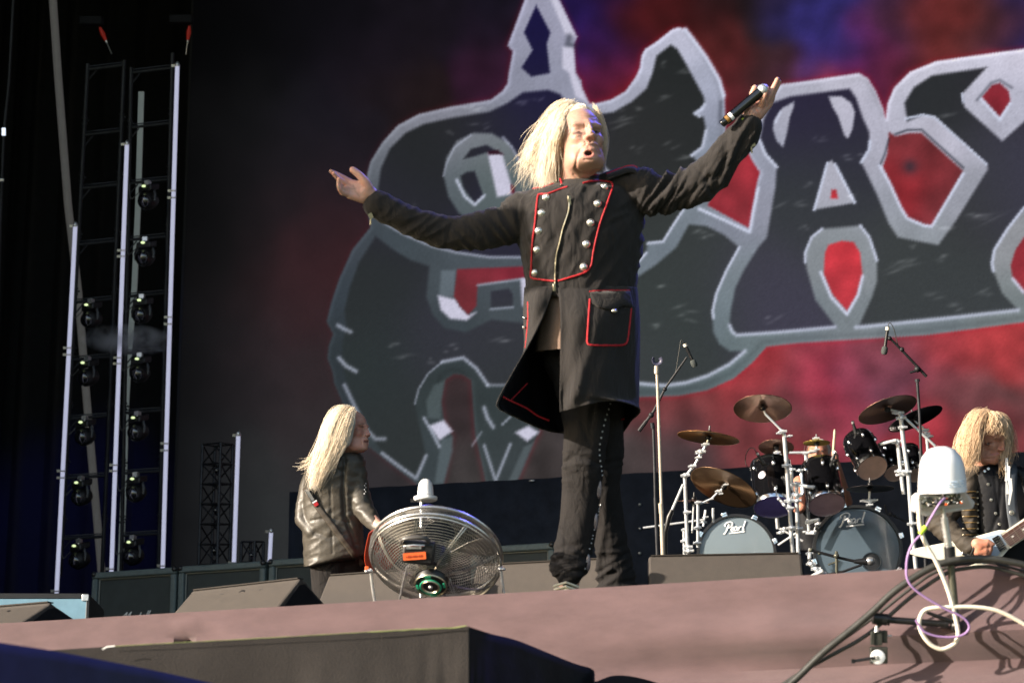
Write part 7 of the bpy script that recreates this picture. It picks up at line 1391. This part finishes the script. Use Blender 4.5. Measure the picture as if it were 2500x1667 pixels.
c.chain([G(2510, 1165, .04), G(2560, 1220, .0), G(2585, 1270, -.05), G(2566, 1262, -.15)], [q * k2 for q in (27, 31, 30, 24)], 16)
jk3, bj3 = garment(c, .008, 'jacket_front', M['shirt'], g2, dj)
m = MB()
for i in range(8):
    p_, n_ = cast(bj3, 2489, 1178 + i * 13)
    if p_: m.ell(p_ + CB * .004, (2.6 * k2, 2 * k2, 2 * k2), MR, 8, 6)
m.build('stud', M['button'], jk3)
c = MB(); c.chain([G(2432, 1390, .05), G(2425, 1490, .05), G(2420, 1600, .05)], [q * k2 for q in (44, 36, 30)], 16); c.chain([G(2485, 1390, .05), G(2500, 1490, .08), G(2515, 1600, .1)], [q * k2 for q in (44, 36, 30)], 16); garment(c, .01, 'trousers', M['trouser'], g2)
c = MB(); c.chain([G(2420, 1592, .06), G(2428, 1598, -.08)], [.045, .04]); c.build('shoe', M['black'], g2)
hm3 = hairmat('golden_blond_hair', (.62, .45, .29)); m = MB()
fA = [[(2405, 1004, 11.5), (2376, 1012, 11.48), (2358, 1044, 11.46), (2346, 1082, 11.44), (2342, 1112, 11.42), (2350, 1134, 11.40)], [(2408, 1004, 11.45), (2384, 1020, 11.41), (2370, 1055, 11.38), (2364, 1090, 11.37), (2362, 1120, 11.37), (2366, 1146, 11.37)], [(2414, 1004, 11.41), (2396, 1022, 11.37), (2386, 1056, 11.35), (2382, 1090, 11.35), (2380, 1118, 11.36), (2376, 1140, 11.36)]]
strands(m, fA, 1900, .008, .016, .0010, rnd, .020, .6)
fB = [[(2410, 1004, 11.42), (2418, 1020, 11.36), (2412, 1042, 11.34), (2398, 1062, 11.35)], [(2420, 1005, 11.41), (2432, 1020, 11.36), (2430, 1040, 11.34), (2426, 1060, 11.33)], [(2428, 1008, 11.42), (2444, 1026, 11.38), (2450, 1046, 11.37), (2452, 1066, 11.37)], [(2430, 1006, 11.46), (2454, 1028, 11.44), (2462, 1060, 11.44), (2456, 1090, 11.44)]]
strands(m, fB, 480, .005, .012, .0010, rnd, .014, .3)
fC = [[(2430, 1006, 11.5), (2456, 1020, 11.5), (2468, 1055, 11.5), (2474, 1090, 11.5), (2488, 1102, 11.5)], [(2425, 1008, 11.55), (2450, 1030, 11.56), (2460, 1080, 11.56), (2452, 1130, 11.45), (2450, 1170, 11.36)], [(2440, 1030, 11.5), (2458, 1070, 11.46), (2452, 1120, 11.4), (2446, 1160, 11.36)]]
strands(m, fC, 380, .006, .014, .0010, rnd, .018, .5)
m.ell(W(0, -.03, .03), (.09, .088, .1), Matrix(fr).transposed(), 24, 16); m.chain([G(2374, 1040, -.03), G(2362, 1090, -.06), G(2364, 1125, -.08)], [.04, .04, .02]); m.chain([G(2450, 1040, .04), G(2456, 1090, .06)], [.035, .03])
m.build('hair', hm3, g2)
t = thing('electric_guitar', 'white V shaped electric guitar with pale blue pickguard hanging from a lightning bolt strap', 'guitar', G(2400, 1395, -.2), 'electric guitars')
gd = D2 - .17; k_ = U(gd); lean = (CB * .96 + CU * .12).normalized()
def gp(x, y, o=0): return PPL(x, y, P(2400, 1345, gd), lean) + lean * o
out = [(2222, 1347), (2227, 1340), (2250, 1335), (2307, 1324), (2374, 1311), (2440, 1293), (2452, 1293), (2462, 1297), (2474, 1304), (2479, 1316), (2474, 1328), (2450, 1356), (2430, 1377), (2420, 1383), (2400, 1389), (2352, 1394), (2343, 1392), (2346, 1387), (2380, 1376), (2388, 1369), (2382, 1363), (2360, 1366), (2307, 1370), (2236, 1357), (2225, 1352)]
m = MB(); m.prism([gp(x, y) for x, y in out], -lean * .042); m.build('body', mat('guitar_white', (.80, .78, .66), .22, coat=.6, var=.03), t, bevel=.005, smooth=False)
m = MB(); m.prism([gp(x, y, .003) for x, y in [(2378, 1318), (2420, 1306), (2442, 1302), (2458, 1328), (2440, 1350), (2424, 1370), (2398, 1376), (2392, 1350)]], -lean * .002); m.build('pickguard', mat('pickguard_blue', (.40, .50, .62), .3), t, smooth=False)
m = MB(); m.prism([gp(x, y, .009) for x, y in [(2421, 1314), (2436, 1306), (2457, 1338), (2441, 1347)]], -lean * .006); pk = m.build('pickup', M['black'], t, smooth=False)
m = MB()
for q in range(6):
    for s_ in (0, 1): x = 2427 + q * 3.6 + s_ * 8; y = 1317 + q * 5.4 - s_ * 4; m.tube([gp(x, y, .011), gp(x + 5, y - 3, .011)], .9 * k_, 5)
m.build('pole_piece', M['brass'], pk)
fbp = [(2444, 1308), (2466, 1334), (2578, 1260), (2566, 1226)]
m = MB(); m.prism([gp(x, y, .012) for x, y in fbp], -lean * .012); nk = m.build('fretboard', mat('rosewood', (.10, .05, .04), .45, var=.2), t, smooth=False)
m = MB(); m.prism([gp(x, y, .0) for x, y in [(2441, 1305), (2466, 1338), (2580, 1263), (2565, 1222)]], -lean * .02); m.build('neck', bpy.data.materials['guitar_white'], t, smooth=False)
m = MB(); m2 = MB()
for i in range(9):
    q = i / 9; a_ = Vector((fbp[0][0], fbp[0][1])).lerp(Vector((fbp[3][0], fbp[3][1])), q); b_ = Vector((fbp[1][0], fbp[1][1])).lerp(Vector((fbp[2][0], fbp[2][1])), q)
    m.tube([gp(a_.x, a_.y, .0125), gp(b_.x, b_.y, .0125)], .6 * k_, 5); c_ = (a_ + b_) / 2
    if i % 2: m2.box(gp(c_.x + 3, c_.y - 3, .0125), (3 * k_, 2 * k_, .0006), MR @ Matrix.Rotation(.6, 3, 'Z'))
m.build('fret', M['brass'], nk); m2.build('inlay', M['white_paint'], nk)
m = MB()
for i in range(6): m.tube([gp(2404 + i * 2.5, 1348 + i * 4.3, .014), gp(2568 + i * 1.4, 1230 + i * 4.4, .016)], .35 * k_, 4)
m.build('strings', M['silver'], t)
m = MB(); m.sheet([[P(x + q, y, D2 + d) for x, y, d in cat([(2466, 1132, -.02), (2470, 1150, -.09), (2468, 1200, -.125), (2472, 1250, -.135), (2478, 1290, -.14), (2474, 1305, -.15)], 24)] for q in (-14, -5, 5, 14)]); st_ = m.build('strap', mat('strap_grey', (.05, .06, .075), .5, var=.1), t, solid=.004)
bolt = [(1085, 490), (1106, 490), (1106, 560), (1126, 562), (1121, 664), (1140, 668), (1146, 772), (1122, 898), (1108, 896), (1116, 805), (1092, 802), (1098, 692), (1080, 690), (1088, 600), (1080, 600)]
m = MB(); m.prism([P(2150 + x / 3.563, 980 + y / 3.563, D2 - .148 if y > 640 else D2 - .10 - .048 * (y - 490) / 150) for x, y in bolt], CB * .003); m.build('lightning_bolt', M['white_paint'], st_, smooth=False)
m = MB(); m.lathe([(.001, .004), (5 * k2, .003), (6 * k2, 0)], P(2470, 1251, D2 - .145), CB, 16); m.build('strap_stud', M['button'], st_)
m = MB(); m.box(gp(2356, 1352, .006), (9 * k_, 4 * k_, .006), MR @ Matrix.Rotation(-.3, 3, 'Z')); m.build('bridge', M['chrome'], t, bevel=.001)

# ------------------------------------------------------------------ drummer
D3 = 14.6; G = lambda x, y, d=0: P(x, y, D3 + d); fr = headframe(-14, 2, -6); c = MB(); W = head_prims(c, G(1997, 1112), fr, 1.0)
c.chain([W(0, -.02, -.07), G(1998, 1165, .06)], [.06, .07]); c.ell(G(1998, 1215, .05), (.18, .2, .1), MR, 24, 16); c.ell(G(1998, 1300, .05), (.15, .16, .1), MR, 20, 14)
c.chain([G(2045, 1175, .03), G(2066, 1225, -.1), G(2046, 1150, -.35), G(2038, 1122, -.42)], [.05, .045, .032, .028]); c.chain([G(1952, 1178, .03), G(1950, 1240, -.1), G(1957, 1238, -.3)], [.05, .042, .03])
for i in range(4): c.chain([G(2034, 1116 + i * 4, -.44), G(2040, 1115 + i * 4, -.47), G(2045, 1117 + i * 4, -.45)], [.010, .010, .009])
c.chain([G(2044, 1112, -.42), G(2038, 1106, -.45), G(2033, 1104, -.44)], [.012, .01, .009])
dr = body_mesh(c, .0065, 'drummer baring his teeth behind the rack toms, face half hidden by hardware', G(1998, 1330), skin=SK * np.array([1, .8, .72]),
    paint=[([(1984, 1122), (2000, 1119)], 3.4, LIP, .6), ([(1980, 1100), (1992, 1098)], 2.4, DARKM * 3, .6), ([(2006, 1098), (2016, 1099)], 2.4, DARKM * 3, .6)], grooves=[([(1984, 1121), (2000, 1119)], 2.6, -.006), ([(2004, 1112), (2010, 1126)], 2.6, -.004)])
eye(dr, 1985, 1102, D3 - .085, fr, 3.4, 1.8, -1); eye(dr, 2008, 1101, D3 - .085, fr, 3.4, 1.8, -1)
m = MB(); m.box(G(1991, 1120.5, -.09), (6.5 * U(D3), 2 * U(D3), .004), MR); m.build('teeth', mat('bright_teeth', (.7, .62, .5), .3), dr, bevel=.002)
m = MB(); m.ell(W(0, -.022, .036), (.083, .092, .088), Matrix(fr).transposed(), 24, 16); rnd = random.Random(2)
strands(m, [[(1976, 1080, D3 - .02), (1970, 1100, D3), (1968, 1125, D3)], [(2016, 1080, D3 - .02), (2026, 1094, D3), (2030, 1112, D3)]], 160, .01, .008, .002, rnd)
m.build('hair', hairmat('silver_hair', (.36, .33, .30)), dr)
c = MB(); loftpx(c, [(1160, 1970, 2026, .08, .05), (1172, 1946, 2050, .11, .05), (1210, 1940, 2056, .13, .05), (1300, 1946, 2050, .13, .05), (1345, 1950, 2046, .13, .05)], D3); garment(c, .01, 'black_vest', M['shirt'], dr, lambda V: .005 * fnoise(V, 8, 1))
t = thing('drumstick', 'pale wooden drumstick held upright beside the gold splash cymbal', 'drumstick', G(2036, 1102, -.45)); ks = U(14.15)
m = MB(); m.tube([P(2034, 1112, 14.15), P(2035, 1095, 14.15), P(2038, 1052, 14.15), P(2038, 1048, 14.15)], [3.4 * ks, 3.4 * ks, 3.0 * ks, 1.6 * ks], 10); m.build('shaft', mat('hickory', (.55, .44, .30), .5, var=.1), t)
